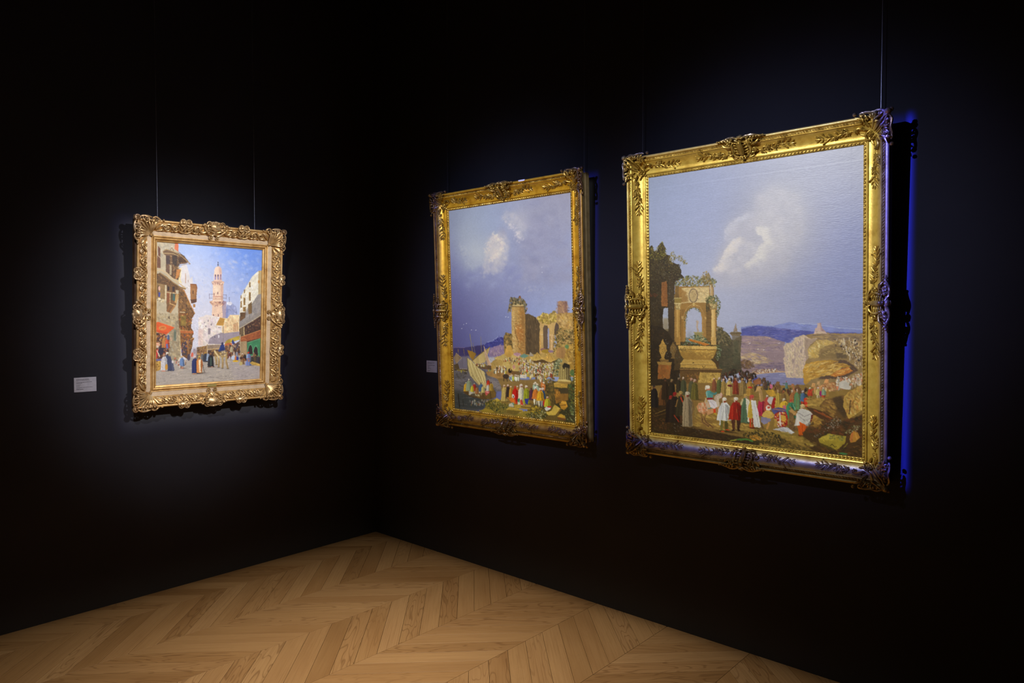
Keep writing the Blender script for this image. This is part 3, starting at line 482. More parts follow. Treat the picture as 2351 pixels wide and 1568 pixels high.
    P.fig(185, 465, 560, (206, 170, 62), tb=(206, 80, 70), face=(206, 140, 110), pants=(222, 76, 30), w=.2, cape=(228, 224, 222)); P.poly([(170, 560), (250, 560), (290, 760), (330, 990), (280, 1000), (200, 800)], (226, 222, 222), tex=.08, nz=P.nv); P.line([(220, 600), (300, 980)], 10, (176, 172, 180), .7); P.line([(150, 740), (160, 830)], 50, (200, 164, 60))
    P.fig(710, 520, 330, (222, 178, 56), tb=(226, 214, 186), face=(150, 84, 56), w=.44); P.rect(690, 640, 740, 720, (206, 110, 120)); P.fig(820, 540, 320, (66, 140, 100), tb=(206, 74, 56), face=(214, 150, 110), w=.42); P.line([(800, 660), (840, 700)], 18, (222, 110, 50), .8); P.line([(850, 620), (890, 700)], 14, (150, 206, 170), .8)
    P.poly([(500, 690), (620, 670), (740, 700), (760, 780), (640, 760), (540, 780)], (92, 90, 148), tex=.2); P.line([(540, 700), (720, 720)], 16, (206, 130, 90), .7); P.line([(560, 720), (700, 760)], 12, (60, 60, 120), .8)
    P.poly([(550, 790), (620, 740), (740, 740), (770, 820), (760, 960), (680, 1010), (560, 960)], (170, 36, 32), tex=.3); P.dabs([(560, 770), (750, 750), (760, 950), (680, 1000), (560, 960)], 90, [(226, 186, 80), (206, 50, 40), (240, 230, 220), (236, 160, 60), (120, 20, 24)], (7, 20), .7, .7, 1, .85); P.line([(640, 760), (650, 960)], 26, (236, 226, 220), .9); P.ell(700, 850, 44, 50, (222, 170, 70)); P.rect(548, 860, 600, 990, (190, 150, 70), tex=.3)
    P.poly([(780, 1050), (790, 800), (780, 730), (850, 700), (930, 770), (920, 820), (870, 800), (860, 900), (940, 1050)], (120, 90, 54), rough=5, tex=.2); P.poly([(780, 720), (850, 700), (935, 780), (925, 815), (860, 780)], (196, 150, 90)); P.dabs([(790, 820), (870, 820), (930, 1040), (790, 1040)], 50, [(150, 116, 70), (92, 68, 42)], (8, 24), .4, 1.4, .3, .6)
    P.poly([(350, 800), (380, 740), (450, 710), (520, 760), (545, 820), (480, 860), (380, 850)], (214, 176, 90), tex=.15); P.ell(455, 680, 40, 42, (236, 228, 214)); P.ell(458, 672, 20, 22, (196, 70, 46)); P.poly([(325, 900), (340, 820), (480, 850), (500, 880), (440, 930), (380, 950)], (140, 134, 164), tex=.2); P.line([(460, 930), (435, 1010)], 34, (206, 150, 80)); P.line([(340, 940), (360, 1000)], 30, (110, 80, 50)); P.line([(500, 800), (545, 790)], 26, (206, 160, 80))
    P.poly([(520, 1030), (680, 990), (760, 990), (880, 1080), (820, 1110), (690, 1090), (640, 1050)], (206, 204, 212), rough=4, tex=.15); P.line([(640, 1020), (760, 1080)], 9, (150, 146, 160), .8); P.line([(700, 1000), (860, 1085)], 10, (240, 238, 240), .9)
    P.fig(1010, 620, 530, (214, 206, 200), tb=(228, 198, 140), face=(206, 140, 100), pants=(222, 96, 26), w=.4)
    P.poly([(920, 740), (1000, 690), (1100, 720), (1170, 750), (1185, 770), (1150, 880), (1060, 960), (960, 900)], (218, 212, 206), tex=.1); P.line([(940, 760), (1040, 820), (1140, 780)], 12, (160, 150, 150), .8); P.line([(960, 820), (1050, 890), (1130, 850)], 10, (170, 160, 160), .8); P.line([(1160, 760), (1195, 765)], 14, (206, 150, 110)); P.poly([(1150, 800), (1185, 780), (1170, 880), (1130, 920)], (106, 36, 26)); P.poly([(955, 900), (1065, 960), (1050, 1110), (1000, 1130)], (222, 96, 26), tex=.1, nz=P.nv); P.line([(1000, 960), (1010, 1100)], 10, (170, 60, 16), .8)
    # camels and the caravan on the right
    cam = (120, 86, 52)
    for x, y, k, c in [(300, 330, 1.3, (176, 138, 86)), (385, 190, .9, (84, 60, 44)), (610, 255, 1.0, (120, 86, 50)), (850, 290, .7, (170, 110, 70)), (930, 300, .8, (110, 76, 48)), (1190, 280, .9, (196, 146, 90)), (1270, 250, .8, (190, 150, 100)), (1400, 215, 1.0, (206, 146, 90)), (1590, 190, .9, (214, 190, 150))]:
        c = np.array(c, float); P.line([(x + 30 * k, y + 170 * k), (x + 20 * k, y + 70 * k), (x - 5 * k, y + 15 * k)], 46 * k, c); P.poly([(x - 50 * k, y + 70 * k), (x - 20 * k, y), (x + 30 * k, y - 5 * k), (x + 20 * k, y + 50 * k)], c * 1.15); P.line([(x + 10 * k, y + 90 * k), (x + 20 * k, y + 160 * k)], 10 * k, c * 1.35, .7)
    P.poly([(210, 250), (260, 180), (330, 220), (340, 290), (240, 300)], (160, 100, 60), tex=.2); P.line([(215, 220), (270, 190)], 26, (80, 80, 150)); P.ell(500, 330, 24, 40, (206, 110, 140)); P.fig(750, 240, 130, (96, 130, 120), tb=(190, 60, 50)); P.line([(690, 280), (740, 290)], 12, (90, 110, 100))
    P.poly([(1240, 350), (1330, 300), (1520, 250), (1560, 320), (1520, 400), (1300, 420)], (190, 130, 80), rough=8, tex=.2); P.dabs([(1240, 340), (1540, 260), (1560, 400), (1260, 420)], 80, [(226, 170, 110), (206, 110, 80), (230, 196, 140), (150, 96, 60)], (8, 20), .8, .5, 1, .7)
    P.crowd([(1560, 180), (1800, 170), (1995, 100), (1995, 260), (1780, 330), (1560, 330)], 110, 66, [(226, 206, 180), (206, 160, 110), (214, 130, 90), (196, 170, 130), (230, 216, 200), (180, 120, 90)], head=(190, 130, 95))
    P.poly([(1600, 260), (1700, 230), (1760, 280), (1790, 380), (1700, 380), (1610, 350)], (222, 212, 200), rough=6, tex=.15)
    for a in [(1130, 345, 210, (206, 66, 36), (150, 120, 60)), (1265, 340, 200, (222, 196, 120), (226, 206, 170)), (1350, 345, 190, (150, 176, 140), (214, 60, 34))]: P.fig(a[0], a[1], a[2], a[3], pants=a[4], w=.36, face=(190, 110, 80))
    P.line([(1300, 420), (1305, 480)], 26, (166, 40, 110)); P.line([(1420, 380), (1410, 490)], 34, (176, 130, 60)); P.line([(1130, 440), (1180, 370)], 14, (214, 80, 50))
    # rocky right foreground
    P.dabs([(1060, 520), (1500, 520), (1560, 560), (1300, 640), (1080, 640)], 90, [(206, 170, 86), (176, 138, 66), (190, 152, 74)], (18, 60), .25, .05, .2, .6)
    P.poly([(1290, 640), (1380, 540), (1520, 510), (1700, 470), (1740, 760), (1760, 900), (1560, 880), (1420, 820), (1330, 730)], (122, 88, 46), rough=10, tex=.2)
    P.dabs([(1300, 640), (1500, 540), (1570, 640), (1500, 840), (1350, 740)], 120, [(176, 136, 64), (150, 108, 52), (196, 150, 76), (110, 78, 42)], (14, 40), .4, .5, .5, .6)
    P.poly([(1500, 520), (1640, 480), (1740, 800), (1700, 860), (1560, 700)], (74, 56, 36), a=.8, soft=12, rough=8)
    P.poly([(1070, 670), (1200, 690), (1400, 760), (1540, 870), (1400, 900), (1200, 800)], (84, 54, 30), soft=6, rough=8); P.line([(1200, 720), (1470, 850)], 24, (190, 90, 40), .6); P.line([(1330, 760), (1500, 860)], 14, (206, 120, 56), .6)
    P.poly([(1010, 1090), (1200, 880), (1420, 900), (1780, 880), (2010, 760), (2010, 1500), (1400, 1480), (1050, 1300)], (82, 58, 32), rough=12, tex=.25, soft=4)
    P.dabs([(1140, 960), (1200, 800), (1320, 900), (1300, 1020), (1160, 980)], 60, [(206, 160, 70), (186, 140, 60), (150, 108, 50)], (14, 40), .35, -.2, .4, .7)
    P.poly([(2010, 280), (1900, 350), (1780, 400), (1690, 500), (1665, 640), (1720, 760), (1765, 870), (1830, 810), (2010, 700)], (206, 164, 78), rough=8, tex=.15)
    P.dabs([(1980, 310), (1790, 410), (1690, 540), (1720, 730), (1830, 780), (1980, 690)], 170, [(228, 192, 104), (180, 136, 62), (216, 140, 72), (238, 210, 136), (150, 108, 54)], (14, 40), .4, 1.2, .5, .6)
    P.line([(1790, 560), (1770, 780)], 20, (92, 62, 34), .8); P.line([(1840, 560), (1790, 680)], 14, (130, 92, 46), .7)
    P.dabs([(1100, 1040), (1450, 830), (1700, 870), (1980, 800), (1980, 1200), (1500, 1130), (1200, 1180)], 320, [(64, 48, 30), (96, 66, 36), (120, 72, 36), (52, 44, 28), (110, 60, 34)], (12, 36), .5, .4, .8, .6)
    P.dabs([(1150, 1180), (1250, 1080), (1430, 900), (1560, 820), (1660, 900), (1600, 1010), (1350, 1080), (1200, 1200)], 130, [(214, 210, 204), (150, 146, 140), (190, 186, 180)], (3, 7), .9, 0, 1, .85)
    P.dabs([(1700, 1080), (1850, 950), (1950, 980), (1880, 1060), (1740, 1130)], 80, [(190, 190, 140), (150, 150, 110), (96, 96, 56), (222, 216, 190)], (4, 9), .8, 0, 1, .85)
    P.poly([(1265, 1190), (1440, 1098), (1560, 1120), (1725, 1145), (1700, 1250), (1570, 1375), (1500, 1345), (1285, 1250)], (172, 150, 54), rough=6, tex=.15); P.poly([(1285, 1240), (1500, 1330), (1570, 1375), (1540, 1400), (1300, 1290)], (96, 80, 34), a=.85); P.poly([(1285, 1190), (1440, 1105), (1600, 1130), (1500, 1210), (1350, 1200)], (204, 180, 74), a=.8, soft=8); P.line([(1460, 1290), (1490, 1270), (1530, 1320), (1560, 1310)], 9, (60, 46, 22)); P.dabs([(1430, 1110), (1700, 1150), (1650, 1220), (1450, 1180)], 50, [(100, 110, 60), (70, 72, 40), (150, 150, 90)], (6, 14), .7, .3, 1, .7)
    P.poly([(1775, 1200), (1790, 1110), (1840, 1050), (1910, 1080), (1945, 1160), (1880, 1230), (1790, 1250)], (196, 136, 58), rough=6, tex=.2); P.line([(1820, 1080), (1800, 1220)], 22, (206, 110, 66), .7); P.line([(1870, 1090), (1900, 1190)], 16, (226, 176, 80), .7); P.line([(1740, 1260), (1680, 1330), (1590, 1420)], 12, (140, 120, 50))
    P.dabs([(1150, 1260), (1500, 1370), (1990, 1260), (1990, 1500), (1300, 1450)], 200, [(70, 50, 30), (104, 66, 34), (52, 42, 28), (120, 84, 40)], (12, 40), .4, .3, .5, .6)
    P.ell(1675, 1425, 60, 14, (70, 150, 96), .8); P.ell(1110, 1270, 40, 14, (222, 186, 80), .9); P.ell(1160, 1290, 30, 12, (236, 206, 120), .9)
    # front shrubs and grass
    P.dabs([(20, 1000), (700, 1060), (1250, 1240), (1080, 1330), (600, 1130), (20, 1060)], 170, [(196, 160, 78), (176, 144, 66), (150, 122, 56), (130, 116, 50)], (24, 70), .2, .2, .15, .5)
    P.dabs([(30, 1100), (330, 1040), (620, 1110), (780, 1240), (600, 1290), (100, 1260)], 420, [(50, 46, 26), (78, 66, 32), (36, 32, 22), (98, 84, 40), (62, 56, 28)], (7, 20), .6, .7, .9, .8)
    P.dabs([(120, 1130), (260, 1110), (340, 1190), (200, 1210)], 60, [(206, 140, 50), (226, 170, 70), (166, 110, 44)], (8, 20), .5, .3, .5, .8); P.line([(0, 1205), (60, 1192), (130, 1200), (190, 1225)], 24, (84, 134, 62), .9)
    E_(); P.line([(1560, 1330), (1720, 1305), (1860, 1310), (1940, 1340)], 24, (84, 134, 62), .9); P.line([(1540, 1340), (1650, 1320)], 16, (196, 170, 60), .8)
    F(); P.dabs([(300, 1230), (800, 1230), (1100, 1340), (1300, 1420), (500, 1330)], 160, [(60, 50, 28), (92, 76, 36), (44, 38, 24), (120, 98, 46)], (12, 34), .4, .3, .5, .65)
    im = P.done(.44)
    return im
def paint_harbour(nx=360, ny=470):
    P = Paint([(1031, 484), (1310.3, 441.5), (1043.8, 937.2), (1321.8, 971.9)], nx, ny, 23)
    A = lambda: P.crop(1020, 430, .15944)
    B = lambda: P.crop(1030, 660, .12753)
    C = lambda: P.crop(1150, 660, .12757)
    D = lambda: P.crop(1030, 800, .1084)
    E_ = lambda: P.crop(1150, 820, .10843)
    A(); R = P.rng
    f = P.field([(100, 380, (140, 150, 190)), (120, 700, (134, 140, 190)), (110, 1000, (120, 122, 178)), (120, 1300, (104, 106, 165)), (120, 1560, (96, 96, 156)), (350, 450, (152, 162, 194)), (300, 650, (166, 174, 198)), (450, 850, (186, 192, 208)), (480, 1000, (188, 194, 210)), (330, 950, (172, 180, 202)),
        (600, 450, (156, 166, 204)), (800, 350, (152, 164, 206)), (560, 650, (162, 172, 206)), (1000, 300, (160, 164, 196)), (1200, 250, (156, 158, 192)), (1500, 200, (160, 158, 188)), (1750, 150, (160, 156, 190)), (1750, 450, (154, 154, 184)), (1500, 550, (146, 146, 178)), (1750, 750, (156, 164, 208)), (1700, 1000, (158, 164, 200)),
        (1300, 700, (152, 152, 184)), (1250, 950, (150, 152, 184)), (1050, 900, (156, 164, 200)), (1000, 1150, (160, 166, 202)), (1400, 1150, (150, 150, 182)), (1750, 1300, (156, 162, 200)), (800, 1350, (146, 150, 192)), (450, 1250, (134, 140, 194)), (350, 1450, (120, 122, 176)), (700, 1550, (130, 130, 178)), (1100, 1450, (150, 152, 190)), (1500, 1500, (156, 158, 190))])
    P.img[:] = f
    B(); g = P.field([(100, 200, (112, 112, 168)), (100, 500, (92, 90, 152)), (120, 800, (88, 86, 148)), (100, 1000, (84, 80, 138)), (400, 200, (138, 138, 178)), (400, 500, (122, 122, 170)), (400, 800, (104, 104, 162)), (600, 600, (116, 116, 170)), (800, 200, (150, 150, 188)), (900, 500, (138, 142, 188)), (900, 800, (124, 132, 186)), (1100, 700, (132, 148, 206)), (600, 950, (100, 102, 162)), (1400, 300, (150, 156, 200)), (1900, 400, (156, 168, 214)), (2100, 150, (164, 168, 206)), (1700, 450, (160, 172, 216))])
    yy = P.T([(300, 100)])[0, 1]; t = np.clip((np.arange(P.H) - yy + 60) / 140, 0, 1)[:, None, None]
    P.img[:] = P.img * (1 - t) + g * t
    P.img *= 1 + .02 * P.n1[..., None] + .02 * P.n2[..., None]
    A()
    for (x, y, rx, ry, c, a) in [(420, 880, 260, 280, (190, 195, 210), .65), (330, 650, 220, 220, (170, 178, 202), .55), (560, 1050, 240, 150, (186, 190, 208), .5), (600, 560, 260, 160, (162, 172, 206), .4), (740, 950, 130, 200, (210, 202, 206), .7), (740, 900, 120, 140, (226, 214, 208), .7), (760, 780, 130, 110, (196, 188, 198), .6), (840, 660, 70, 80, (160, 158, 184), .7), (1080, 480, 190, 180, (186, 183, 201), .75), (1350, 450, 260, 240, (160, 159, 186), .5), (1120, 650, 110, 100, (178, 180, 204), .6), (720, 1120, 170, 110, (186, 184, 202), .6), (450, 1130, 170, 70, (180, 186, 206), .5), (500, 950, 150, 130, (192, 196, 208), .5), (1300, 800, 200, 110, (160, 158, 186), .5), (1320, 230, 90, 60, (146, 148, 184), .6)]:
        P.ell(x, y, rx, ry, c, a, hard=1)
    P.dabs([(1050, 760), (1200, 450), (1500, 330), (1830, 300), (1840, 1300), (1500, 1420), (1150, 1300)], 260, [(150, 150, 183), (162, 161, 191), (142, 143, 177), (168, 166, 192)], (30, 110), .6, .2, .6, .3, .02, 1)
    P.dabs([(300, 1200), (560, 1150), (900, 1050), (1150, 1200), (1000, 1420), (300, 1440)], 150, [(146, 150, 194), (160, 165, 203), (134, 138, 188)], (30, 90), .5, -.2, .5, .3, .02, 1)
    P.dabs([(560, 1180), (590, 900), (640, 740), (800, 620), (930, 760), (920, 950), (860, 1200), (700, 1260)], 210, [(208, 201, 206), (198, 193, 205), (188, 187, 204), (216, 207, 208)], (14, 50), .75, .4, .7, .3, .02, 1)
    P.dabs([(830, 460), (900, 350), (1050, 420), (1180, 560), (1180, 720), (1090, 790), (1020, 640)], 110, [(192, 189, 204), (184, 182, 201), (202, 197, 208)], (14, 44), .75, .4, .7, .3, .02, 1)
    for (pts, cs, n, rr) in [([(620, 930), (640, 820), (720, 700), (800, 760), (860, 860), (760, 960), (700, 1010), (660, 1070)], [(232, 220, 212), (222, 208, 206), (238, 228, 216), (214, 200, 206)], 170, (12, 36)), ([(930, 550), (980, 580), (1040, 650), (1060, 720), (1090, 760)], [(226, 216, 222), (236, 224, 226), (206, 200, 214)], 60, (8, 24)),
                         ([(850, 460), (900, 430), (960, 420)], [(190, 188, 204)], 16, (8, 20)), ([(230, 820), (280, 860), (320, 930), (330, 1080), (420, 1150)], [(176, 182, 204), (190, 194, 208)], 50, (14, 36)), ([(560, 1230), (640, 1160), (740, 1180), (860, 1100)], [(190, 186, 204), (180, 180, 202)], 50, (14, 40)), ([(1200, 1480), (1280, 1430), (1460, 1530)], [(176, 176, 200)], 20, (10, 26))]:
        q = np.array(pts, float)
        for _ in range(n):
            i = R.randint(len(q) - 1); u = R.rand(); p = q[i] * (1 - u) + q[i + 1] * u; rad = rr[0] + R.rand() * (rr[1] - rr[0])
            P.ell(p[0] + R.randn() * 26, p[1] + R.randn() * 22, rad, rad * .7, cs[R.randint(len(cs))], .28, R.randn() * .6, 1.6)
    for _ in range(900):
        x = R.rand() * 1800 + 60; y = R.rand() * 1700; P.ell(x, y, 8 + R.rand() * 34, 6, (200, 200, 220) if R.rand() < .5 else (110, 112, 160), .07, R.randn() * .5, 2)
    for x, y in [(1400, 1150), (1405, 1222)]: P.ell(x, y, 7, 5, (235, 235, 240), .9)
    B()
    for x, y in [(275, 655), (325, 640), (415, 755), (490, 760), (1030, 520), (1072, 530), (240, 730)]: P.ell(x, y, 13, 5, (236, 236, 244), .9, -.4)
    # horizon, mountains, sea
    P.poly([(90, 1062), (300, 1070), (640, 1020), (660, 1100), (640, 1250), (90, 1260)], (66, 58, 108), soft=6, tex=.1); P.line([(90, 1068), (290, 1075)], 10, (150, 128, 170), .7)
    P.poly([(620, 1060), (680, 985), (780, 970), (850, 920), (910, 868), (1000, 900), (1000, 1040), (620, 1090)], (66, 66, 140), rough=8, tex=.2); P.line([(700, 975), (800, 945), (880, 885), (960, 870)], 14, (160, 164, 206), .6); P.dabs([(640, 1040), (900, 890), (990, 920), (980, 1030)], 60, [(92, 96, 170), (52, 52, 122), (110, 112, 180)], (8, 24), .5, .5, .5, .6)
    P.poly([(690, 1130), (800, 1060), (920, 1025), (1020, 1040), (1030, 1200), (860, 1250), (740, 1230)], (150, 126, 160), rough=7, tex=.12); P.dabs([(740, 1120), (920, 1035), (1010, 1050), (980, 1210), (780, 1220)], 110, [(180, 152, 166), (128, 106, 150), (196, 168, 166), (140, 116, 140)], (8, 26), .4, 1.0, .5, .6)
    P.poly([(90, 1240), (700, 1200), (760, 1300), (860, 1250), (800, 1420), (1000, 1600), (90, 1700)], (120, 112, 128), soft=10, tex=.1); P.poly([(720, 1240), (860, 1240), (800, 1330), (820, 1440), (760, 1480), (730, 1380)], (196, 192, 200), soft=10, rough=6)
    # castle rock and beach
    C()
    P.poly([(-60, 1240), (60, 1200), (240, 1180), (900, 1180), (1000, 1000), (1340, 960), (1350, 1600), (-200, 1600), (-250, 1400)], (186, 152, 84), rough=8, tex=.12)
    D(); P.poly([(940, 190), (1100, 130), (1200, 90), (1500, 130), (1500, 700), (1000, 640), (1120, 420), (1160, 250)], (206, 176, 104), rough=7, tex=.12)
    P.poly([(780, 480), (1000, 470), (1500, 480), (1500, 720), (1180, 690), (820, 560)], (172, 130, 74), soft=6, rough=6, tex=.12)
    D(); P.poly([(110, 440), (780, 440), (820, 560), (1200, 700), (1500, 740), (1500, 860), (1010, 900), (1000, 1010), (560, 1330), (120, 1270)], (104, 98, 104), soft=8, tex=.12, nz=P.nh)
    P.poly([(110, 860), (760, 980), (780, 1290), (120, 1280)], (58, 62, 62), a=.85, soft=30, tex=.1); P.poly([(780, 600), (1150, 680), (1500, 760), (1480, 850), (1000, 860)], (150, 138, 136), a=.8, soft=18)
    P.dabs([(130, 480), (780, 500), (1140, 740), (1000, 1000), (600, 1280), (140, 1250)], 260, [(130, 124, 130), (80, 78, 84), (160, 156, 166), (62, 66, 70), (112, 106, 104)], (16, 60), .14, 0, .06, .5)
    P.dabs([(150, 500), (400, 480), (330, 620), (200, 640)], 50, [(62, 56, 46), (84, 76, 66)], (14, 40), .3, 0, .2, .5)
    # tower and walls
    C()
    P.poly([(1010, 470), (1020, 250), (1060, 235), (1180, 245), (1190, 470)], (176, 136, 106), rough=6, tex=.14); P.poly([(1120, 250), (1185, 250), (1200, 470), (1130, 470)], (126, 92, 86), a=.7, soft=10); P.dabs([(1000, 240), (1190, 240), (1230, 420), (1190, 470), (980, 460)], 70, [(150, 108, 96), (196, 156, 116), (110, 84, 84)], (8, 20), .8, .5, 1, .55)
    P.poly([(960, 470), (1320, 440), (1340, 1000), (1000, 1000), (950, 700)], (190, 152, 92), rough=8, tex=.14); P.poly([(1020, 480), (1190, 470), (1200, 640), (1060, 660)], (214, 178, 120), rough=5, tex=.1); P.dabs([(1000, 480), (1310, 440), (1330, 740), (1020, 740)], 170, [(206, 170, 98), (170, 130, 72), (222, 190, 126), (150, 112, 66), (196, 150, 64)], (10, 30), .6, .8, .7, .6)
    P.poly([(425, 470), (500, 470), (620, 530), (690, 640), (720, 1190), (430, 1190)], (92, 74, 52), rough=9, tex=.2, nz=P.nv); P.dabs([(430, 480), (620, 540), (700, 700), (710, 1180), (440, 1180)], 240, [(112, 90, 62), (74, 58, 42), (126, 100, 66), (86, 72, 56)], (8, 32), .3, 1.5, .15, .6)
    P.poly([(630, 540), (700, 500), (760, 450), (860, 470), (940, 420), (1000, 460), (1010, 620), (960, 720), (950, 1180), (690, 1180), (695, 900), (690, 640)], (206, 168, 106), rough=8, tex=.14)
    P.poly([(752, 720), (780, 670), (830, 680), (855, 760), (862, 1110), (760, 1110)], (104, 84, 66), tex=.15, nz=P.nv); P.poly([(835, 740), (862, 720), (865, 1090), (838, 1090)], (160, 160, 186)); P.poly([(960, 700), (990, 620), (1030, 660), (1045, 760), (980, 860), (955, 820)], (96, 78, 66))
    P.rect(690, 830, 756, 850, (222, 190, 136)); P.rect(868, 838, 955, 858, (226, 192, 140)); P.line([(700, 850), (700, 1170)], 30, (206, 156, 84), .7); P.line([(910, 870), (905, 1120)], 44, (220, 180, 128), .8); P.line([(880, 870), (880, 1120)], 9, (150, 112, 74), .8); P.line([(940, 870), (935, 1100)], 10, (150, 112, 74), .8)
    P.dabs([(640, 550), (760, 450), (860, 490), (950, 415), (1010, 470), (980, 600), (860, 650), (740, 640)], 240, [(186, 156, 66), (150, 124, 56), (206, 176, 84), (120, 100, 50), (222, 196, 116)], (6, 18), 1.3, 0, .5, .75)
    P.poly([(190, 350), (215, 300), (415, 310), (430, 480), (440, 1200), (330, 1215), (200, 1180), (190, 700)], (196, 156, 92), rough=5, tex=.14); P.poly([(330, 330), (425, 340), (442, 1200), (340, 1210)], (150, 104, 54), a=.75, soft=22); P.poly([(195, 360), (250, 360), (260, 1150), (200, 1160)], (222, 188, 124), a=.65, soft=14)
    P.poly([(250, 700), (330, 620), (400, 760), (400, 950), (320, 980), (270, 850)], (186, 116, 54), a=.7, soft=20, rough=14); P.line([(240, 700), (270, 850), (310, 960), (300, 1050), (350, 1110)], 12, (110, 78, 44), .85)
    P.dabs([(200, 370), (420, 370), (430, 1180), (210, 1170)], 420, [(214, 176, 110), (170, 124, 66), (226, 196, 136), (150, 104, 56), (196, 140, 66)], (7, 24), .4, .1, .5, .5)
    P.poly([(195, 330), (210, 240), (400, 240), (410, 330)], (206, 180, 126), tex=.2); P.line([(195, 335), (420, 345)], 10, (110, 84, 54))
    P.dabs([(150, 300), (170, 180), (300, 190), (340, 150), (400, 210), (460, 300), (470, 400), (430, 450), (400, 300), (220, 290), (180, 420), (120, 440)], 260, [(84, 80, 56), (112, 104, 76), (140, 126, 96), (64, 56, 40), (150, 118, 74)], (5, 14), 1.7, 0, .4, .8); P.ell(340, 170, 14, 16, (150, 84, 60))
    P.poly([(40, 900), (90, 800), (200, 830), (205, 1200), (70, 1210)], (140, 112, 66), rough=9, tex=.2); P.dabs([(50, 880), (100, 800), (200, 840), (200, 1100), (80, 1100)], 130, [(110, 92, 58), (164, 132, 74), (196, 156, 84), (86, 72, 48)], (6, 18), 1.4, 0, .4, .7)
    P.poly([(60, 1200), (110, 1050), (180, 1030), (230, 1190), (140, 1260)], (206, 160, 78), rough=6, tex=.15)
    # bushes and rocks right
    P.dabs([(950, 760), (1100, 720), (1320, 760), (1330, 1000), (1180, 1010), (1000, 1080), (930, 1200), (950, 900)], 420, [(96, 76, 42), (132, 104, 52), (70, 58, 36), (160, 132, 72), (84, 84, 46), (196, 168, 104)], (6, 17), .7, .7, 1, .85)
    P.poly([(990, 1240), (1000, 1080), (1140, 1060), (1160, 1180), (1110, 1270)], (176, 132, 80), rough=7, tex=.15, nz=P.nv); P.poly([(1120, 1260), (1180, 1100), (1260, 1010), (1340, 990), (1350, 1500), (1230, 1450), (1200, 1320)], (184, 142, 62), rough=8, tex=.2); P.dabs([(1130, 1250), (1260, 1020), (1330, 1010), (1330, 1420), (1220, 1360)], 120, [(206, 164, 80), (150, 112, 52), (130, 100, 50), (216, 180, 104)], (10, 34), .5, 1.0, .6, .6); P.ell(1180, 1060, 30, 34, (84, 130, 84), .8)
    # tents
    P.ell(760, 1110, 50, 24, (150, 104, 104)); P.ell(800, 1140, 70, 34, (170, 136, 50)); P.ell(890, 1140, 44, 22, (150, 120, 140)); P.ell(290, 1195, 64, 30, (186, 140, 150)); P.line([(230, 1190), (300, 1230), (350, 1190)], 12, (214, 170, 174)); P.poly([(340, 1220), (420, 1180), (500, 1220), (430, 1260), (360, 1250)], (110, 144, 128)); P.poly([(500, 1230), (525, 1150), (600, 1230)], (170, 156, 140))
    P.rect(560, 1290, 980, 1350, (96, 72, 42), soft=6)
    P.poly([(535, 1250), (600, 1215), (648, 1155), (690, 1200), (745, 1260), (720, 1290), (620, 1310), (540, 1300)], (208, 170, 88), tex=.1); P.poly([(735, 1270), (810, 1230), (865, 1165), (905, 1230), (985, 1290), (890, 1340), (820, 1310)], (204, 162, 82), tex=.1)
    for q in [[(648, 1160), (620, 1290)], [(648, 1160), (700, 1270)], [(865, 1170), (840, 1300)], [(865, 1170), (930, 1290)]]: P.line(q, 8, (166, 124, 58), .8)
    P.line([(540, 1255), (640, 1300), (740, 1268)], 9, (230, 196, 116), .9); P.line([(745, 1275), (850, 1330), (980, 1295)], 9, (226, 190, 110), .9)
    # crowds on the beach
    E_(); P.poly([(-80, 430), (500, 470), (960, 440), (1050, 900), (40, 960), (0, 600)], (146, 116, 66), soft=10, tex=.12, nz=P.nh)
    rb = [(226, 206, 160), (206, 170, 84), (236, 222, 190), (176, 130, 70), (150, 96, 56), (222, 190, 110), (120, 130, 110), (190, 80, 50), (240, 232, 214), (104, 80, 54), (206, 186, 60)]
    C(); P.crowd([(60, 1260), (240, 1230), (540, 1290), (560, 1330), (320, 1350), (40, 1320)], 80, 46, rb, hj=.15); P.crowd([(520, 1320), (960, 1360), (940, 1560), (300, 1560), (330, 1380)], 190, 62, rb, hj=.2)
    E_(); P.crowd([(380, 160), (700, 180), (1080, 130), (1060, 330), (900, 480), (700, 400), (380, 320)], 150, 78, rb, hj=.2)
    D(); P.crowd([(560, 300), (800, 300), (830, 360), (570, 360)], 40, 50, rb, hj=.2); P.crowd([(980, 380), (1220, 360), (1210, 470), (960, 470)], 30, 90, rb, hj=.2); P.crowd([(200, 410), (400, 420), (400, 450), (180, 450)], 20, 50, [(226, 216, 196), (206, 190, 70), (150, 110, 80)])
    P.poly([(900, 440), (930, 370), (920, 350), (890, 380), (870, 450)], (206, 150, 60)); P.ell(865, 420, 34, 50, (120, 150, 110)); P.ell(840, 400, 26, 60, (206, 160, 80))
    P.ell(1300, 460, 44, 52, (84, 62, 42)); P.ell(1300, 465, 26, 34, (40, 30, 24)); P.poly([(1330, 460), (1480, 470), (1500, 560), (1340, 540)], (120, 88, 50), rough=5); P.ell(1210, 580, 64, 50, (70, 54, 44)); P.line([(1170, 620), (1165, 680)], 14, (66, 50, 40)); P.line([(1240, 620), (1240, 680)], 14, (66, 50, 40)); P.ell(1065, 540, 44, 40, (150, 112, 64)); P.line([(1320, 300), (1310, 440)], 26, (196, 156, 90)); P.ell(1380, 380, 30, 44, (206, 150, 130))
    E_(); P.ell(360, 330, 54, 40, (120, 92, 54)); P.poly([(380, 400), (430, 360), (540, 370), (540, 440), (400, 430)], (222, 210, 196), rough=5); P.crowd([(180, 380), (380, 380), (380, 400), (180, 400)], 16, 110, [(222, 226, 200), (206, 200, 70), (150, 170, 190), (236, 226, 206)])
    # boats
    D()
    for q in [[(205, 0), (215, 130)], [(320, 0), (340, 130)]]: P.line(q, 9, (150, 124, 84))
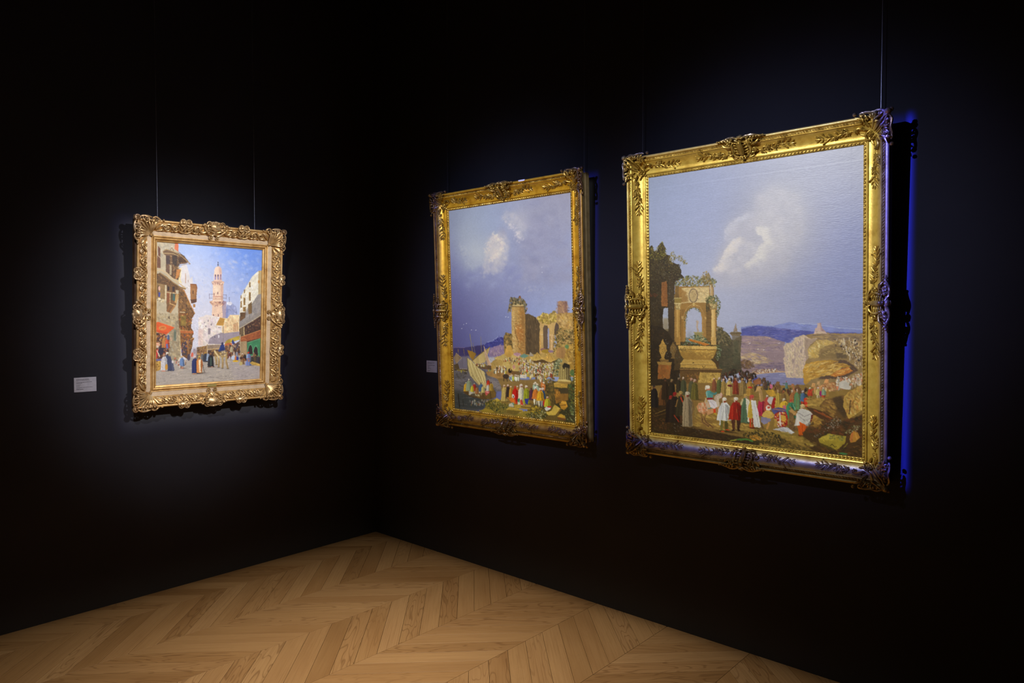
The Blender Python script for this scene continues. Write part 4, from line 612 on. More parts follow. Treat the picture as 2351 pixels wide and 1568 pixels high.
    P.poly([(115, 180), (170, 80), (270, 180), (170, 310)], (140, 116, 90), rough=5, tex=.2, nz=P.nv); P.line([(165, 85), (280, 190), (170, 300)], 8, (196, 170, 126), .8); P.poly([(230, 300), (330, 150), (400, 190), (400, 380), (230, 400)], (120, 112, 130), a=.7, rough=5, nz=P.nv, tex=.2)
    P.poly([(115, 330), (200, 300), (240, 420), (120, 420)], (90, 72, 48), rough=5); P.line([(130, 435), (400, 450)], 26, (76, 62, 40)); P.line([(180, 445), (330, 455)], 9, (206, 190, 90), .8)
    B(); P.line([(385, 830), (440, 1200), (470, 1370)], 11, (160, 146, 90)); P.line([(580, 880), (595, 1180)], 9, (150, 136, 100)); P.line([(440, 990), (480, 1160)], 8, (130, 120, 110))
    P.poly([(335, 1115), (430, 1140), (500, 1180), (440, 1310), (380, 1230)], (150, 112, 44), tex=.2, nz=P.nv); P.poly([(430, 1310), (560, 1200), (745, 1060), (660, 1340), (480, 1370)], (196, 170, 112), tex=.16, nz=P.nv); P.line([(420, 1310), (560, 1195), (745, 1060)], 10, (120, 92, 50)); P.poly([(630, 1040), (660, 1110), (770, 1400), (700, 1380), (650, 1200)], (206, 170, 140), tex=.12, nz=P.nv); P.line([(632, 1040), (772, 1400)], 7, (232, 206, 180), .8)
    D(); P.poly([(560, 330), (900, 350), (910, 440), (700, 420), (580, 370)], (104, 80, 56), rough=5, tex=.2); P.crowd([(590, 310), (780, 310), (780, 340), (590, 340)], 24, 50, rb)
    P.poly([(402, 190), (480, 240), (620, 390), (760, 490), (790, 640), (800, 850), (700, 760), (640, 760), (540, 660), (460, 560), (425, 450), (410, 320)], (206, 184, 124), tex=.14, nz=P.nv)
    for q in [[(430, 260), (520, 560), (640, 760)], [(500, 290), (600, 560), (700, 760)], [(580, 370), (680, 600), (740, 780)], [(660, 430), (740, 620), (780, 800)]]: P.line(q, 16, (166, 138, 84), .6); P.line([(p[0] + 26, p[1]) for p in q], 11, (232, 218, 168), .7)
    P.line([(395, 190), (410, 420)], 14, (110, 96, 52))
    P.poly([(310, 820), (420, 900), (760, 930), (950, 830), (1005, 930), (990, 1020), (900, 1060), (700, 1060), (450, 1000), (330, 930)], (98, 72, 40), rough=6, tex=.25); P.poly([(760, 960), (950, 850), (1000, 940), (980, 1030), (800, 1060)], (120, 92, 44), tex=.2, nz=P.nv); P.line([(880, 900), (900, 1050)], 9, (60, 44, 26)); P.poly([(750, 900), (800, 870), (880, 900), (800, 990)], (206, 96, 90), rough=5); P.line([(780, 900), (850, 920)], 12, (236, 190, 180), .8); P.dabs([(420, 880), (700, 900), (700, 1020), (440, 980)], 90, [(150, 120, 70), (206, 190, 150), (70, 56, 36), (176, 150, 60), (226, 216, 196)], (7, 22), .7, .4, 1, .8); P.ell(480, 920, 56, 46, (196, 190, 180)); P.ell(520, 970, 50, 30, (96, 84, 66))
    for x, y, h, c, tb in [(370, 700, 200, (206, 160, 50), (236, 226, 206)), (435, 630, 260, (150, 160, 130), (236, 226, 210)), (545, 720, 170, (190, 60, 50), (236, 210, 190)), (500, 760, 150, (222, 200, 60), (206, 190, 170)), (600, 790, 160, (180, 120, 70), (90, 60, 44)), (690, 710, 190, (84, 110, 150), (60, 44, 36)), (730, 770, 160, (206, 186, 110), (190, 150, 90)), (840, 640, 150, (214, 60, 34), (60, 60, 50)), (835, 740, 150, (226, 220, 206), (226, 200, 170)), (900, 700, 190, (190, 150, 60), (74, 50, 40))]: P.fig(x, y, h, c, tb=tb, w=.42)
    P.line([(240, 760), (320, 810)], 8, (60, 50, 40)); P.line([(970, 840), (1070, 760), (1150, 800)], 7, (90, 76, 66), .8); P.line([(205, 950), (235, 1230)], 22, (40, 34, 30)); P.line([(305, 1070), (315, 1200)], 14, (40, 36, 32)); P.dabs([(450, 1080), (900, 1080), (820, 1180), (480, 1200)], 70, [(176, 150, 84), (150, 70, 50), (206, 206, 200), (90, 80, 60)], (5, 16), 1.8, 0, .2, .6)
    # front bank
    P.poly([(640, 1310), (760, 1260), (780, 1130), (900, 1080), (1000, 1050), (1100, 1080), (1480, 1040), (1500, 1560), (1000, 1420)], (120, 104, 48), rough=12, tex=.25)
    P.poly([(640, 1310), (780, 1250), (900, 1280), (1000, 1350), (800, 1340)], (170, 142, 52), rough=6); P.poly([(930, 1090), (1020, 1035), (1090, 1080), (1040, 1120)], (206, 176, 70))
    P.dabs([(770, 1150), (900, 1070), (1230, 1120), (1260, 1220), (1150, 1350), (900, 1290), (780, 1230)], 330, [(62, 62, 30), (104, 98, 42), (150, 132, 54), (40, 44, 26), (176, 150, 60), (90, 110, 60)], (7, 19), .7, .6, 1, .85); P.dabs([(900, 1120), (1200, 1120), (1150, 1250)], 24, [(230, 226, 206), (226, 190, 80)], (4, 9), 1, 0, 1, .9)
    E_()
    P.poly([(580, 700), (1100, 500), (1600, 480), (1600, 1420), (900, 1330), (560, 1240)], (104, 84, 40), rough=12, tex=.25, soft=4)
    P.poly([(0, 840), (700, 800), (720, 960), (600, 1060), (260, 1000), (0, 960)], (150, 118, 58), a=.8, soft=14)
    P.poly([(280, 1240), (450, 1140), (620, 1130), (640, 1260), (420, 1290)], (150, 128, 50), rough=8, tex=.2)
    P.dabs([(930, 480), (1120, 420), (1150, 940), (960, 960), (930, 700)], 280, [(120, 92, 44), (84, 70, 36), (150, 118, 56), (96, 84, 44), (62, 54, 32)], (8, 22), 1.2, .3, .7, .75)
    P.poly([(1110, 560), (1600, 560), (1600, 1380), (1350, 1380), (1130, 1000)], (66, 60, 34), rough=8, tex=.25); P.poly([(1130, 660), (1430, 650), (1420, 900), (1150, 980)], (130, 92, 40), rough=6, tex=.25); P.rect(1215, 640, 1430, 760, (74, 62, 40), soft=6); P.dabs([(1140, 680), (1240, 680), (1240, 900), (1140, 960)], 60, [(196, 136, 50), (166, 110, 44), (120, 84, 40)], (10, 30), .6, 1.2, .5, .65)
    P.dabs([(1400, 280), (1590, 240), (1600, 1300), (1450, 1200), (1430, 640)], 330, [(70, 72, 36), (104, 100, 44), (46, 44, 28), (130, 118, 52), (84, 110, 66)], (7, 20), 1.2, .2, .6, .8); P.ell(1500, 320, 40, 60, (84, 120, 70), .7)
    P.poly([(1110, 540), (1220, 500), (1420, 520), (1400, 640), (1120, 630)], (190, 150, 66), rough=4, tex=.12); P.line([(1115, 545), (1410, 530)], 14, (222, 186, 100), .8)
    P.poly([(1215, 480), (1245, 150), (1330, 110), (1450, 170), (1445, 480)], (170, 148, 88), tex=.12, nz=P.nv); P.poly([(1360, 140), (1450, 170), (1446, 480), (1370, 480)], (84, 70, 46), a=.75, soft=10)
    for x in (1255, 1300, 1345, 1390): P.line([(x, 200), (x - 6, 470)], 10, (112, 92, 54), .8); P.line([(x + 16, 190), (x + 10, 470)], 9, (222, 206, 140), .6)
    P.poly([(1290, 180), (1340, 110), (1450, 160), (1440, 230), (1350, 200), (1330, 250)], (50, 44, 32)); P.ell(1335, 500, 130, 24, (206, 176, 100)); P.ell(1335, 530, 124, 22, (160, 128, 68)); P.ell(1335, 480, 116, 16, (226, 200, 130))
    P.dabs([(1110, 90), (1230, 20), (1300, 60), (1240, 160), (1200, 380), (1120, 380)], 230, [(110, 118, 84), (150, 158, 124), (70, 76, 50), (190, 190, 150), (84, 84, 50)], (6, 14), 1.2, .2, .6, .85)
    # front figures
    P.crowd([(680, 560), (900, 500), (900, 600), (700, 620)], 6, 150, [(206, 190, 80), (150, 170, 150), (206, 120, 60)])
    for x, y, h, c, tb, fc, w in [(70, 570, 360, (206, 176, 100), (222, 190, 160), (150, 60, 40), .32), (148, 565, 300, (60, 44, 40), (238, 206, 190), (190, 120, 90), .26), (212, 595, 260, (206, 150, 50), (238, 214, 180), (176, 100, 70), .3), (345, 590, 250, (196, 120, 60), (240, 214, 190), (190, 110, 80), .3), (300, 600, 340, (206, 34, 24), (206, 70, 40), (150, 60, 40), .34), (425, 555, 460, (226, 216, 190), (240, 220, 206), (176, 80, 56), .25), (535, 585, 400, (170, 172, 40), (238, 222, 200), (170, 90, 64), .28), (640, 640, 260, (90, 50, 70), (74, 44, 56), (120, 70, 56), .34), (885, 630, 400, (48, 84, 130), (236, 214, 200), (190, 110, 80), .24)]: P.fig(x, y, h, c, tb=tb, face=fc, w=w)
    P.poly([(495, 870), (590, 860), (560, 990), (520, 970)], (50, 60, 150)); P.poly([(345, 870), (400, 860), (390, 950), (350, 930)], (70, 130, 96)); P.poly([(400, 900), (440, 880), (480, 1000), (410, 1000)], (214, 80, 60)); P.rect(885, 880, 935, 1020, (206, 34, 34))
    P.fig(730, 610, 400, (214, 124, 50), tb=(242, 238, 230), face=(150, 70, 50), pants=(222, 214, 190), w=.32); P.fig(830, 640, 410, (222, 164, 40), tb=(242, 226, 210), face=(196, 70, 50), pants=(226, 216, 190), w=.34)
    P.poly([(165, 860), (250, 850), (310, 880), (330, 980), (240, 960), (180, 900)], (214, 116, 40)); P.ell(258, 815, 28, 44, (236, 232, 226)); P.ell(262, 825, 14, 26, (120, 90, 70)); P.poly([(160, 1030), (180, 970), (270, 950), (270, 1040)], (206, 200, 180)); P.line([(240, 950), (268, 1000)], 20, (96, 150, 130)); P.line([(130, 840), (190, 870)], 16, (214, 140, 60)); P.line([(300, 880), (330, 970)], 26, (206, 50, 30))
    for q, c in [([(110, 1080), (180, 1040), (460, 1110), (460, 1150), (240, 1200), (120, 1160)], (190, 156, 62)), ([(270, 1000), (420, 990), (440, 1080), (280, 1070)], (196, 162, 66)), ([(420, 1010), (600, 1000), (700, 1060), (640, 1100), (430, 1080)], (180, 146, 62))]: P.poly(q, c, rough=4, tex=.12)
    P.poly([(120, 1100), (450, 1130), (270, 1210), (120, 1170)], (110, 92, 42), a=.85); P.line([(120, 1090), (200, 1050), (440, 1110)], 10, (226, 196, 96), .8); P.line([(430, 1040), (620, 1060)], 26, (110, 88, 42), .7); P.poly([(0, 1190), (100, 1160), (300, 1210), (250, 1240), (0, 1215)], (140, 118, 60), rough=4)
    P.ell(740, 1110, 120, 90, (110, 92, 40)); P.dabs([(620, 1080), (720, 1010), (860, 1100), (830, 1200), (660, 1190)], 130, [(206, 170, 50), (150, 118, 40), (226, 190, 66), (84, 70, 32)], (10, 30), .4, -.5, .7, .8); P.dabs([(480, 1180), (620, 1160), (900, 1080), (1000, 1220), (900, 1300), (560, 1270)], 260, [(56, 58, 30), (96, 92, 42), (38, 40, 24), (120, 112, 48), (196, 196, 150)], (7, 18), .7, .6, 1, .85)
    P.fig(980, 820, 300, (196, 186, 50), tb=(226, 190, 160), face=(180, 60, 44), w=.4, hem=.75); P.poly([(915, 1080), (950, 1040), (1060, 1030), (1040, 1090), (960, 1130)], (222, 220, 218)); P.rect(980, 1025, 1055, 1056, (196, 50, 40))
    P.poly([(1080, 1080), (1130, 990), (1260, 1080), (1240, 1120), (1150, 1220), (1000, 1220), (940, 1160), (1060, 1130)], (210, 178, 80), rough=5, tex=.12); P.poly([(1240, 1090), (1280, 1110), (1180, 1200), (1150, 1215)], (120, 90, 44)); P.poly([(1230, 980), (1290, 920), (1380, 930), (1410, 1040), (1340, 1110), (1270, 1080)], (200, 144, 50), rough=8, tex=.25); P.line([(1260, 1010), (1370, 1000)], 12, (110, 76, 36)); P.line([(1280, 950), (1370, 960)], 12, (230, 186, 80), .8); P.poly([(1190, 1250), (1260, 1190), (1350, 1230), (1370, 1300), (1280, 1310)], (196, 152, 56), rough=5, tex=.15); P.poly([(1200, 1260), (1370, 1290), (1370, 1330), (1200, 1300)], (120, 76, 40))
    P.dabs([(1300, 1100), (1560, 1000), (1580, 1380), (1400, 1370)], 130, [(52, 50, 30), (84, 78, 42), (150, 160, 120), (40, 38, 26)], (6, 16), 1, .4, 1, .75)
    return P.done(.52)
def paint_street(nx=300, ny=386):
    P = Paint([(359.8, 554.5), (601.6, 574.6), (357.5, 884.7), (595.8, 869.4)], nx, ny, 5)
    A = lambda: P.crop(350, 540, .12758)
    B = lambda: P.crop(450, 560, .12759)
    C = lambda: P.crop(350, 720, .11059)
    B(); R = P.rng
    P.img[:] = P.field([(-200, 60, (160, 186, 236)), (0, 60, (170, 190, 232)), (200, 100, (166, 188, 236)), (400, 120, (142, 170, 234)), (700, 150, (104, 146, 232)), (900, 170, (92, 136, 230)), (1150, 200, (110, 148, 232)), (0, 300, (196, 204, 228)), (200, 400, (194, 202, 226)), (600, 350, (164, 182, 226)), (900, 350, (122, 158, 232)), (1150, 400, (112, 148, 226)), (-200, 500, (206, 210, 226)), (0, 700, (210, 212, 226)), (200, 800, (202, 206, 224)), (600, 700, (176, 188, 224)), (800, 600, (158, 176, 222)), (1000, 550, (140, 166, 226)), (0, 1100, (214, 212, 222)), (700, 950, (184, 192, 222)), (0, 1500, (216, 214, 222)), (-200, 1000, (214, 212, 222)), (-300, 1600, (218, 214, 220))], .12)
    P.img *= 1 + .025 * P.n2[..., None]
    P.dabs([(-250, 60), (1180, 140), (1180, 480), (780, 900), (0, 1200), (-250, 700)], 420, [(206, 212, 232), (160, 182, 230), (130, 162, 230), (190, 200, 230), (216, 212, 224)], (14, 46), .6, .4, .8, .15)
    for x, y in [(680, 330), (880, 360), (660, 430), (720, 340), (610, 360)]: P.ell(x, y, 50, 26, (206, 206, 220), .5, .4, 1)
    for x, y in [(910, 545), (670, 880)]: P.line([(x - 22, y + 5), (x, y), (x + 22, y - 3)], 4, (90, 100, 130), .8)
    # dome, minaret
    P.poly([(520, 1360), (528, 1180), (560, 1100), (600, 1060), (650, 1075), (710, 1120), (738, 1200), (735, 1300), (600, 1340)], (158, 164, 196), tex=.08, soft=1); P.ell(600, 1075, 50, 34, (226, 222, 226), .9); P.poly([(520, 1360), (525, 1180), (560, 1110), (580, 1200), (570, 1340)], (128, 136, 180), a=.8, soft=8); P.line([(596, 965), (598, 1050)], 7, (90, 90, 110)); P.dabs([(570, 1120), (700, 1120), (730, 1280), (580, 1300)], 40, [(176, 178, 206), (140, 146, 186)], (12, 30), .6, .8, .7, .4)
    st = (236, 200, 170)
    P.poly([(285, 1330), (292, 1100), (478, 1100), (500, 1340)], st, tex=.06); P.poly([(465, 1100), (545, 1060), (530, 1340), (480, 1340)], (170, 150, 160), a=.9)
    P.poly([(240, 1040), (305, 1020), (490, 1030), (548, 1040), (535, 1070), (480, 1110), (300, 1110), (270, 1090)], (216, 172, 140), tex=.1); P.poly([(478, 1030), (548, 1040), (530, 1080), (480, 1110)], (150, 128, 146), a=.9)
    P.dabs([(260, 1040), (520, 1040), (470, 1130), (300, 1120)], 60, [(150, 108, 110), (240, 206, 170), (180, 130, 110)], (8, 20), .6, .5, 1, .7)
    P.poly([(305, 730), (490, 730), (482, 1040), (300, 1040)], (238, 206, 176), tex=.05); P.poly([(440, 730), (490, 730), (484, 1040), (450, 1040)], (206, 164, 146), a=.8, soft=8); P.ell(370, 830, 40, 60, (246, 228, 200), .7, hard=1)
    P.rect(303, 940, 484, 968, (206, 152, 130), a=.7); P.rect(303, 985, 484, 1005, (206, 156, 130), a=.6)
    P.poly([(278, 690), (330, 665), (460, 668), (508, 690), (490, 745), (300, 740)], (224, 184, 156), tex=.1); P.dabs([(285, 690), (500, 690), (480, 745), (310, 745)], 46, [(160, 118, 116), (244, 214, 184), (190, 140, 120)], (8, 16), .7, .3, 1, .7); P.line([(280, 688), (505, 690)], 8, (190, 150, 136), .8)
    P.rect(322, 545, 462, 670, (236, 204, 180), tex=.05)
    for x in (350, 398, 444): P.rect(x - 13, 575, x + 11, 650, (150, 140, 176)); P.ell(x - 1, 575, 12, 22, (110, 90, 110))
    P.rect(420, 545, 462, 668, (190, 150, 150), a=.45)
    P.poly([(326, 550), (330, 470), (352, 430), (396, 405), (440, 430), (460, 470), (462, 550)], (240, 210, 186), tex=.05, soft=1); P.poly([(410, 410), (440, 430), (460, 470), (462, 550), (420, 550)], (214, 168, 150), a=.7, soft=8); P.line([(394, 330), (396, 412)], 8, (70, 70, 84)); P.ell(396, 345, 9, 12, (80, 80, 96)); P.ell(396, 385, 11, 12, (84, 80, 90))
    for x, y in [(390, 890), (325, 910), (315, 1290), (400, 1285)]: P.rect(x - 8, y - 22, x + 8, y + 24, (150, 108, 104))
    for q in [[(240, 908), (305, 912)], [(240, 980), (305, 980)], [(240, 905), (240, 990)], [(482, 920), (545, 922)], [(482, 980), (545, 985)], [(543, 920), (543, 1000)]]: P.line(q, 6, (110, 96, 110), .9)
    # white blocks of the mosque street
    C()
    P.poly([(955, 640), (960, 80), (1060, 60), (1110, 25), (1260, 45), (1440, 90), (1460, 420), (1450, 680), (950, 680)], (232, 218, 206), tex=.05); P.dabs([(960, 100), (1440, 100), (1440, 640), (960, 640)], 240, [(240, 228, 214), (222, 200, 196), (236, 214, 190), (212, 192, 200), (244, 234, 222)], (16, 50), .5, 1.2, .5, .5)
    P.poly([(955, 330), (1060, 320), (1050, 660), (955, 660)], (226, 190, 170), a=.5, soft=14)
    for x, y, w, h in [(1160, 150, 10, 22), (1220, 230, 12, 20), (1180, 370, 26, 62), (1110, 265, 10, 16), (1080, 190, 8, 14), (1380, 290, 8, 14), (1410, 290, 8, 14)]: P.rect(x - w, y - h, x + w, y + h, (150, 136, 140))
    P.poly([(1440, 90), (1560, 100), (1600, 30), (1800, 30), (1810, 330), (1810, 420), (1440, 420)], (236, 206, 158), tex=.08); P.dabs([(1460, 110), (1800, 60), (1800, 400), (1460, 400)], 130, [(244, 220, 176), (224, 180, 130), (240, 210, 150), (214, 170, 120)], (14, 40), .5, 1.2, .5, .5)
    for x in (1690, 1725, 1757): P.rect(x - 9, 180 + (1757 - x) * .5, x + 9, 370, (176, 120, 80), a=.8)
    P.rect(1460, 270, 1480, 400, (150, 110, 70), a=.8)
    P.poly([(1320, 240), (1400, 80), (1500, 110), (1470, 250)], (190, 140, 64), tex=.15); P.line([(1330, 240), (1470, 250)], 10, (226, 190, 120)); P.line([(1400, 82), (1500, 112)], 9, (214, 170, 100))
    P.poly([(1150, 620), (1200, 500), (1300, 440), (1430, 395), (1480, 410), (1810, 370), (1810, 480), (1650, 540), (1500, 600), (1450, 640)], (160, 146, 152), tex=.1, rough=4); P.ell(1375, 470, 14, 34, (222, 214, 216)); P.rect(1285, 470, 1300, 500, (80, 76, 90)); P.line([(1470, 260), (1470, 640)], 12, (190, 176, 160)); P.line([(1470, 400), (1470, 640)], 9, (120, 112, 116))
    # left houses
    A()
    P.poly([(70, 110), (470, 140), (480, 420), (480, 900), (560, 960), (520, 1300), (480, 1400), (470, 1600), (70, 1600)], (192, 176, 144), tex=.1)
    C(); P.poly([(75, 0), (560, 0), (590, 360), (600, 900), (480, 1050), (380, 1060), (75, 960)], (182, 162, 124), tex=.12); P.poly([(380, 300), (560, 100), (590, 880), (420, 1000), (340, 900), (330, 700)], (156, 138, 108), tex=.15, a=.9, soft=6)
    P.dabs([(80, 0), (550, 0), (580, 880), (420, 980), (350, 700), (80, 160)], 300, [(206, 188, 146), (160, 142, 108), (192, 170, 126), (140, 122, 94), (176, 170, 150)], (12, 36), .5, 1.2, .5, .5)
    P.rect(340, 60, 365, 110, (96, 76, 60)); P.rect(452, 335, 500, 560, (126, 130, 110), tex=.2); P.rect(460, 370, 495, 540, (100, 110, 92), a=.7); P.rect(365, 490, 410, 550, (206, 160, 130), a=.8)
    A()
    P.dabs([(80, 130), (460, 150), (470, 260), (200, 280), (90, 600)], 140, [(206, 192, 160), (180, 166, 140), (196, 186, 166)], (12, 36), .6, 1, .8, .5)
    P.poly([(415, 145), (472, 140), (475, 310), (400, 250)], (214, 118, 78), tex=.15)
    P.poly([(480, 850), (500, 600), (560, 530), (620, 540), (650, 640), (690, 800), (705, 760), (720, 740), (735, 880), (690, 900), (690, 1200), (700, 1280), (560, 980)], (222, 214, 208), tex=.06); P.poly([(470, 830), (480, 620), (530, 590), (510, 800), (540, 880)], (232, 212, 150), a=.85); P.rect(592, 690, 608, 870, (190, 150, 120), a=.8); P.rect(642, 810, 656, 850, (150, 120, 110), a=.8)
    wd = [(110, 78, 46), (146, 104, 60), (84, 58, 38), (176, 132, 80), (130, 84, 44), (62, 46, 36)]
    P.poly([(105, 200), (150, 240), (155, 600), (90, 590), (95, 380), (110, 360)], (122, 80, 58), tex=.25); P.line([(95, 360), (170, 430)], 8, (206, 186, 150)); P.poly([(110, 220), (145, 250), (140, 380), (110, 340)], (96, 60, 48), a=.8)
    P.poly([(200, 300), (250, 270), (380, 300), (480, 330), (580, 380), (660, 490), (600, 520), (480, 530), (460, 600), (520, 640), (470, 810), (380, 780), (250, 660), (250, 370), (210, 350)], (112, 84, 58), rough=5, tex=.25)
    P.dabs([(260, 380), (460, 380), (640, 490), (470, 530), (500, 640), (460, 800), (260, 660)], 240, wd + [(60, 46, 44), (206, 176, 130)], (7, 24), .35, .9, .9, .75)
    P.rect(255, 370, 320, 530, (70, 54, 56), a=.8); P.poly([(360, 370), (450, 370), (440, 560), (370, 520)], (58, 46, 42), a=.8); P.poly([(480, 410), (560, 390), (620, 490), (480, 500)], (70, 48, 36), a=.8); P.rect(258, 545, 320, 670, (120, 88, 70), a=.7); P.rect(318, 540, 350, 720, (196, 178, 140), a=.8)
    P.line([(195, 300), (260, 260), (400, 310), (500, 360), (650, 490), (680, 525)], 13, (170, 138, 92)); P.line([(200, 330), (380, 340), (470, 380)], 10, (206, 176, 120), .9); P.line([(330, 270), (360, 230), (385, 290)], 8, (130, 104, 76)); P.line([(480, 310), (580, 390)], 8, (110, 90, 76)); P.line([(470, 560), (640, 520), (680, 526)], 7, (150, 124, 92)); P.poly([(440, 620), (510, 620), (480, 760), (420, 800)], (190, 126, 66), tex=.2)
    P.line([(90, 640), (170, 630), (270, 690), (350, 770), (470, 860), (600, 960)], 22, (206, 180, 136)); P.line([(140, 690), (260, 760), (360, 850), (480, 930), (590, 970)], 26, (150, 116, 72)); P.poly([(85, 700), (140, 690), (340, 840), (480, 930), (490, 1000), (270, 950), (90, 860)], (104, 76, 48), tex=.25); P.dabs([(90, 700), (340, 830), (480, 950), (260, 940), (90, 850)], 110, wd, (6, 20), .35, .7, .8, .75)
    P.poly([(85, 860), (170, 880), (240, 900), (240, 1160), (85, 1120)], (146, 116, 74), tex=.2); P.rect(100, 900, 130, 1100, (104, 74, 50), a=.8); P.ell(135, 960, 16, 40, (222, 176, 150)); P.rect(118, 1030, 148, 1110, (60, 70, 140)); P.rect(235, 900, 262, 1180, (214, 196, 156)); P.poly([(90, 1120), (220, 1165), (220, 1220), (90, 1180)], (214, 192, 146)); P.dabs([(90, 1120), (220, 1160), (210, 1230), (90, 1190)], 26, [(110, 92, 70), (232, 216, 176)], (5, 12), 1.2, 0, .5, .8)
    P.poly([(262, 930), (420, 920), (430, 1060), (490, 1070), (430, 1260), (330, 1400), (262, 1370)], (124, 88, 54), tex=.2); P.rect(270, 1040, 320, 1210, (140, 84, 52)); P.rect(340, 1050, 375, 1170, (96, 84, 60)); P.rect(378, 1060, 410, 1180, (70, 104, 96)); P.line([(270, 1030), (420, 1050)], 12, (214, 190, 146)); P.line([(326, 1030), (322, 1240)], 12, (206, 176, 120)); P.poly([(430, 1070), (495, 1050), (440, 1230), (405, 1210)], (196, 156, 96)); P.line([(320, 1230), (425, 1270)], 16, (206, 164, 104)); P.line([(400, 1280), (330, 1390)], 26, (176, 126, 72)); P.line([(320, 1270), (280, 1370)], 22, (150, 100, 56)); P.rect(275, 930, 310, 1000, (60, 46, 44)); P.rect(365, 930, 410, 1020, (66, 50, 48))
    P.poly([(480, 940), (560, 980), (620, 1100), (690, 1260), (765, 1410), (715, 1500), (700, 1600), (480, 1600), (470, 1300)], (128, 92, 56), tex=.25, rough=4); P.dabs([(490, 960), (560, 990), (700, 1290), (750, 1410), (700, 1560), (490, 1560)], 190, wd + [(196, 140, 60), (84, 72, 60)], (9, 30), .35, 1.1, .4, .65); P.line([(570, 990), (690, 1260), (765, 1410)], 14, (190, 128, 66), .9); P.line([(500, 1385), (590, 1390)], 10, (226, 206, 160))
    P.rect(500, 1410, 640, 1600, (130, 116, 50), tex=.35); P.dabs([(510, 1410), (630, 1410), (630, 1600), (510, 1600)], 70, [(170, 146, 60), (90, 76, 44), (196, 160, 84), (120, 90, 50)], (7, 18), .7, .6, 1, .75)
    P.poly([(685, 880), (790, 885), (808, 960), (795, 1100), (800, 1200), (700, 1230), (690, 1170), (685, 1000)], (160, 108, 62), tex=.2); P.rect(700, 960, 780, 1130, (176, 128, 80), a=.7); P.rect(725, 1000, 745, 1060, (96, 64, 44)); P.poly([(690, 1160), (800, 1150), (790, 1210), (710, 1230)], (96, 66, 50)); P.rect(735, 1240, 775, 1300, (176, 124, 70)); P.line([(690, 885), (790, 890), (806, 960)], 12, (130, 76, 44))
    C()
    P.poly([(555, 0), (860, -30), (830, 60), (800, 110), (810, 300), (850, 360), (860, 420), (820, 480), (870, 520), (840, 580), (830, 680), (800, 800), (760, 960), (620, 860), (590, 600), (560, 300)], (122, 82, 46), tex=.25, rough=4)
    P.dabs([(570, 20), (840, 0), (800, 290), (840, 600), (790, 800), (640, 840), (580, 400)], 330, wd + [(206, 140, 60), (190, 100, 50), (150, 116, 60)], (9, 30), .5, 1, .8, .7); P.rect(590, 40, 700, 250, (146, 122, 56), tex=.35, a=.8)
    P.poly([(580, 340), (850, 360), (860, 410), (590, 400)], (186, 106, 56), tex=.15); P.line([(590, 345), (850, 362)], 9, (226, 166, 106), .8); P.line([(640, 540), (720, 570), (860, 500)], 14, (216, 166, 100)); P.poly([(600, 420), (780, 430), (770, 560), (620, 540)], (150, 90, 44), tex=.3, a=.8); P.rect(620, 600, 720, 860, (70, 62, 70), a=.85, rough=4); P.dabs([(600, 430), (780, 430), (760, 760), (620, 840)], 90, [(222, 150, 66), (84, 60, 60), (60, 60, 110), (190, 110, 56), (110, 84, 66)], (7, 22), .8, .7, 1, .7); P.line([(735, 560), (760, 860)], 18, (166, 120, 76)); P.line([(575, 300), (590, 880)], 14, (206, 180, 130), .8)
    # awning and stall at the left
    P.poly([(75, 190), (125, 165), (470, 285), (340, 400), (290, 432), (75, 370)], (226, 96, 44), tex=.06); P.poly([(75, 330), (340, 390), (290, 432), (75, 372)], (196, 74, 34), a=.7, soft=6); P.ell(222, 295, 66, 40, (206, 160, 84)); P.ell(222, 295, 54, 30, (222, 110, 50)); P.dabs([(185, 280), (260, 280), (260, 312), (185, 312)], 16, [(110, 70, 40), (206, 166, 90)], (4, 9), 1.3, 0, .4, .8); P.line([(125, 168), (470, 286)], 6, (240, 140, 84), .8)
    P.poly([(75, 390), (300, 435), (340, 560), (350, 800), (200, 960), (75, 980)], (84, 56, 44), rough=5, tex=.25); P.dabs([(80, 400), (320, 440), (360, 700), (260, 840), (80, 960)], 300, [(60, 44, 44), (120, 76, 50), (190, 96, 60), (226, 196, 160), (54, 56, 90), (150, 90, 50), (206, 150, 60), (90, 60, 50)], (8, 24), .9, .7, 1, .8)
    for x, y, h, c, tb in [(260, 450, 260, (190, 130, 70), (222, 170, 110)), (320, 480, 230, (214, 90, 56), (226, 200, 160)), (340, 420, 120, (90, 110, 150), (206, 206, 200))]: P.fig(x, y, h, c, tb=tb, w=.36)
    P.line([(310, 640), (320, 700)], 40, (110, 110, 160)); P.rect(75, 600, 150, 650, (226, 150, 110), tex=.15); P.line([(75, 620), (150, 625)], 10, (240, 222, 196)); P.rect(75, 650, 140, 700, (222, 196, 170)); P.line([(110, 760), (80, 920)], 50, (206, 60, 56)); P.line([(110, 760), (160, 880)], 18, (222, 200, 170)); P.ell(190, 770, 50, 70, (50, 46, 64)); P.poly([(75, 930), (200, 930), (200, 970), (75, 980)], (110, 104, 150), tex=.2)
    # ground
    P.poly([(75, 1190), (200, 1060), (420, 1050), (480, 960), (760, 940), (830, 800), (1000, 760), (1900, 860), (2240, 1040), (2240, 1420), (75, 1500)], (180, 168, 154), tex=.06, nz=P.nh, soft=3); P.poly([(1600, 1000), (2240, 1080), (2240, 1400), (1700, 1400)], (176, 164, 164), a=.6, soft=40)
    P.dabs([(80, 1200), (480, 980), (1000, 800), (1900, 900), (2230, 1080), (2230, 1380), (80, 1480)], 420, [(196, 182, 160), (164, 152, 142), (186, 176, 170), (206, 190, 164), (150, 142, 138)], (16, 60), .16, -.03, .06, .5)
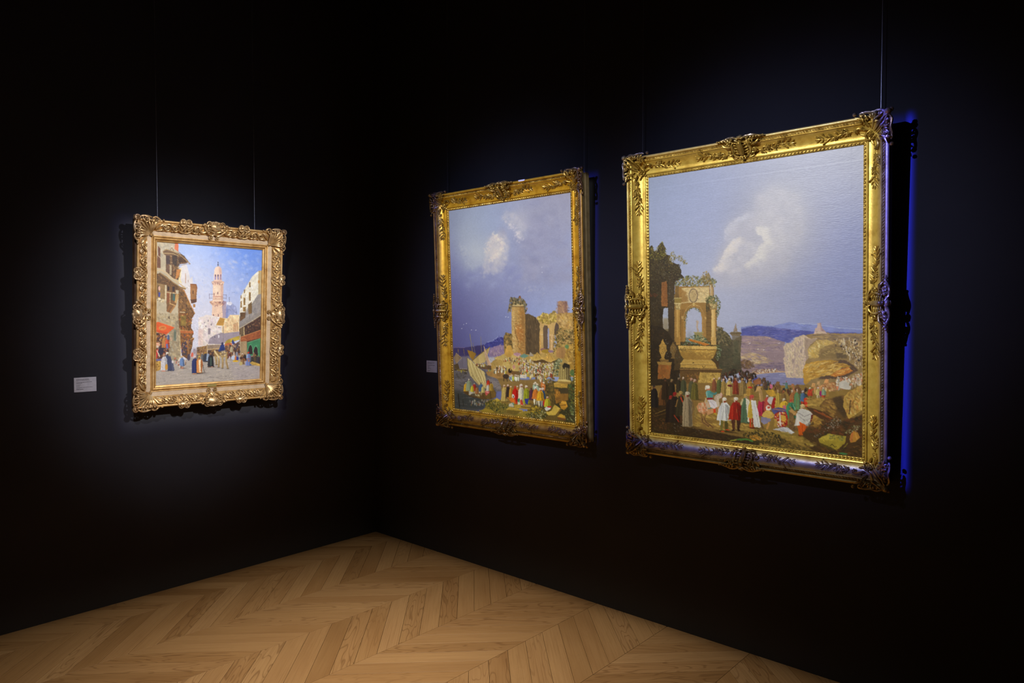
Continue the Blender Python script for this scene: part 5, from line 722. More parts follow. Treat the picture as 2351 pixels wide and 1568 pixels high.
    for _ in range(50):
        x = 120 + R.rand() * 2050; y = 1130 + R.rand() * 260; P.ell(x, y, 10 + R.rand() * 24, 3, (110, 100, 96), .6, -.05)
    # right houses
    B()
    P.poly([(770, 1500), (775, 1300), (800, 950), (1000, 600), (1120, 490), (1180, 490), (1170, 1560), (770, 1560)], (232, 224, 204), tex=.05); P.poly([(1115, 492), (1185, 488), (1180, 1560), (1110, 1560)], (190, 166, 120), tex=.1); P.dabs([(800, 980), (1010, 620), (1105, 520), (1100, 900), (900, 1200), (800, 1280)], 110, [(240, 234, 216), (220, 208, 186), (236, 226, 196)], (14, 44), .5, -1, .4, .5)
    P.poly([(770, 1560), (775, 1310), (900, 1210), (1000, 1080), (1105, 920), (1180, 900), (1180, 1560)], (150, 142, 136), tex=.1); P.dabs([(780, 1320), (1000, 1090), (1170, 920), (1170, 1280), (900, 1440)], 130, [(166, 156, 146), (132, 126, 124), (176, 166, 150)], (16, 44), .4, -.9, .4, .5)
    for x, y, w, h in [(962, 740, 13, 46), (868, 860, 11, 32), (806, 960, 9, 28), (962, 950, 17, 74), (865, 1040, 16, 66), (808, 1090, 12, 60), (866, 1180, 26, 40)]: P.rect(x - w, y - h, x + w, y + h, (170, 130, 70), tex=.2); P.rect(x - w * .3, y - h * .8, x + w, y + h, (110, 86, 54), a=.5)
    P.poly([(930, 1100), (1000, 1040), (1000, 1250), (940, 1270)], (120, 92, 56), tex=.25); P.poly([(790, 1240), (890, 1230), (880, 1330), (785, 1400)], (104, 76, 50), tex=.3); P.ell(1125, 690, 20, 30, (196, 140, 70))
    C()
    P.poly([(1800, 300), (2240, 50), (2240, 1060), (1810, 900)], (96, 68, 50), tex=.25, rough=3); P.poly([(1790, 250), (2090, 70), (2240, -60), (2240, 40), (2100, 120), (1800, 310)], (150, 140, 130), tex=.1); P.line([(1800, 310), (2070, 150), (2240, 40)], 14, (196, 180, 150)); P.line([(2070, 150), (2110, 190), (2160, 210)], 10, (206, 180, 130))
    P.rect(1815, 300, 1890, 500, (112, 92, 66), tex=.2); P.rect(1885, 280, 1905, 460, (196, 170, 120)); P.poly([(1910, 270), (2230, 80), (2230, 350), (1910, 440)], (72, 50, 42), tex=.3); P.dabs([(1920, 290), (2220, 120), (2220, 340), (1920, 420)], 90, [(110, 66, 44), (60, 44, 40), (150, 96, 60), (96, 70, 60), (190, 150, 100)], (8, 26), .3, -.8, .8, .7)
    P.poly([(1810, 490), (2240, 340), (2240, 500), (1830, 600)], (156, 86, 50), tex=.2); P.line([(1820, 490), (2230, 345)], 11, (206, 140, 84)); P.dabs([(1840, 500), (2220, 370), (2220, 500), (1860, 580)], 50, [(176, 100, 56), (120, 66, 44), (190, 120, 70)], (14, 40), .3, -.3, .3, .6)
    P.poly([(1812, 580), (1950, 570), (1960, 880), (1810, 900)], (170, 142, 104), tex=.15); P.line([(1815, 440), (1812, 880)], 16, (206, 186, 150))
    P.poly([(1955, 600), (2240, 510), (2240, 900), (1960, 860)], (66, 130, 88), tex=.15); P.line([(1960, 605), (2230, 520)], 12, (110, 166, 120), .9)
    for x, y in [(2025, 730), (2135, 760)]: P.poly([(x - 42, y + 110), (x - 42, y), (x - 20, y - 60), (x + 10, y - 80), (x + 36, y - 30), (x + 46, y + 110)], (50, 36, 36)); P.line([(x - 50, y + 110), (x - 50, y), (x - 20, y - 74), (x + 12, y - 94), (x + 46, y - 30), (x + 54, y + 110)], 9, (120, 176, 130), .8)
    # market stalls in the middle distance
    P.poly([(920, 700), (1130, 660), (1140, 900), (900, 880)], (150, 112, 70), tex=.25); P.dabs([(920, 690), (1130, 670), (1130, 880), (910, 880)], 110, [(206, 166, 100), (110, 76, 54), (180, 130, 60), (84, 66, 60), (160, 120, 80)], (9, 26), .5, .4, .9, .7); P.poly([(1130, 640), (1450, 640), (1440, 760), (1140, 760)], (160, 136, 112), tex=.2); P.line([(1150, 645), (1420, 635)], 12, (222, 206, 184)); P.line([(1140, 740), (1400, 720)], 14, (206, 170, 110)); P.poly([(1150, 760), (1430, 740), (1430, 860), (1150, 900)], (84, 62, 52), tex=.25); P.line([(1133, 640), (1138, 830)], 12, (206, 176, 130))
    P.poly([(1500, 600), (1560, 540), (1700, 490), (1800, 460), (1810, 540), (1640, 590), (1560, 640), (1500, 650)], (176, 150, 60), rough=6, tex=.25); P.poly([(1490, 640), (1560, 600), (1660, 610), (1640, 660), (1500, 670)], (196, 110, 60), tex=.15); P.poly([(1640, 590), (1660, 530), (1710, 620), (1680, 660)], (50, 66, 130)); P.poly([(1500, 670), (1640, 660), (1700, 640), (1810, 560), (1810, 860), (1520, 930)], (96, 66, 50), tex=.3, rough=4); P.dabs([(1520, 680), (1800, 600), (1800, 880), (1540, 930)], 150, [(70, 52, 46), (140, 92, 56), (206, 176, 140), (100, 70, 56), (60, 60, 90), (176, 110, 60)], (8, 24), 1.2, .2, .8, .75)
    P.poly([(800, 780), (860, 700), (930, 720), (920, 900), (820, 920)], (190, 182, 190), a=.8, soft=8); P.ell(830, 850, 26, 46, (222, 110, 84)); P.ell(760, 900, 30, 70, (74, 66, 84), .9); P.ell(880, 780, 30, 50, (150, 130, 130), .7)
    for x, y, h, c, tb in [(940, 830, 150, (120, 104, 90), (190, 170, 150)), (1040, 810, 160, (110, 110, 110), (206, 190, 160)), (1100, 800, 200, (60, 62, 74), (206, 160, 60)), (1160, 800, 180, (150, 166, 186), (90, 70, 60)), (1600, 800, 130, (110, 60, 50), (222, 196, 170)), (1640, 660, 140, (206, 190, 150), (190, 120, 70)), (1690, 780, 110, (206, 176, 150), (222, 200, 176)), (1750, 780, 120, (150, 150, 160), (160, 150, 150)), (1600, 870, 80, (206, 190, 190), (190, 80, 50))]: P.fig(x, y, h, c, tb=tb, w=.38)
    P.ell(1680, 910, 56, 44, (196, 206, 222)); P.ell(1750, 930, 40, 40, (50, 64, 140)); P.ell(1720, 920, 20, 50, (206, 120, 60)); P.ell(1725, 980, 66, 18, (226, 176, 40))
    # camel
    cm = (176, 146, 90)
    for q in [[(1300, 860), (1320, 950), (1330, 1050)], [(1360, 860), (1380, 980), (1372, 1100)], [(1440, 860), (1460, 1000), (1452, 1120)], [(1530, 860), (1530, 1000), (1560, 1130)]]: P.line(q, 36, cm); P.line(q[1:], 20, (140, 108, 66)); P.line([(p[0] - 8, p[1]) for p in q], 8, (222, 200, 150), .7); P.ell(q[-1][0], q[-1][1] + 6, 34, 8, (90, 78, 66), .7)
    P.ell(1470, 830, 84, 76, cm); P.ell(1330, 830, 60, 56, (150, 116, 70)); P.line([(1380, 900), (1320, 820), (1275, 750)], 36, (222, 196, 140)); P.line([(1230, 780), (1280, 745)], 30, (150, 112, 66)); P.dabs([(1400, 770), (1550, 770), (1540, 880), (1420, 880)], 50, [(206, 176, 120), (110, 80, 50), (226, 206, 170), (90, 84, 100)], (8, 20), .7, .6, 1, .75)
    P.poly([(1400, 740), (1410, 660), (1450, 620), (1490, 660), (1505, 750), (1450, 770), (1380, 780)], (42, 56, 110), tex=.2); P.ell(1450, 620, 22, 30, (60, 56, 90)); P.line([(1410, 700), (1380, 770)], 26, (50, 70, 130))
    # people in front
    P.fig(1210, 810, 300, (44, 44, 48), tb=(150, 110, 80), w=.36); P.line([(1215, 920), (1215, 1060)], 30, (74, 100, 84), .8); P.ell(1180, 1100, 26, 8, (110, 80, 60)); P.ell(1235, 1098, 26, 8, (190, 140, 110))
    P.fig(1860, 820, 230, (160, 120, 80), tb=(230, 210, 190), w=.32); P.ell(1830, 1030, 34, 40, (196, 176, 110)); P.ell(1840, 920, 36, 30, (84, 56, 44)); P.fig(1985, 790, 290, (126, 140, 190), tb=(214, 50, 34), w=.34, face=(150, 100, 70)); P.line([(1960, 860), (1955, 910)], 34, (150, 176, 206))
    for x, y, h, c, tb in [(1910, 830, 140, (60, 46, 44), (120, 80, 60)), (2060, 870, 150, (70, 66, 60), (222, 200, 170)), (2135, 850, 160, (84, 70, 50), (206, 160, 60)), (2190, 870, 170, (66, 60, 66), (190, 90, 60)), (2100, 800, 90, (150, 110, 80), (222, 190, 160))]: P.fig(x, y, h, c, tb=tb, w=.42)
    P.poly([(2010, 1020), (2060, 990), (2220, 1040), (2220, 1090), (2060, 1060)], (206, 166, 80), rough=5, tex=.3); P.dabs([(1880, 930), (2010, 930), (2000, 980), (1890, 980)], 20, [(176, 90, 50), (206, 130, 60), (110, 60, 44)], (10, 22), .5, 0, .3, .7)
    P.ell(620, 1010, 70, 60, (196, 170, 140)); P.dabs([(470, 910), (710, 910), (700, 1100), (560, 1110), (480, 1000)], 60, [(230, 216, 200), (150, 110, 80), (196, 80, 56), (206, 176, 150), (110, 84, 70)], (9, 24), .9, .5, 1, .7); P.fig(622, 870, 260, (116, 146, 190), tb=(222, 180, 110), face=(206, 150, 110), w=.34, hem=.8); P.ell(620, 1120, 24, 14, (190, 120, 90)); P.line([(580, 1060), (572, 1120)], 14, (222, 206, 186)); P.line([(700, 1000), (690, 1060)], 12, (110, 84, 70))
    P.poly([(75, 980), (180, 970), (195, 1150), (80, 1190)], (196, 150, 66), tex=.25, rough=4); P.dabs([(80, 980), (180, 980), (180, 1160), (85, 1180)], 30, [(226, 186, 100), (130, 90, 50)], (8, 22), .6, .9, .8, .7)
    P.fig(315, 790, 390, (72, 82, 110), tb=(236, 226, 206), face=(110, 66, 48), w=.26); P.poly([(330, 890), (380, 870), (440, 1050), (460, 1180), (330, 1180), (300, 1050)], (64, 70, 98), tex=.15, nz=P.nv); P.poly([(390, 960), (430, 980), (470, 1160), (420, 1180)], (84, 88, 110)); P.fig(255, 830, 350, (214, 208, 206), tb=(190, 150, 120), face=(130, 80, 60), w=.34); P.ell(240, 1180, 40, 12, (206, 140, 110)); P.ell(300, 1100, 26, 60, (206, 150, 60)); P.ell(430, 990, 18, 30, (222, 210, 206))
    P.ell(960, 1240, 160, 16, (130, 120, 112), .7, hard=1)
    P.fig(885, 870, 370, (48, 56, 104), tb=(232, 206, 196), face=(150, 96, 74), w=.34, flare=1.0); P.ell(880, 1240, 46, 12, (190, 140, 100)); P.fig(975, 870, 360, (196, 124, 62), tb=(214, 176, 90), face=(84, 56, 44), w=.34, fold=(240, 224, 190), flare=.9); P.poly([(960, 960), (1010, 940), (1000, 1080), (1020, 1200), (980, 1210), (970, 1080)], (236, 214, 176), tex=.15, nz=P.nv); P.line([(1020, 960), (1040, 1050), (1010, 1180)], 26, (176, 96, 40), .8); P.line([(1050, 1060), (1080, 1215)], 9, (70, 60, 56))
    return P.done(.3)
# ------------------------------------------------------------------ helpers
class MB:
    """collects vertices and faces for one mesh"""
    def __init__(s): s.v = []; s.f = []; s.n = 0
    def add(s, v, f):
        v = np.asarray(v, float).reshape(-1, 3); s.v.append(v); s.f += [tuple(i + s.n for i in q) for q in f]; s.n += len(v)
    def box(s, x0, y0, z0, x1, y1, z1):
        s.add([(x0, y0, z0), (x1, y0, z0), (x1, y1, z0), (x0, y1, z0), (x0, y0, z1), (x1, y0, z1), (x1, y1, z1), (x0, y1, z1)],
              [(0, 3, 2, 1), (4, 5, 6, 7), (0, 1, 5, 4), (1, 2, 6, 5), (2, 3, 7, 6), (3, 0, 4, 7)])
    def grid(s, V, close_u=False):
        """V: (n, m, 3) -> quads"""
        V = np.asarray(V, float); n, m = V.shape[:2]; f = []
        for i in range(n - 1):
            for j in range(m if close_u else m - 1):
                k = (j + 1) % m; f.append((i * m + j, i * m + k, (i + 1) * m + k, (i + 1) * m + j))
        s.add(V.reshape(-1, 3), f)
    def tube(s, P, R, sides=7, flat=1.0):
        P = np.asarray(P, float); n = len(P); R = np.broadcast_to(np.asarray(R, float), (n,))
        T = np.gradient(P, axis=0); T /= np.linalg.norm(T, axis=1)[:, None] + 1e-12
        up = np.array([0, 0, 1.]); S = np.cross(T, up); l = np.linalg.norm(S, axis=1)
        S[l < 1e-3] = (1, 0, 0); S /= np.linalg.norm(S, axis=1)[:, None]; U = np.cross(S, T)
        a = np.arange(sides) / sides * 2 * np.pi
        V = P[:, None] + R[:, None, None] * (S[:, None] * np.cos(a)[None, :, None] + U[:, None] * np.sin(a)[None, :, None] * flat)
        b = s.n; s.grid(V, True)
        s.f.append(tuple(b + i for i in range(sides))[::-1]); s.f.append(tuple(b + (n - 1) * sides + i for i in range(sides)))
    def ball(s, c, r, seg=8, rings=5, ang=0):
        r = np.broadcast_to(np.asarray(r, float), (3,)); V = []
        for i in range(rings + 1):
            t = np.pi * i / rings
            for j in range(seg):
                p = 2 * np.pi * j / seg; V.append((np.sin(t) * np.cos(p) * r[0], np.sin(t) * np.sin(p) * r[1], np.cos(t) * r[2]))
        V = np.array(V); ca, sa = math.cos(ang), math.sin(ang)
        V = np.c_[V[:, 0] * ca - V[:, 1] * sa, V[:, 0] * sa + V[:, 1] * ca, V[:, 2]] + np.asarray(c, float)
        s.grid(V.reshape(rings + 1, seg, 3), True)
    def leaf(s, P, width, hgt, n=7, crease=.35):
        """curved leaf along the points P: domed, with a groove down the middle"""
        P = np.asarray(P, float); t = np.linspace(0, 1, n); q = np.linspace(0, 1, len(P))
        C = np.c_[[np.interp(t, q, P[:, k]) for k in range(3)]].T
        T = np.gradient(C, axis=0); T /= np.linalg.norm(T, axis=1)[:, None] + 1e-12
        S = np.cross(T, (0, 0, 1.)); S /= np.linalg.norm(S, axis=1)[:, None] + 1e-12
        wd = width * np.sin(np.pi * np.clip(t * .93 + .07, 0, 1)) ** .75
        x = np.array([-1, -.55, 0, .55, 1.]); z = np.array([-.6, .85, 1 - crease, .85, -.6])
        env = np.sin(np.pi * np.clip(t * .9 + .1, 0, 1)) ** .6
        V = C[:, None] + S[:, None] * (x[None, :, None] * wd[:, None, None] / 2)
        V[:, :, 2] += z[None] * hgt * env[:, None]
        s.grid(V)
    def mesh(s, name, mat, smooth=True, angle=50):
        me = bpy.data.meshes.new(name); v = np.concatenate(s.v)
        me.from_pydata(v.tolist(), [], s.f); me.materials.append(mat)
        if smooth:
            me.polygons.foreach_set('use_smooth', [True] * len(me.polygons)); me.set_sharp_from_angle(angle=math.radians(angle))
        me.update(); return me

def obj(name, me, parent=None, loc=(0, 0, 0), rz=0.0):
    o = bpy.data.objects.new(name, me); COL.objects.link(o); o.location = loc
    if rz: o.rotation_euler[2] = rz
    if parent is not None: o.parent = parent
    return o
def tag(o, label, cat, group=None):
    o['label'] = label; o['category'] = cat
    if group: o['group'] = group
    return o

# ------------------------------------------------------------------ materials
def mat(name):
    m = bpy.data.materials.new(name); m.use_nodes = True; nt = m.node_tree
    return m, nt.nodes, nt.links, nt.nodes['Principled BSDF']
def noise(N, L, coord, scale, detail=4, rough=.55, stretch=None, dist=0):
    n = N.new('ShaderNodeTexNoise'); n.inputs['Scale'].default_value = scale; n.inputs['Detail'].default_value = detail; n.inputs['Roughness'].default_value = rough; n.inputs['Distortion'].default_value = dist
    if stretch:
        mp = N.new('ShaderNodeMapping'); mp.inputs['Scale'].default_value = stretch; L.new(coord, mp.inputs[0]); coord = mp.outputs[0]
    L.new(coord, n.inputs['Vector']); return n
def ramp(N, L, fac, stops):
    r = N.new('ShaderNodeValToRGB'); e = r.color_ramp.elements
    while len(e) < len(stops): e.new(.5)
    for q, (p, c) in zip(e, stops): q.position = p; q.color = (*c, 1)
    L.new(fac, r.inputs[0]); return r
def bump(N, L, h, strength, dist, b):
    n = N.new('ShaderNodeBump'); n.inputs['Strength'].default_value = strength; n.inputs['Distance'].default_value = dist; L.new(h, n.inputs['Height']); L.new(n.outputs[0], b.inputs['Normal']); return n

def gold(name, c0, c1, c2, metal, rough, bumps=.25):
    m, N, L, b = mat(name); tc = N.new('ShaderNodeTexCoord')
    n = noise(N, L, tc.outputs['Object'], 22, 6, .6); r = ramp(N, L, n.outputs[0], [(.30, c0), (.5, c1), (.72, c2)])
    L.new(r.outputs[0], b.inputs['Base Color']); b.inputs['Metallic'].default_value = metal
    n2 = noise(N, L, tc.outputs['Object'], 90, 3); rr = N.new('ShaderNodeMapRange'); L.new(n2.outputs[0], rr.inputs[0]); rr.inputs[3].default_value = rough - .1; rr.inputs[4].default_value = rough + .14; L.new(rr.outputs[0], b.inputs['Roughness'])
    n3 = noise(N, L, tc.outputs['Object'], 240, 3); bump(N, L, n3.outputs[0], bumps, .002, b)
    return m
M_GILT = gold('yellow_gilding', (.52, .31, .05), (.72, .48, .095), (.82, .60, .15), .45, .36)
M_GILT_ORN = gold('yellow_gilt_carving', (.20, .11, .02), (.46, .29, .06), (.74, .52, .15), .62, .3)  # bronze-toned patina, also darkened to stand in for shadows among the ornaments
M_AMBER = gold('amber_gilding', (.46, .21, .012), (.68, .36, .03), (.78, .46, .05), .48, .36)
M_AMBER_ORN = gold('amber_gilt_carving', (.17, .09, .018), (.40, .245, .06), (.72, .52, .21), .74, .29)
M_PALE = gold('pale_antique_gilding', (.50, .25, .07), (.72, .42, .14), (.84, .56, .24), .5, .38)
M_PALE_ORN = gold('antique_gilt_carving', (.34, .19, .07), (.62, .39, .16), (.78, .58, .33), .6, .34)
M_SAND = gold('sanded_frieze', (.50, .36, .22), (.62, .44, .27), (.70, .52, .34), .2, .6, .9)
M_SIDE = gold('brown_frame_side', (.30, .21, .09), (.42, .31, .15), (.50, .38, .20), .1, .55)
M_SIDE_RED = gold('red_brown_frame_side', (.10, .045, .02), (.17, .08, .035), (.22, .115, .05), .15, .5)

def wall_mat():
    m, N, L, b = mat('black_wall_paint'); tc = N.new('ShaderNodeTexCoord')
    n = noise(N, L, tc.outputs['Object'], 3, 5); r = ramp(N, L, n.outputs[0], [(.3, (.044, .043, .047)), (.7, (.050, .048, .052))]); L.new(r.outputs[0], b.inputs['Base Color'])
    b.inputs['Roughness'].default_value = .85; b.inputs['Specular IOR Level'].default_value = .12
    n2 = noise(N, L, tc.outputs['Object'], 260, 2); bump(N, L, n2.outputs[0], .08, .001, b); return m
M_WALL = wall_mat()
def plain(name, col, rough=.6, metal=0, spec=.4):
    m, N, L, b = mat(name); tc = N.new('ShaderNodeTexCoord'); n = noise(N, L, tc.outputs['Object'], 40, 3)
    r = ramp(N, L, n.outputs[0], [(.3, tuple(x * .9 for x in col)), (.7, tuple(min(1, x * 1.06) for x in col))]); L.new(r.outputs[0], b.inputs['Base Color'])
    b.inputs['Roughness'].default_value = rough; b.inputs['Metallic'].default_value = metal; b.inputs['Specular IOR Level'].default_value = spec; return m
M_STEEL = plain('steel_wire', (.55, .56, .6), .35, .8)
M_CARD = plain('grey_white_card', (.84, .82, .82), .7)
M_INK = plain('black_print', (.06, .045, .045), .7)
M_SUB = plain('dark_joint', (.03, .018, .009), .9)
M_BRASS = plain('brass_plate', (.75, .58, .2), .3, .6)

def oak():
    m, N, L, b = mat('oak_plank'); tc = N.new('ShaderNodeTexCoord'); oi = N.new('ShaderNodeObjectInfo')
    # every plank has its own piece of the timber: shift the grain by the plank's random number
    v = N.new('ShaderNodeVectorMath'); v.operation = 'MULTIPLY_ADD'; cx = N.new('ShaderNodeCombineXYZ')
    for i, k in enumerate((37., 61., 83.)):
        q = N.new('ShaderNodeMath'); q.operation = 'MULTIPLY'; q.inputs[1].default_value = k; L.new(oi.outputs['Random'], q.inputs[0]); L.new(q.outputs[0], cx.inputs[i])
    L.new(tc.outputs['Object'], v.inputs[0]); v.inputs[1].default_value = (1, 1, 1); L.new(cx.outputs[0], v.inputs[2]); co = v.outputs[0]
    big = noise(N, L, co, 1.0, 2, .5, (1.7, 11, 1), .3)          # slow drift of the growth rings -> cathedrals
    wv = N.new('ShaderNodeMath'); wv.operation = 'MULTIPLY'; wv.inputs[1].default_value = 78; L.new(big.outputs[0], wv.inputs[0])
    sn = N.new('ShaderNodeMath'); sn.operation = 'SINE'; L.new(wv.outputs[0], sn.inputs[0])
    ring = N.new('ShaderNodeMapRange'); L.new(sn.outputs[0], ring.inputs[0]); ring.inputs[1].default_value = .62; ring.inputs[2].default_value = 1
    fine = noise(N, L, co, 1.0, 5, .6, (3.2, 210, 1))
    pore = noise(N, L, co, 1.0, 3, .7, (16, 620, 1))
    tint = noise(N, L, co, 1.0, 2, .5, (1.2, 6, 1))
    base = ramp(N, L, oi.outputs['Random'], [(0, (.25, .138, .056)), (.12, (.31, .180, .080)), (.4, (.36, .218, .104)), (.62, (.325, .188, .082)), (.8, (.38, .235, .114)), (1, (.42, .268, .138))])
    def mix(a, bcol, fac, mode='MIX'):
        x = N.new('ShaderNodeMix'); x.data_type = 'RGBA'; x.blend_type = mode
        if isinstance(fac, float): x.inputs[0].default_value = fac
        else: L.new(fac, x.inputs[0])
        L.new(a, x.inputs[6])
        if isinstance(bcol, tuple): x.inputs[7].default_value = (*bcol, 1)
        else: L.new(bcol, x.inputs[7])
        return x.outputs[2]
    def sc(s, lo, hi, k0=0., k1=1.):
        r = N.new('ShaderNodeMapRange'); L.new(s, r.inputs[0]); r.inputs[1].default_value = lo; r.inputs[2].default_value = hi; r.inputs[3].default_value = k0; r.inputs[4].default_value = k1; return r.outputs[0]
    c = mix(base.outputs[0], (.46, .30, .15), sc(tint.outputs[0], .35, .7, 0, .55))
    c = mix(c, (.20, .105, .04), sc(fine.outputs[0], .46, .74, 0, .5))
    wn = N.new('ShaderNodeTexWhiteNoise'); wn.noise_dimensions = '1D'; L.new(oi.outputs['Random'], wn.inputs['W'])
    some = N.new('ShaderNodeMath'); some.operation = 'MULTIPLY'; L.new(ring.outputs[0], some.inputs[0]); L.new(sc(wn.outputs[0], .45, .8, .1, 1), some.inputs[1])
    c = mix(c, (.15, .075, .03), sc(some.outputs[0], 0, 1, 0, .5))
    c = mix(c, (.12, .06, .025), sc(pore.outputs[0], .62, .8, 0, .4))
    L.new(c, b.inputs['Base Color']); b.inputs['Roughness'].default_value = .48; b.inputs['Specular IOR Level'].default_value = .3
    bump(N, L, fine.outputs[0], .12, .0012, b); return m
M_OAK = oak()

def canvas_mat(name, weave, gloss):
    m, N, L, b = mat(name); a = N.new('ShaderNodeAttribute'); a.attribute_name = 'paint'; L.new(a.outputs['Color'], b.inputs['Base Color'])
    tc = N.new('ShaderNodeTexCoord'); n = noise(N, L, tc.outputs['Object'], 1, 3, .6, (60, 230, 60)); n2 = noise(N, L, tc.outputs['Object'], 34, 4, .6)
    ad = N.new('ShaderNodeMath'); ad.operation = 'ADD'; L.new(n.outputs[0], ad.inputs[0]); L.new(n2.outputs[0], ad.inputs[1])
    bump(N, L, ad.outputs[0], weave, .002, b); b.inputs['Roughness'].default_value = gloss; b.inputs['Specular IOR Level'].default_value = .5; return m
# ------------------------------------------------------------------ the room: a black gallery corner with an oak chevron floor
H_CEIL, X_MAX, Y_MIN = 4.3, 7.0, -7.0
def struct(name, bounds, m):
    b = MB(); b.box(*bounds); o = obj(name, b.mesh(name, m, False)); o['kind'] = 'structure'; return o
tag(struct('wall_right', (-.15, 0, -.05, X_MAX, .15, H_CEIL), M_WALL), 'matt black gallery wall carrying the two large pictures', 'wall')
tag(struct('wall_left', (-.15, Y_MIN, -.05, 0, 0, H_CEIL), M_WALL), 'matt black gallery wall carrying the small street picture', 'wall')
tag(struct('ceiling', (-.15, Y_MIN, H_CEIL, X_MAX, .15, H_CEIL + .1), M_WALL), 'black ceiling high above the gallery corner', 'ceiling')
floor = tag(struct('floor', (0, Y_MIN, -.05, X_MAX, 0, -.013), M_SUB), 'light oak chevron parquet floor of the gallery', 'floor')

SEAM0, SEAM_W, PITCH_Y, PH, GAP = .25115, .44411, .1325, -.0925, .0007
def clip_poly(p, axis, val, sign):
    out = []
    for i in range(len(p)):
        a, b = p[i], p[(i + 1) % len(p)]; da, db = sign * (a[axis] - val), sign * (b[axis] - val)
        if da >= 0: out.append(a)
        if da * db < 0:
            t = da / (da - db); out.append((a[0] + (b[0] - a[0]) * t, a[1] + (b[1] - a[1]) * t))
    return out
def plank_prism(mb, poly, ch=.0007, T=.012):
    """plank with a small bevel round its top"""
    p = np.array(poly); n = len(p); c = p.mean(0)
    q = []
    for i in range(n):   # inset each corner for the bevel
        a, b, d = p[i - 1], p[i], p[(i + 1) % n]; e0 = (b - a) / (np.linalg.norm(b - a) + 1e-9); e1 = (d - b) / (np.linalg.norm(d - b) + 1e-9)
        n0 = np.array([-e0[1], e0[0]]); n1 = np.array([-e1[1], e1[0]]); m = n0 + n1; k = ch / max(.3, 1 + n0 @ n1); q.append(b + m * k)
    q = np.array(q)
    V = [(x, y, -T) for x, y in p] + [(x, y, -ch * .8) for x, y in p] + [(x, y, 0) for x, y in q]
    F = [tuple(range(2 * n, 3 * n))]
    for i in range(n):
        j = (i + 1) % n; F += [(i, j, n + j, n + i), (n + i, n + j, 2 * n + j, 2 * n + i)]
    mb.add(V, F)
def area2(p): return sum(p[i][0] * p[(i + 1) % len(p)][1] - p[(i + 1) % len(p)][0] * p[i][1] for i in range(len(p)))
cinv = cam.matrix_world.inverted()
def seen(x, y, mx=420):
    q = cinv @ Vector((x, y, 0))
    if q.z > -.3: return False
    px = 1175.5 + F_PX * q.x / -q.z; py = 784 - F_PX * q.y / -q.z
    return -mx < px < 2351 + mx and py < 1568 + mx
shared = {}; rest = MB(); n_pl = 0
for i in range(-1, 15):
    xl = SEAM0 + SEAM_W * i; xr = xl + SEAM_W; even = i % 2 == 0; ang = -math.pi / 4 if even else math.pi / 4
    for k in range(-5, 52):
        y0 = PH - PITCH_Y * k; d0, d1 = (0, -SEAM_W) if even else (-SEAM_W, 0)
        g = GAP; gy = GAP * 1.414
        P4 = [(xl + g, y0 - gy + d0 + (-g if even else g)), (xl + g, y0 - PITCH_Y + gy + d0 + (-g if even else g)), (xr - g, y0 - PITCH_Y + gy + d1 + (g if even else -g)), (xr - g, y0 - gy + d1 + (g if even else -g))]
        if max(p[1] for p in P4) < Y_MIN + .5 or xl > X_MAX - .5: continue
        P = clip_poly(clip_poly(P4, 0, .002, 1), 1, -.002, -1)
        if len(P) < 3 or abs(area2(P)) < 2e-4: continue
        if area2(P) < 0: P = P[::-1]
        c = (sum(p[0] for p in P4) / 4, sum(p[1] for p in P4) / 4)
        if n_pl < 300 and any(seen(*p) for p in P):
            ca, sa = math.cos(-ang), math.sin(-ang)
            loc = [((p[0] - c[0]) * ca - (p[1] - c[1]) * sa, (p[0] - c[0]) * sa + (p[1] - c[1]) * ca) for p in P]
            whole = P == P4 or P == P4[::-1]
            if whole and even in shared: me = shared[even]
            else:
                b = MB(); plank_prism(b, loc); me = b.mesh('plank', M_OAK, False)
                if whole: shared[even] = me
            obj('plank', me, floor, (c[0], c[1], 0), ang); n_pl += 1
        else: plank_prism(rest, P)
if rest.n:
    o = obj('planks_beyond', rest.mesh('planks_beyond', M_OAK, False), floor); o['kind'] = 'stuff'

# ------------------------------------------------------------------ frame profiles: (distance outward from the sight edge, height off the wall)
def curve(p0, p1, n, f): return [(p0[0] + (p1[0] - p0[0]) * t, p0[1] + (p1[1] - p0[1]) * f(t)) for t in np.linspace(0, 1, n)]
def arc(a0, a1, base, h, n=7): return [((a0 + a1) / 2 - (a1 - a0) / 2 * math.cos(t), base + h * math.sin(t)) for t in np.linspace(0, math.pi, n)]
GILT = ([(0, .034), (0, .040), (.0125, .043), (.0128, .039), (.0145, .039), (.0147, .047), (.0195, .049), (.0200, .044), (.0220, .043)] + curve((.0225, .043), (.0760, .076), 12, lambda t: t ** 2.3)
        + [(.0762, .079), (.0790, .080), (.0800, .0765), (.0895, .0765), (.0900, .079)] + arc(.0905, .1065, .074, .0095, 9))
GILT_SIDE = [(.1060, .074), (.1050, .066), (.0950, .046), (.0950, .034), (.0985, .032), (.0985, .0), (.02, .0)]
CARVED = ([(0, .030), (0, .036), (.0015, .039), (.0095, .043), (.0100, .038), (.0115, .038)] + arc(.0118, .0255, .040, .0095, 7) + [(.0260, .040), (.0275, .040), (.0278, .046), (.0325, .047), (.0330, .0435), (.0345, .043), (.0590, .046)]
          + curve((.0600, .047), (.1060, .072), 8, lambda t: math.sin(t * math.pi / 2) ** .9) + [(.1065, .070)] + arc(.1075, .1225, .070, .0085, 9))
CARVED_SIDE = [(.1220, .070), (.1190, .064), (.1120, .056), (.1120, .036), (.1180, .034), (.1180, .0), (.02, .0)]
def prof(P):
    q = [p for i, p in enumerate(P) if i == 0 or p[0] > P[i - 1][0] + 1e-6]
    A = np.array([p[0] for p in q]); Wv = np.array([p[1] for p in q])
    return lambda a: np.interp(a, A, Wv)

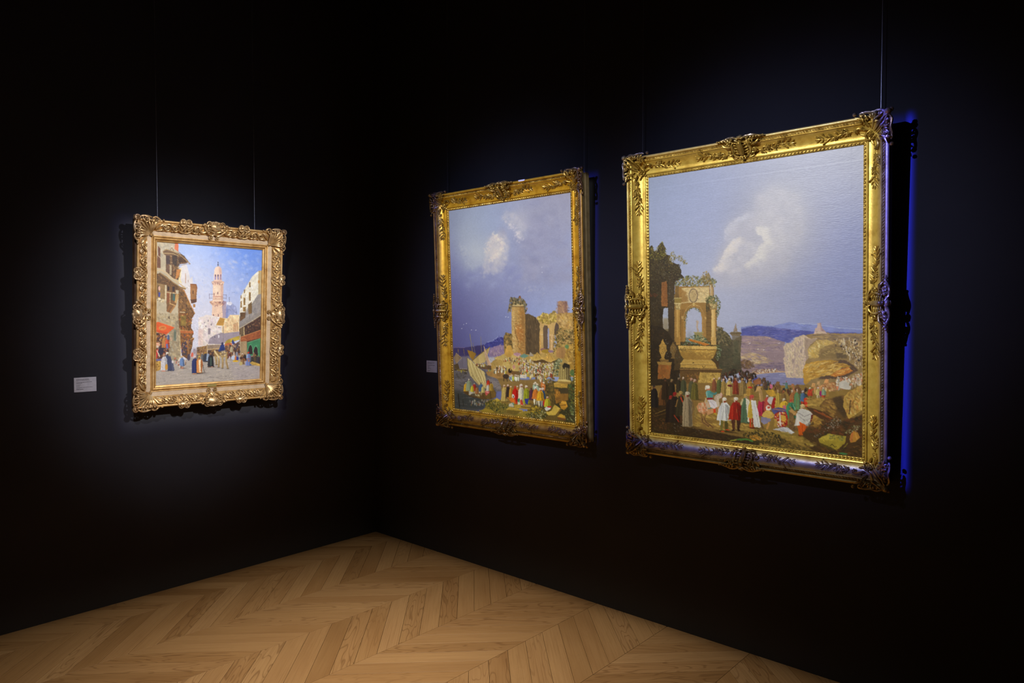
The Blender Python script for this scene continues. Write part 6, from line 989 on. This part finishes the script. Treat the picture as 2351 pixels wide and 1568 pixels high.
def rail_mesh(name, P, L, m, angle=35):
    """straight mitred rail: X along, Y outward from the sight edge, Z off the wall"""
    b = MB(); p = np.array(P); n = len(p)
    ss = np.linspace(-1, 1, 9)
    V = np.array([[(t * (L / 2 + a), a, w) for a, w in P] for t in ss]); b.grid(V[:, ::-1]); return b.mesh(name, m, True, angle)
def strip_mesh(name, L, a0, a1, fn, m, step, na=6):
    n = int((L + a0 + a1) / step); b = MB(); t = np.linspace(-1, 1, n); q = np.linspace(0, 1, na)
    T, Q = np.meshgrid(t, q, indexing='ij'); A = a0 + (a1 - a0) * Q; S = T * (L / 2 + A)
    V = np.stack([S, A, fn(S, Q)], -1); b.grid(V[:, ::-1]); return b.mesh(name, m, True, 80)
def rope(base): return lambda s, q: base - .001 + np.sqrt(np.clip(1 - (2 * q - 1) ** 2, 0, 1)) * (.0042 + .0022 * np.cos(2 * np.pi * (s / .0125 + q * .9)) + .0008 * np.cos(2 * np.pi * s / .05))
def leaftip(base): return lambda s, q: base - .0015 + np.sin(np.pi * np.clip(q * .9 + .05, 0, 1)) * (.0035 + .0024 * np.cos(2 * np.pi * s / .0155 + 1.2 * np.sin(np.pi * q)) + .0014 * np.cos(2 * np.pi * (s / .0078 - q * .8)))
def reed(base): return lambda s, q: base - .001 + np.sqrt(np.clip(1 - (2 * q - 1) ** 2, 0, 1)) * (.0098 + .0016 * np.sign(np.cos(2 * np.pi * s / .0088)) * np.abs(np.cos(2 * np.pi * s / .0088)) ** .5)

# ------------------------------------------------------------------ carved ornaments, drawn in (along, outward, lift) and laid on the profile
class Orn(MB):
    def __init__(s, pf, corner=False): super().__init__(); s.pf = pf; s.corner = corner
    def W(s, pts):
        p = np.asarray(pts, float).reshape(-1, 3).copy()
        a = np.maximum(p[:, 0], p[:, 1]) if s.corner else p[:, 1]
        p[:, 2] += s.pf(np.clip(a, 0, .2)); return p
    def t(s, pts, r, n=14, taper=(1, 1), sides=6, flat=1.0):
        p = np.asarray(pts, float).reshape(-1, 3)
        if len(p) > 2:   # smooth through the points
            u = np.linspace(0, 1, len(p)); v = np.linspace(0, 1, n); q = np.c_[[cr_interp(u, p[:, k], v) for k in range(3)]].T
        else: q = p[0] + (p[1] - p[0]) * np.linspace(0, 1, n)[:, None]
        v = np.linspace(0, 1, len(q)); R = r * (taper[0] + (taper[1] - taper[0]) * v) * (.45 + .55 * np.sin(np.pi * np.clip(v * .86 + .07, 0, 1)) ** .6)
        s.tube(s.W(q), R, sides, flat)
    def spiral(s, c, r0, r1, a0, turns, th, lift=.004, n=18):
        t = np.linspace(0, 1, n); a = a0 + turns * 2 * np.pi * t; r = r0 + (r1 - r0) * t
        q = np.c_[c[0] + r * np.cos(a), c[1] + r * np.sin(a), lift + .004 * t]
        s.tube(s.W(q), th * (1 - .45 * t) * (.6 + .4 * np.minimum(1, t * 6)), 6)
        s.ball(s.W([(q[-1, 0], q[-1, 1], lift + .005)])[0], th * 1.15, 6, 4)
    def l(s, pts, w, h=.004, lift=.003, n=7):
        p = np.asarray(pts, float); p = np.c_[p[:, :2], np.full(len(p), lift) if p.shape[1] == 2 else p[:, 2]]
        if len(p) == 2: p = np.array([p[0], (p[0] + p[1]) / 2, p[1]])
        s.leaf(s.W(p), w, h, n)
    def b(s, x, y, r, lift=.004, ang=0):
        r = np.broadcast_to(np.asarray(r, float), (3,)) if np.ndim(r) else (r, r, r * .8)
        s.ball(s.W([(x, y, lift)])[0], r, 7, 4, ang)
    def rose(s, x, y, r, lift=.004, n=6, a0=.3):
        s.b(x, y, r * .38, lift + r * .45)
        for i in range(n):
            a = a0 + 2 * np.pi * i / n; s.b(x + .62 * r * math.cos(a), y + .62 * r * math.sin(a), (r * .42, r * .3, r * .3), lift + r * .12, a)
        for i in range(n):
            a = a0 + 2 * np.pi * (i + .5) / n; s.b(x + .28 * r * math.cos(a), y + .28 * r * math.sin(a), (r * .24, r * .2, r * .22), lift + r * .34, a)
def cr_interp(u, y, v):
    """Catmull-Rom through the knots"""
    n = len(u); o = np.zeros(len(v))
    for i, x in enumerate(v):
        k = min(n - 2, int(x * (n - 1))); t = x * (n - 1) - k
        p0, p1, p2, p3 = y[max(k - 1, 0)], y[k], y[k + 1], y[min(k + 2, n - 1)]
        o[i] = .5 * (2 * p1 + (p2 - p0) * t + (2 * p0 - 5 * p1 + 4 * p2 - p3) * t * t + (3 * p1 - p0 - 3 * p2 + p3) * t ** 3)
    return o
def mirror(p): return [(-q[0], *q[1:]) for q in p]
def swap(p): return [(q[1], q[0], *q[2:]) for q in p]

def gilt_corner(m):
    o = Orn(prof(GILT), True)
    # raised cabochon leaf on the mitre, its cradle and the outer tip
    o.l([(.042, .042, .010), (.062, .062, .016), (.088, .088, .014)], .020, .008); o.t([(.036, .050, .008), (.055, .080, .014), (.085, .100, .012)], .0045); o.t([(.050, .036, .008), (.080, .055, .014), (.100, .085, .012)], .0045)
    o.b(.101, .101, (.013, .013, .010), .010); o.b(.109, .109, (.010, .010, .009), .003); o.l([(.085, .085, .012), (.112, .112, .006)], .026, .006)
    for S in (lambda p: p, swap):
        o.spiral(S([(.098, .056)])[0], .016, .004, 1.2 if S is swap else .4, 1.15 if S is not swap else -1.15, .0052, .007)
        o.t(S([(.104, .090, .008), (.113, .070, .010), (.108, .045, .010), (.113, .020, .006), (.110, -.004, .004)]), .0062)
        o.spiral(S([(.104, .006)])[0], .011, .003, 2.4 if S is swap else -.8, -1.1 if S is swap else 1.1, .0045, .006)
        o.b(*S([(.112, -.022)])[0], (.0085, .0085, .008), .004)
        for k in range(5): o.l(S([(.094 - .004 * k, .074 - .015 * k, .008), (.110 - .002 * k, .066 - .016 * k, .010)]), .009, .004)
        o.l(S([(.060, .030), (.085, .012), (.098, -.018)]), .015, .006, .006); o.l(S([(.050, .018), (.060, -.010), (.056, -.034)]), .012, .005, .005)
        o.t(S([(.030, .048, .006), (.016, .038, .008), (.012, .020, .006), (.024, .010, .006)]), .0038)
        o.l(S([(.030, .016), (.040, -.012)]), .010, .004); o.b(*S([(.078, .000)])[0], .0058, .006); o.b(*S([(.070, .014)])[0], .0046, .008); o.b(*S([(.086, .022)])[0], .005, .008)
        o.rose(*S([(.052, -.024)])[0], .0105, .004)
        for k in range(4): o.b(*S([(.030 + .010 * k, .020 - .006 * k)])[0], .0042, .007)
    o.rose(.030, .030, .0135, .006, 7); o.b(.013, .013, (.008, .008, .005), .004)
    return o.mesh('corner_ornament', m, True, 60)
def gilt_cartouche(m):
    o = Orn(prof(GILT))
    o.t([(0, .030, .010), (0, .050, .018), (0, .075, .016), (0, .092, .010)], .0095, 12, flat=.8)
    for S in (lambda p: p, mirror):
        for k in range(5): o.t(S([(.010, .040 + .0105 * k, .010), (.021, .042 + .0105 * k, .012), (.026, .043 + .0105 * k, .008)]), .0034, 8)
        o.t(S([(.004, .024, .006), (.018, .026, .010), (.032, .040, .012), (.034, .060, .012), (.028, .082, .012)]), .0046)
        o.spiral(S([(.036, .082)])[0], .013, .003, 3.4 if S is mirror else -.3, -1.2 if S is mirror else 1.2, .0045, .008)
        o.spiral(S([(.046, .050)])[0], .012, .003, 0 if S is mirror else math.pi, -1.1 if S is mirror else 1.1, .0042, .007)
        o.t(S([(.006, .098, .008), (.024, .110, .010), (.046, .112, .008), (.064, .104, .006), (.082, .1, .004)]), .0058)
        for k in range(5): o.l(S([(.030 + .011 * k, .094, .008), (.038 + .011 * k, .114 - .002 * k, .007)]), .011, .005)
        o.l(S([(.040, .070), (.060, .075), (.072, .088)]), .013, .005, .006); o.b(*S([(.050, .092)])[0], .0055, .008); o.b(*S([(.030, .098)])[0], .006, .012); o.b(*S([(.088, .101)])[0], .0055, .004)
        o.l(S([(.012, .028), (.030, .022), (.044, .028)]), .010, .004); o.b(*S([(.042, .034)])[0], .0045, .006)
    o.b(0, .106, (.014, .010, .010), .010); o.b(0, .114, (.009, .007, .008), .004)
    for k in (-1, 0, 1): o.l([(.004 * k, .034), (.012 * k, .016)], .010, .005, .006)
    o.b(0, .015, (.008, .006, .005), .005)
    return o.mesh('centre_cartouche', m, True, 60)
def gilt_spray(m, ln, seed):
    """flowering sprig lying in the hollow of the frame, from s = 0 to s = ln"""
    o = Orn(prof(GILT)); R = random.Random(seed); st = [(ln * t, .050 + .006 * math.sin(t * 5 + seed), .004) for t in np.linspace(0, 1, 7)]
    o.t(st, .0030, 20, (1, .6))
    at = lambda t: (ln * t, .050 + .006 * math.sin(t * 5 + seed))
    for i, t in enumerate(np.linspace(.1, .86, 6)):
        x, y = at(t); sd = 1 if i % 2 else -1
        o.l([(x, y), (x + .014, y + sd * .010), (x + .024 + .006 * R.random(), y + sd * .017)], .0095, .0045, .004); o.l([(x + .004, y), (x + .010, y - sd * .010), (x + .020, y - sd * .013)], .0075, .004, .004)
    for t, r, sd in ((.30, .0135, 1), (.52, .0100, -1), (.14, .0105, -1), (.66, .008, 1), (.40, .007, -1)):
        x, y = at(t); o.rose(x, y + sd * .006, r, .004, 6, seed)
    x, y = at(1)
    for a in (-.75, -.1, .6): o.l([(x - .004, y), (x + .010 * math.cos(a), y + .010 * math.sin(a)), (x + .021 * math.cos(a), y + .021 * math.sin(a))], .0085, .0045, .004)
    x, y = at(.74)
    for sd in (-1, 1): o.t([(x, y, .004), (x + .012, y + sd * .012, .006), (x + .018, y + sd * .018, .005)], .0022, 8); o.b(x + .020, y + sd * .019, (.006, .0042, .004), .005, sd * .7)
    return o.mesh('floral_spray', m, True, 60)

def carved_corner(m):
    o = Orn(prof(CARVED), True)
    for i in range(9):     # fan of a shell opening outward from the inner corner
        a = math.pi / 4 + (i - 4) * .21; r1 = .112 + .018 * math.cos((i - 4) * .5); k = 1 if i % 2 == 0 else .8
        o.l([(.036 + .010 * math.cos(a), .036 + .010 * math.sin(a), .006), (.036 + .05 * math.cos(a), .036 + .05 * math.sin(a), .016 * k), (.03 + r1 * .86 * math.cos(a), .03 + r1 * .86 * math.sin(a), .010)], .017 * k, .006)
    o.b(.124, .124, (.019, .019, .012), .004); o.spiral((.124, .124), .018, .005, -2, 1.3, .005, .012); o.rose(.036, .036, .011, .008, 6)
    for S in (lambda p: p, swap):
        sg = -1 if S is swap else 1
        o.spiral(S([(.122, .072)])[0], .021, .005, .8 if sg > 0 else .8, 1.35 * sg, .0062, .006); o.spiral(S([(.118, .028)])[0], .018, .004, -1.2 if sg > 0 else 2.7, -1.2 * sg, .0055, .006)
        o.t(S([(.126, .112, .006), (.136, .094, .008), (.137, .068, .008), (.132, .044, .006)]), .0062); o.t(S([(.130, .040, .006), (.136, .022, .006), (.128, .006, .005), (.118, -.004, .004)]), .0058)
        o.l(S([(.070, .020), (.092, .000), (.104, -.022)]), .020, .008, .007); o.l(S([(.062, .010), (.070, -.014), (.064, -.034)]), .014, .006, .006); o.spiral(S([(.082, -.030)])[0], .015, .004, 1.4 if sg > 0 else .2, -1.2 * sg, .0048, .006)
        o.b(*S([(.114, .050)])[0], (.009, .009, .007), .008); o.b(*S([(.120, -.018)])[0], (.009, .007, .007), .005); o.l(S([(.100, .050), (.126, .036)]), .014, .006, .008)
    return o.mesh('corner_shell', m, True, 60)
def carved_centre(m):
    o = Orn(prof(CARVED))
    o.b(0, .112, (.042, .026, .014), -.002)
    t = np.linspace(0, 2 * np.pi, 22); o.tube(o.W(np.c_[.050 * np.cos(t), .110 + .030 * np.sin(t), np.full(22, .006)]), .0055, 6)
    R = random.Random(3)
    for i in range(16): a = R.random() * 6.28; r = math.sqrt(R.random()); o.b(.036 * r * math.cos(a), .112 + .020 * r * math.sin(a), .0052, .011)
    for S in (lambda p: p, mirror):
        sg = -1 if S is mirror else 1
        o.spiral(S([(.038, .126)])[0], .017, .004, 0 if sg > 0 else math.pi, 1.3 * sg, .0055, .008); o.spiral(S([(.044, .092)])[0], .016, .004, -1 if sg > 0 else 4.1, -1.2 * sg, .0052, .008)
        o.t(S([(.000, .070, .008), (.014, .060, .010), (.030, .064, .010), (.046, .078, .010), (.062, .092, .008), (.070, .110, .006)]), .006); o.spiral(S([(.018, .046)])[0], .0135, .003, 1.6, -1.25 * sg, .0046, .006)
        o.l(S([(.002, .078), (.012, .064), (.018, .058)]), .014, .006, .008); o.l(S([(.056, .080), (.076, .074), (.094, .084)]), .018, .007, .006); o.b(*S([(.078, .116)])[0], .0075, .005); o.b(*S([(.066, .122)])[0], (.012, .009, .008), .004)
        o.l(S([(.010, .132), (.024, .142)]), .014, .006, .006)
    o.rose(0, .088, .011, .010); o.b(0, .140, (.012, .008, .008), .004)
    return o.mesh('centre_shell', m, True, 60)
def carved_medallion(m):
    o = Orn(prof(CARVED)); o.b(0, .118, (.030, .020, .011), -.002)
    for S in (lambda p: p, mirror):
        sg = -1 if S is mirror else 1
        o.spiral(S([(.015, .124)])[0], .0175, .005, -1.2 if sg > 0 else 4.34, 1.35 * sg, .0055, .007); o.t(S([(.002, .106, .008), (.018, .100, .009), (.032, .108, .008), (.034, .126, .006)]), .0048)
        for k in range(3): o.t(S([(-.026 + .020 * k, .064, .006), (-.014 + .020 * k, .080, .009), (-.002 + .020 * k, .096, .007)]), .0032, 8)
        o.t(S([(.000, .060, .006), (.018, .062, .008), (.034, .072, .008), (.042, .088, .007)]), .0042); o.spiral(S([(.056, .082)])[0], .019, .004, math.pi if sg > 0 else 0, 1.25 * sg, .0056, .006); o.l(S([(.050, .078), (.060, .090), (.066, .100)]), .011, .005, .006); o.b(*S([(.040, .100)])[0], .0062, .006)
    for k in (-1, 0, 1): o.b(.014 * k, .078 + .006 * (k == 0), .0048, .007)
    o.b(0, .124, .0075, .010)
    return o.mesh('side_medallion', m, True, 60)
def carved_scroll(m, ln, seed):
    """S-scrolls and leaves filling the carved band over the length ln"""
    o = Orn(prof(CARVED)); n = max(1, round(ln / .055)); d = ln / n
    for i in range(n):
        x = d * (i + .5) - ln / 2; k = 1 if (i + seed) % 2 else -1
        o.spiral((x - d * .2, .083 + k * .008), .015, .004, 0 if k > 0 else math.pi, k * 1.25, .0048, .005); o.t([(x - d * .5, .083 - k * .014, .005), (x - d * .1, .083 - k * .018, .007), (x + d * .2, .083 + k * .002, .008), (x + d * .5, .083 + k * .014, .006)], .005)
        o.l([(x + d * .05, .083 - k * .004), (x + d * .3, .083 - k * .014), (x + d * .5, .083 - k * .006)], .013, .006, .005); o.b(x + d * .28, .083 + k * .018, .0062, .005); o.l([(x - d * .35, .083 + k * .016), (x - d * .05, .083 + k * .020)], .010, .005, .005)
    return o.mesh('scroll_relief', m, True, 60)

# ------------------------------------------------------------------ canvases
def srgb_lin(c): return np.where(c <= .04045, c / 12.92, ((c + .055) / 1.055) ** 2.4)
def canvas(img, W, H, w0, m, dents, gain):
    ny, nx = img.shape[:2]; me = bpy.data.meshes.new('canvas')
    X, Y = np.meshgrid(np.linspace(-W / 2, W / 2, nx), np.linspace(H, 0, ny)); Z = np.full_like(X, w0)
    for axis, val, k in dents:    # ridges where the stretcher bars have pressed through
        d = (Y - val) if axis == 'y' else (X - val); Z += k * np.exp(-(d / .0035) ** 2) - k * .8 * np.exp(-((d - .007) / .0045) ** 2)
    V = np.stack([X, Y, Z], -1).reshape(-1, 3); n = nx * ny
    q = np.arange(n).reshape(ny, nx); F = np.stack([q[:-1, :-1], q[1:, :-1], q[1:, 1:], q[:-1, 1:]], -1).reshape(-1, 4)
    me.vertices.add(n); me.vertices.foreach_set('co', V.ravel().astype(np.float32)); me.loops.add(F.size); me.loops.foreach_set('vertex_index', F.ravel().astype(np.int32))
    me.polygons.add(len(F)); me.polygons.foreach_set('loop_start', (np.arange(len(F)) * 4).astype(np.int32)); me.polygons.foreach_set('loop_total', np.full(len(F), 4, np.int32)); me.update(calc_edges=True)
    ca = me.color_attributes.new('paint', 'FLOAT_COLOR', 'POINT'); c = np.ones((n, 4), np.float32); c[:, :3] = np.clip(srgb_lin(img.reshape(-1, 3)) * gain, 0, .95); ca.data.foreach_set('color', c.ravel())
    me.polygons.foreach_set('use_smooth', [True] * len(F)); me.materials.append(m); return me

# ------------------------------------------------------------------ framed pictures
def picture(wall, along0, along1, zb, H, d, tilt, rb, wc, label):
    """empty at the middle of the frame's lower back edge; X along the wall, Y up the picture, Z out of the wall"""
    W = along1 - along0; mid = (along0 + along1) / 2; s, c = math.sin(tilt), math.cos(tilt)
    if wall == 'right': U, V, N = Vector((1, 0, 0)), Vector((0, -s, c)), Vector((0, -c, -s)); P = Vector((mid, -d, zb))
    else: U, V, N = Vector((0, 1, 0)), Vector((s, 0, c)), Vector((c, 0, -s)); P = Vector((d, mid, zb))
    O = P - V * rb - N * wc
    e = bpy.data.objects.new('framed_painting', None); COL.objects.link(e); e.empty_display_size = .2
    e.matrix_world = Matrix(((U.x, V.x, N.x, O.x), (U.y, V.y, N.y, O.y), (U.z, V.z, N.z, O.z), (0, 0, 0, 1)))
    tag(e, label, 'painting'); return e, W
def rails(W, H, rb):
    """(rail length, position of the middle of its sight edge, turn) for top, bottom, left, right"""
    return [(W, (0, rb + H, 0), 0), (W, (0, rb, 0), math.pi), (H, (-W / 2, rb + H / 2, 0), math.pi / 2), (H, (W / 2, rb + H / 2, 0), -math.pi / 2)]
def corners(W, H, rb):
    return [((W / 2, rb + H, 0), 0), ((-W / 2, rb + H, 0), math.pi / 2), ((-W / 2, rb, 0), math.pi), ((W / 2, rb, 0), -math.pi / 2)]

def gilt_picture(e, W, H, img, m_g, m_o, m_side, dents, gain, gloss, weave):
    rb = .1065
    obj('canvas', canvas(img, W + .004, H + .004, .0355, canvas_mat('oil_paint', weave, gloss), dents, gain), e, (0, rb - .002, 0))
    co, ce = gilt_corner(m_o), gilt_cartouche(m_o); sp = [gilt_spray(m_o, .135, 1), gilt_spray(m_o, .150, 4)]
    for L, p, a in rails(W, H, rb):
        r = obj('frame_rail', rail_mesh('frame_rail', GILT, L, m_g), e, p, a)
        obj('frame_side', rail_mesh('frame_side', GILT_SIDE, L, m_side), e, p, a)
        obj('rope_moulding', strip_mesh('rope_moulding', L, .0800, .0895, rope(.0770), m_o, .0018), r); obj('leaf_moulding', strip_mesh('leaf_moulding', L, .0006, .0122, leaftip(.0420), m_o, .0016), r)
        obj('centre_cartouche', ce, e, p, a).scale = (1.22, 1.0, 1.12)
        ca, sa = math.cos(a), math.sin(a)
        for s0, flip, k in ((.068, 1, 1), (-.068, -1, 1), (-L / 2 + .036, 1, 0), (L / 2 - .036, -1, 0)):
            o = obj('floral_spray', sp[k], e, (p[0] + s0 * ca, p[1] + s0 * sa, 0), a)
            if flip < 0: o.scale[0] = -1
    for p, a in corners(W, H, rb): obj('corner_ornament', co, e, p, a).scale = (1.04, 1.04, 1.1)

def carved_picture(e, W, H, img, gain):
    rb = .1225
    obj('canvas', canvas(img, W + .004, H + .004, .0315, canvas_mat('oil_paint_street', .12, .55), [], gain), e, (0, rb - .002, 0))
    co, ce, md = carved_corner(M_PALE_ORN), carved_centre(M_PALE_ORN), carved_medallion(M_PALE_ORN); sc = {}
    for L, p, a in rails(W, H, rb):
        ca, sa = math.cos(a), math.sin(a); at = lambda s0: (p[0] + s0 * ca, p[1] + s0 * sa, 0)
        i0 = next(i for i, q in enumerate(CARVED) if q[0] >= .0344); i1 = next(i for i, q in enumerate(CARVED) if q[0] >= .0590)
        r = obj('frame_rail', rail_mesh('frame_rail', CARVED[:i0 + 1], L, M_PALE), e, p, a); obj('sanded_frieze', rail_mesh('sanded_frieze', CARVED[i0:i1 + 1], L, M_SAND), e, p, a); obj('outer_rail', rail_mesh('outer_rail', CARVED[i1:], L, M_PALE), e, p, a)
        obj('frame_side', rail_mesh('frame_side', CARVED_SIDE, L, M_SIDE_RED), e, p, a); obj('reeded_moulding', strip_mesh('reeded_moulding', L, .0120, .0253, reed(.0400), M_PALE, .0013), r)
        q = L * .275; obj('centre_shell', ce, e, p, a)
        for s0 in (-q, q): obj('side_medallion', md, e, at(s0), a)
        for ln, s0 in ((q - .13, q / 2 + .014), (L / 2 - q - .085, (L / 2 + q) / 2 + .014)):
            if ln < .03: ln = .03
            key = round(ln, 3)
            if key not in sc: sc[key] = carved_scroll(M_PALE_ORN, ln, 0)
            for sg in (-1, 1): obj('scroll_relief', sc[key], e, at(sg * s0), a)
    for p, a in corners(W, H, rb): obj('corner_shell', co, e, p, a)
    b = MB(); b.box(-.028, -.0075, .0, .028, .0075, .003); b.box(-.025, -.005, .003, .025, .005, .0036); o = obj('nameplate', b.mesh('nameplate', M_BRASS, False), e, (0, rb - .0185, .0485)); o['label'] = 'small brass nameplate'

GAIN = 1.0
eR, WR = picture('right', 2.3949, 3.4137, 1.0150, 1.3124, .04, .0346, .1065, .0355, 'large gilt-framed painting of a ruined arch with robed crowd, rightmost picture')
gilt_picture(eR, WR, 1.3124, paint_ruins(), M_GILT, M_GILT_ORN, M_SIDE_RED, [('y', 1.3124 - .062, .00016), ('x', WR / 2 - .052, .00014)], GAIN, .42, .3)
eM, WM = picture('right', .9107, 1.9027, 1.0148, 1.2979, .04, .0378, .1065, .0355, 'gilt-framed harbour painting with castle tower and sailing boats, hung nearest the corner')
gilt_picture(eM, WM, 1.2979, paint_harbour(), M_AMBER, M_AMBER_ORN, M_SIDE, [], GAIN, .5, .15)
b = MB(); b.box(-.024, -.004, 0, .024, .004, .012); o = obj('glint_strip', b.mesh('glint_strip', M_CARD, False), eM, (.175, 1.2979 + .1065 * 2 - .004, .072)); o['label'] = 'white strip in place of a glint'  # white strip put on the frame top to imitate a glint
eL, WL = picture('left', -1.596, -.9526, 1.2220, .8261, .045, .0578, .1225, .0315, 'small painting of a street with minaret in a carved antique gold frame')
carved_picture(eL, WL, .8261, paint_street(), GAIN)

# ------------------------------------------------------------------ hanging wires
def wire(x, y, z0, lean, label):
    """steel cable from the ceiling rail down to a hook behind the top of the frame"""
    e = bpy.data.objects.new('hanging_wire', None); COL.objects.link(e); e.location = (x, y, z0)
    b = MB(); b.tube([(0, 0, 0), (0, 0, (H_CEIL - z0) * .5), (0, 0, H_CEIL - z0)], .0012, 6); obj('cable', b.mesh('cable', M_STEEL), e)
    b = MB(); b.tube([(0, 0, .004), (0, 0, -.020)], .0032, 8); b.tube([(0, 0, -.018), (lean[0] * .5, lean[1] * .5, -.034), (lean[0], lean[1], -.026)], .0018, 6); obj('hook', b.mesh('hook', M_STEEL), e)
    tag(e, label, 'wire', 'picture hanging wires')
for x, y, z0, ln, lb in [(.030, -1.565, 2.15, (.01, 0), 'thin steel wire above the left end of the small street painting'), (.030, -.967, 2.15, (.01, 0), 'thin steel wire above the right end of the small street painting'),
                         (.835, -.030, 2.40, (0, -.01), 'thin steel wire above the left end of the harbour painting'), (1.950, -.030, 2.40, (0, -.01), 'thin steel wire above the right end of the harbour painting'),
                         (2.326, -.030, 2.41, (0, -.01), 'thin steel wire above the left end of the ruined arch painting'), (3.462, -.030, 2.41, (0, -.01), 'thin steel wire above the right end of the ruined arch painting')]:
    wire(x, y, z0, ln, lb)

# ------------------------------------------------------------------ wall labels (their small print cannot be read in the photograph: rows of tiny words)
def wall_label(wall, a0, z0, Wd, Ht, rows, label):
    e = bpy.data.objects.new('wall_label', None); COL.objects.link(e)
    U, N = (Vector((1, 0, 0)), Vector((0, -1, 0))) if wall == 'right' else (Vector((0, 1, 0)), Vector((1, 0, 0)))
    O = U * a0 + Vector((0, 0, z0)); V = Vector((0, 0, 1))
    e.matrix_world = Matrix(((U.x, V.x, N.x, O.x), (U.y, V.y, N.y, O.y), (U.z, V.z, N.z, O.z), (0, 0, 0, 1)))
    b = MB(); b.box(0, 0, 0, Wd, Ht, .003); obj('card', b.mesh('card', M_CARD, False), e)
    for y, x1, h in rows:
        b = MB(); x = .10
        while x < x1:
            wl = min(.025 + .05 * rnd.random(), x1 - x); b.box(x * Wd, (y - h / 2) * Ht, .003, (x + wl) * Wd, (y + h / 2) * Ht, .0032); x += wl + .012
        obj('text_line', b.mesh('text_line', M_INK, False), e)
    tag(e, label, 'label')
wall_label('left', -2.0, 1.2098, .1085, .0785, [(.865, .66, .035), (.79, .70, .022), (.67, .80, .026), (.60, .36, .024), (.49, .28, .018), (.43, .25, .014), (.37, .25, .014), (.31, .82, .02), (.25, .28, .018), (.18, .40, .034)], 'small white text label on the wall left of the street painting')
wall_label('right', .5885, 1.2395, .1065, .080, [(.82, .76, .03), (.75, .50, .016), (.61, .80, .026), (.50, .25, .014), (.43, .30, .014), (.36, .30, .014), (.29, .45, .02), (.14, .35, .034)], 'small white text label on the wall beside the harbour painting')
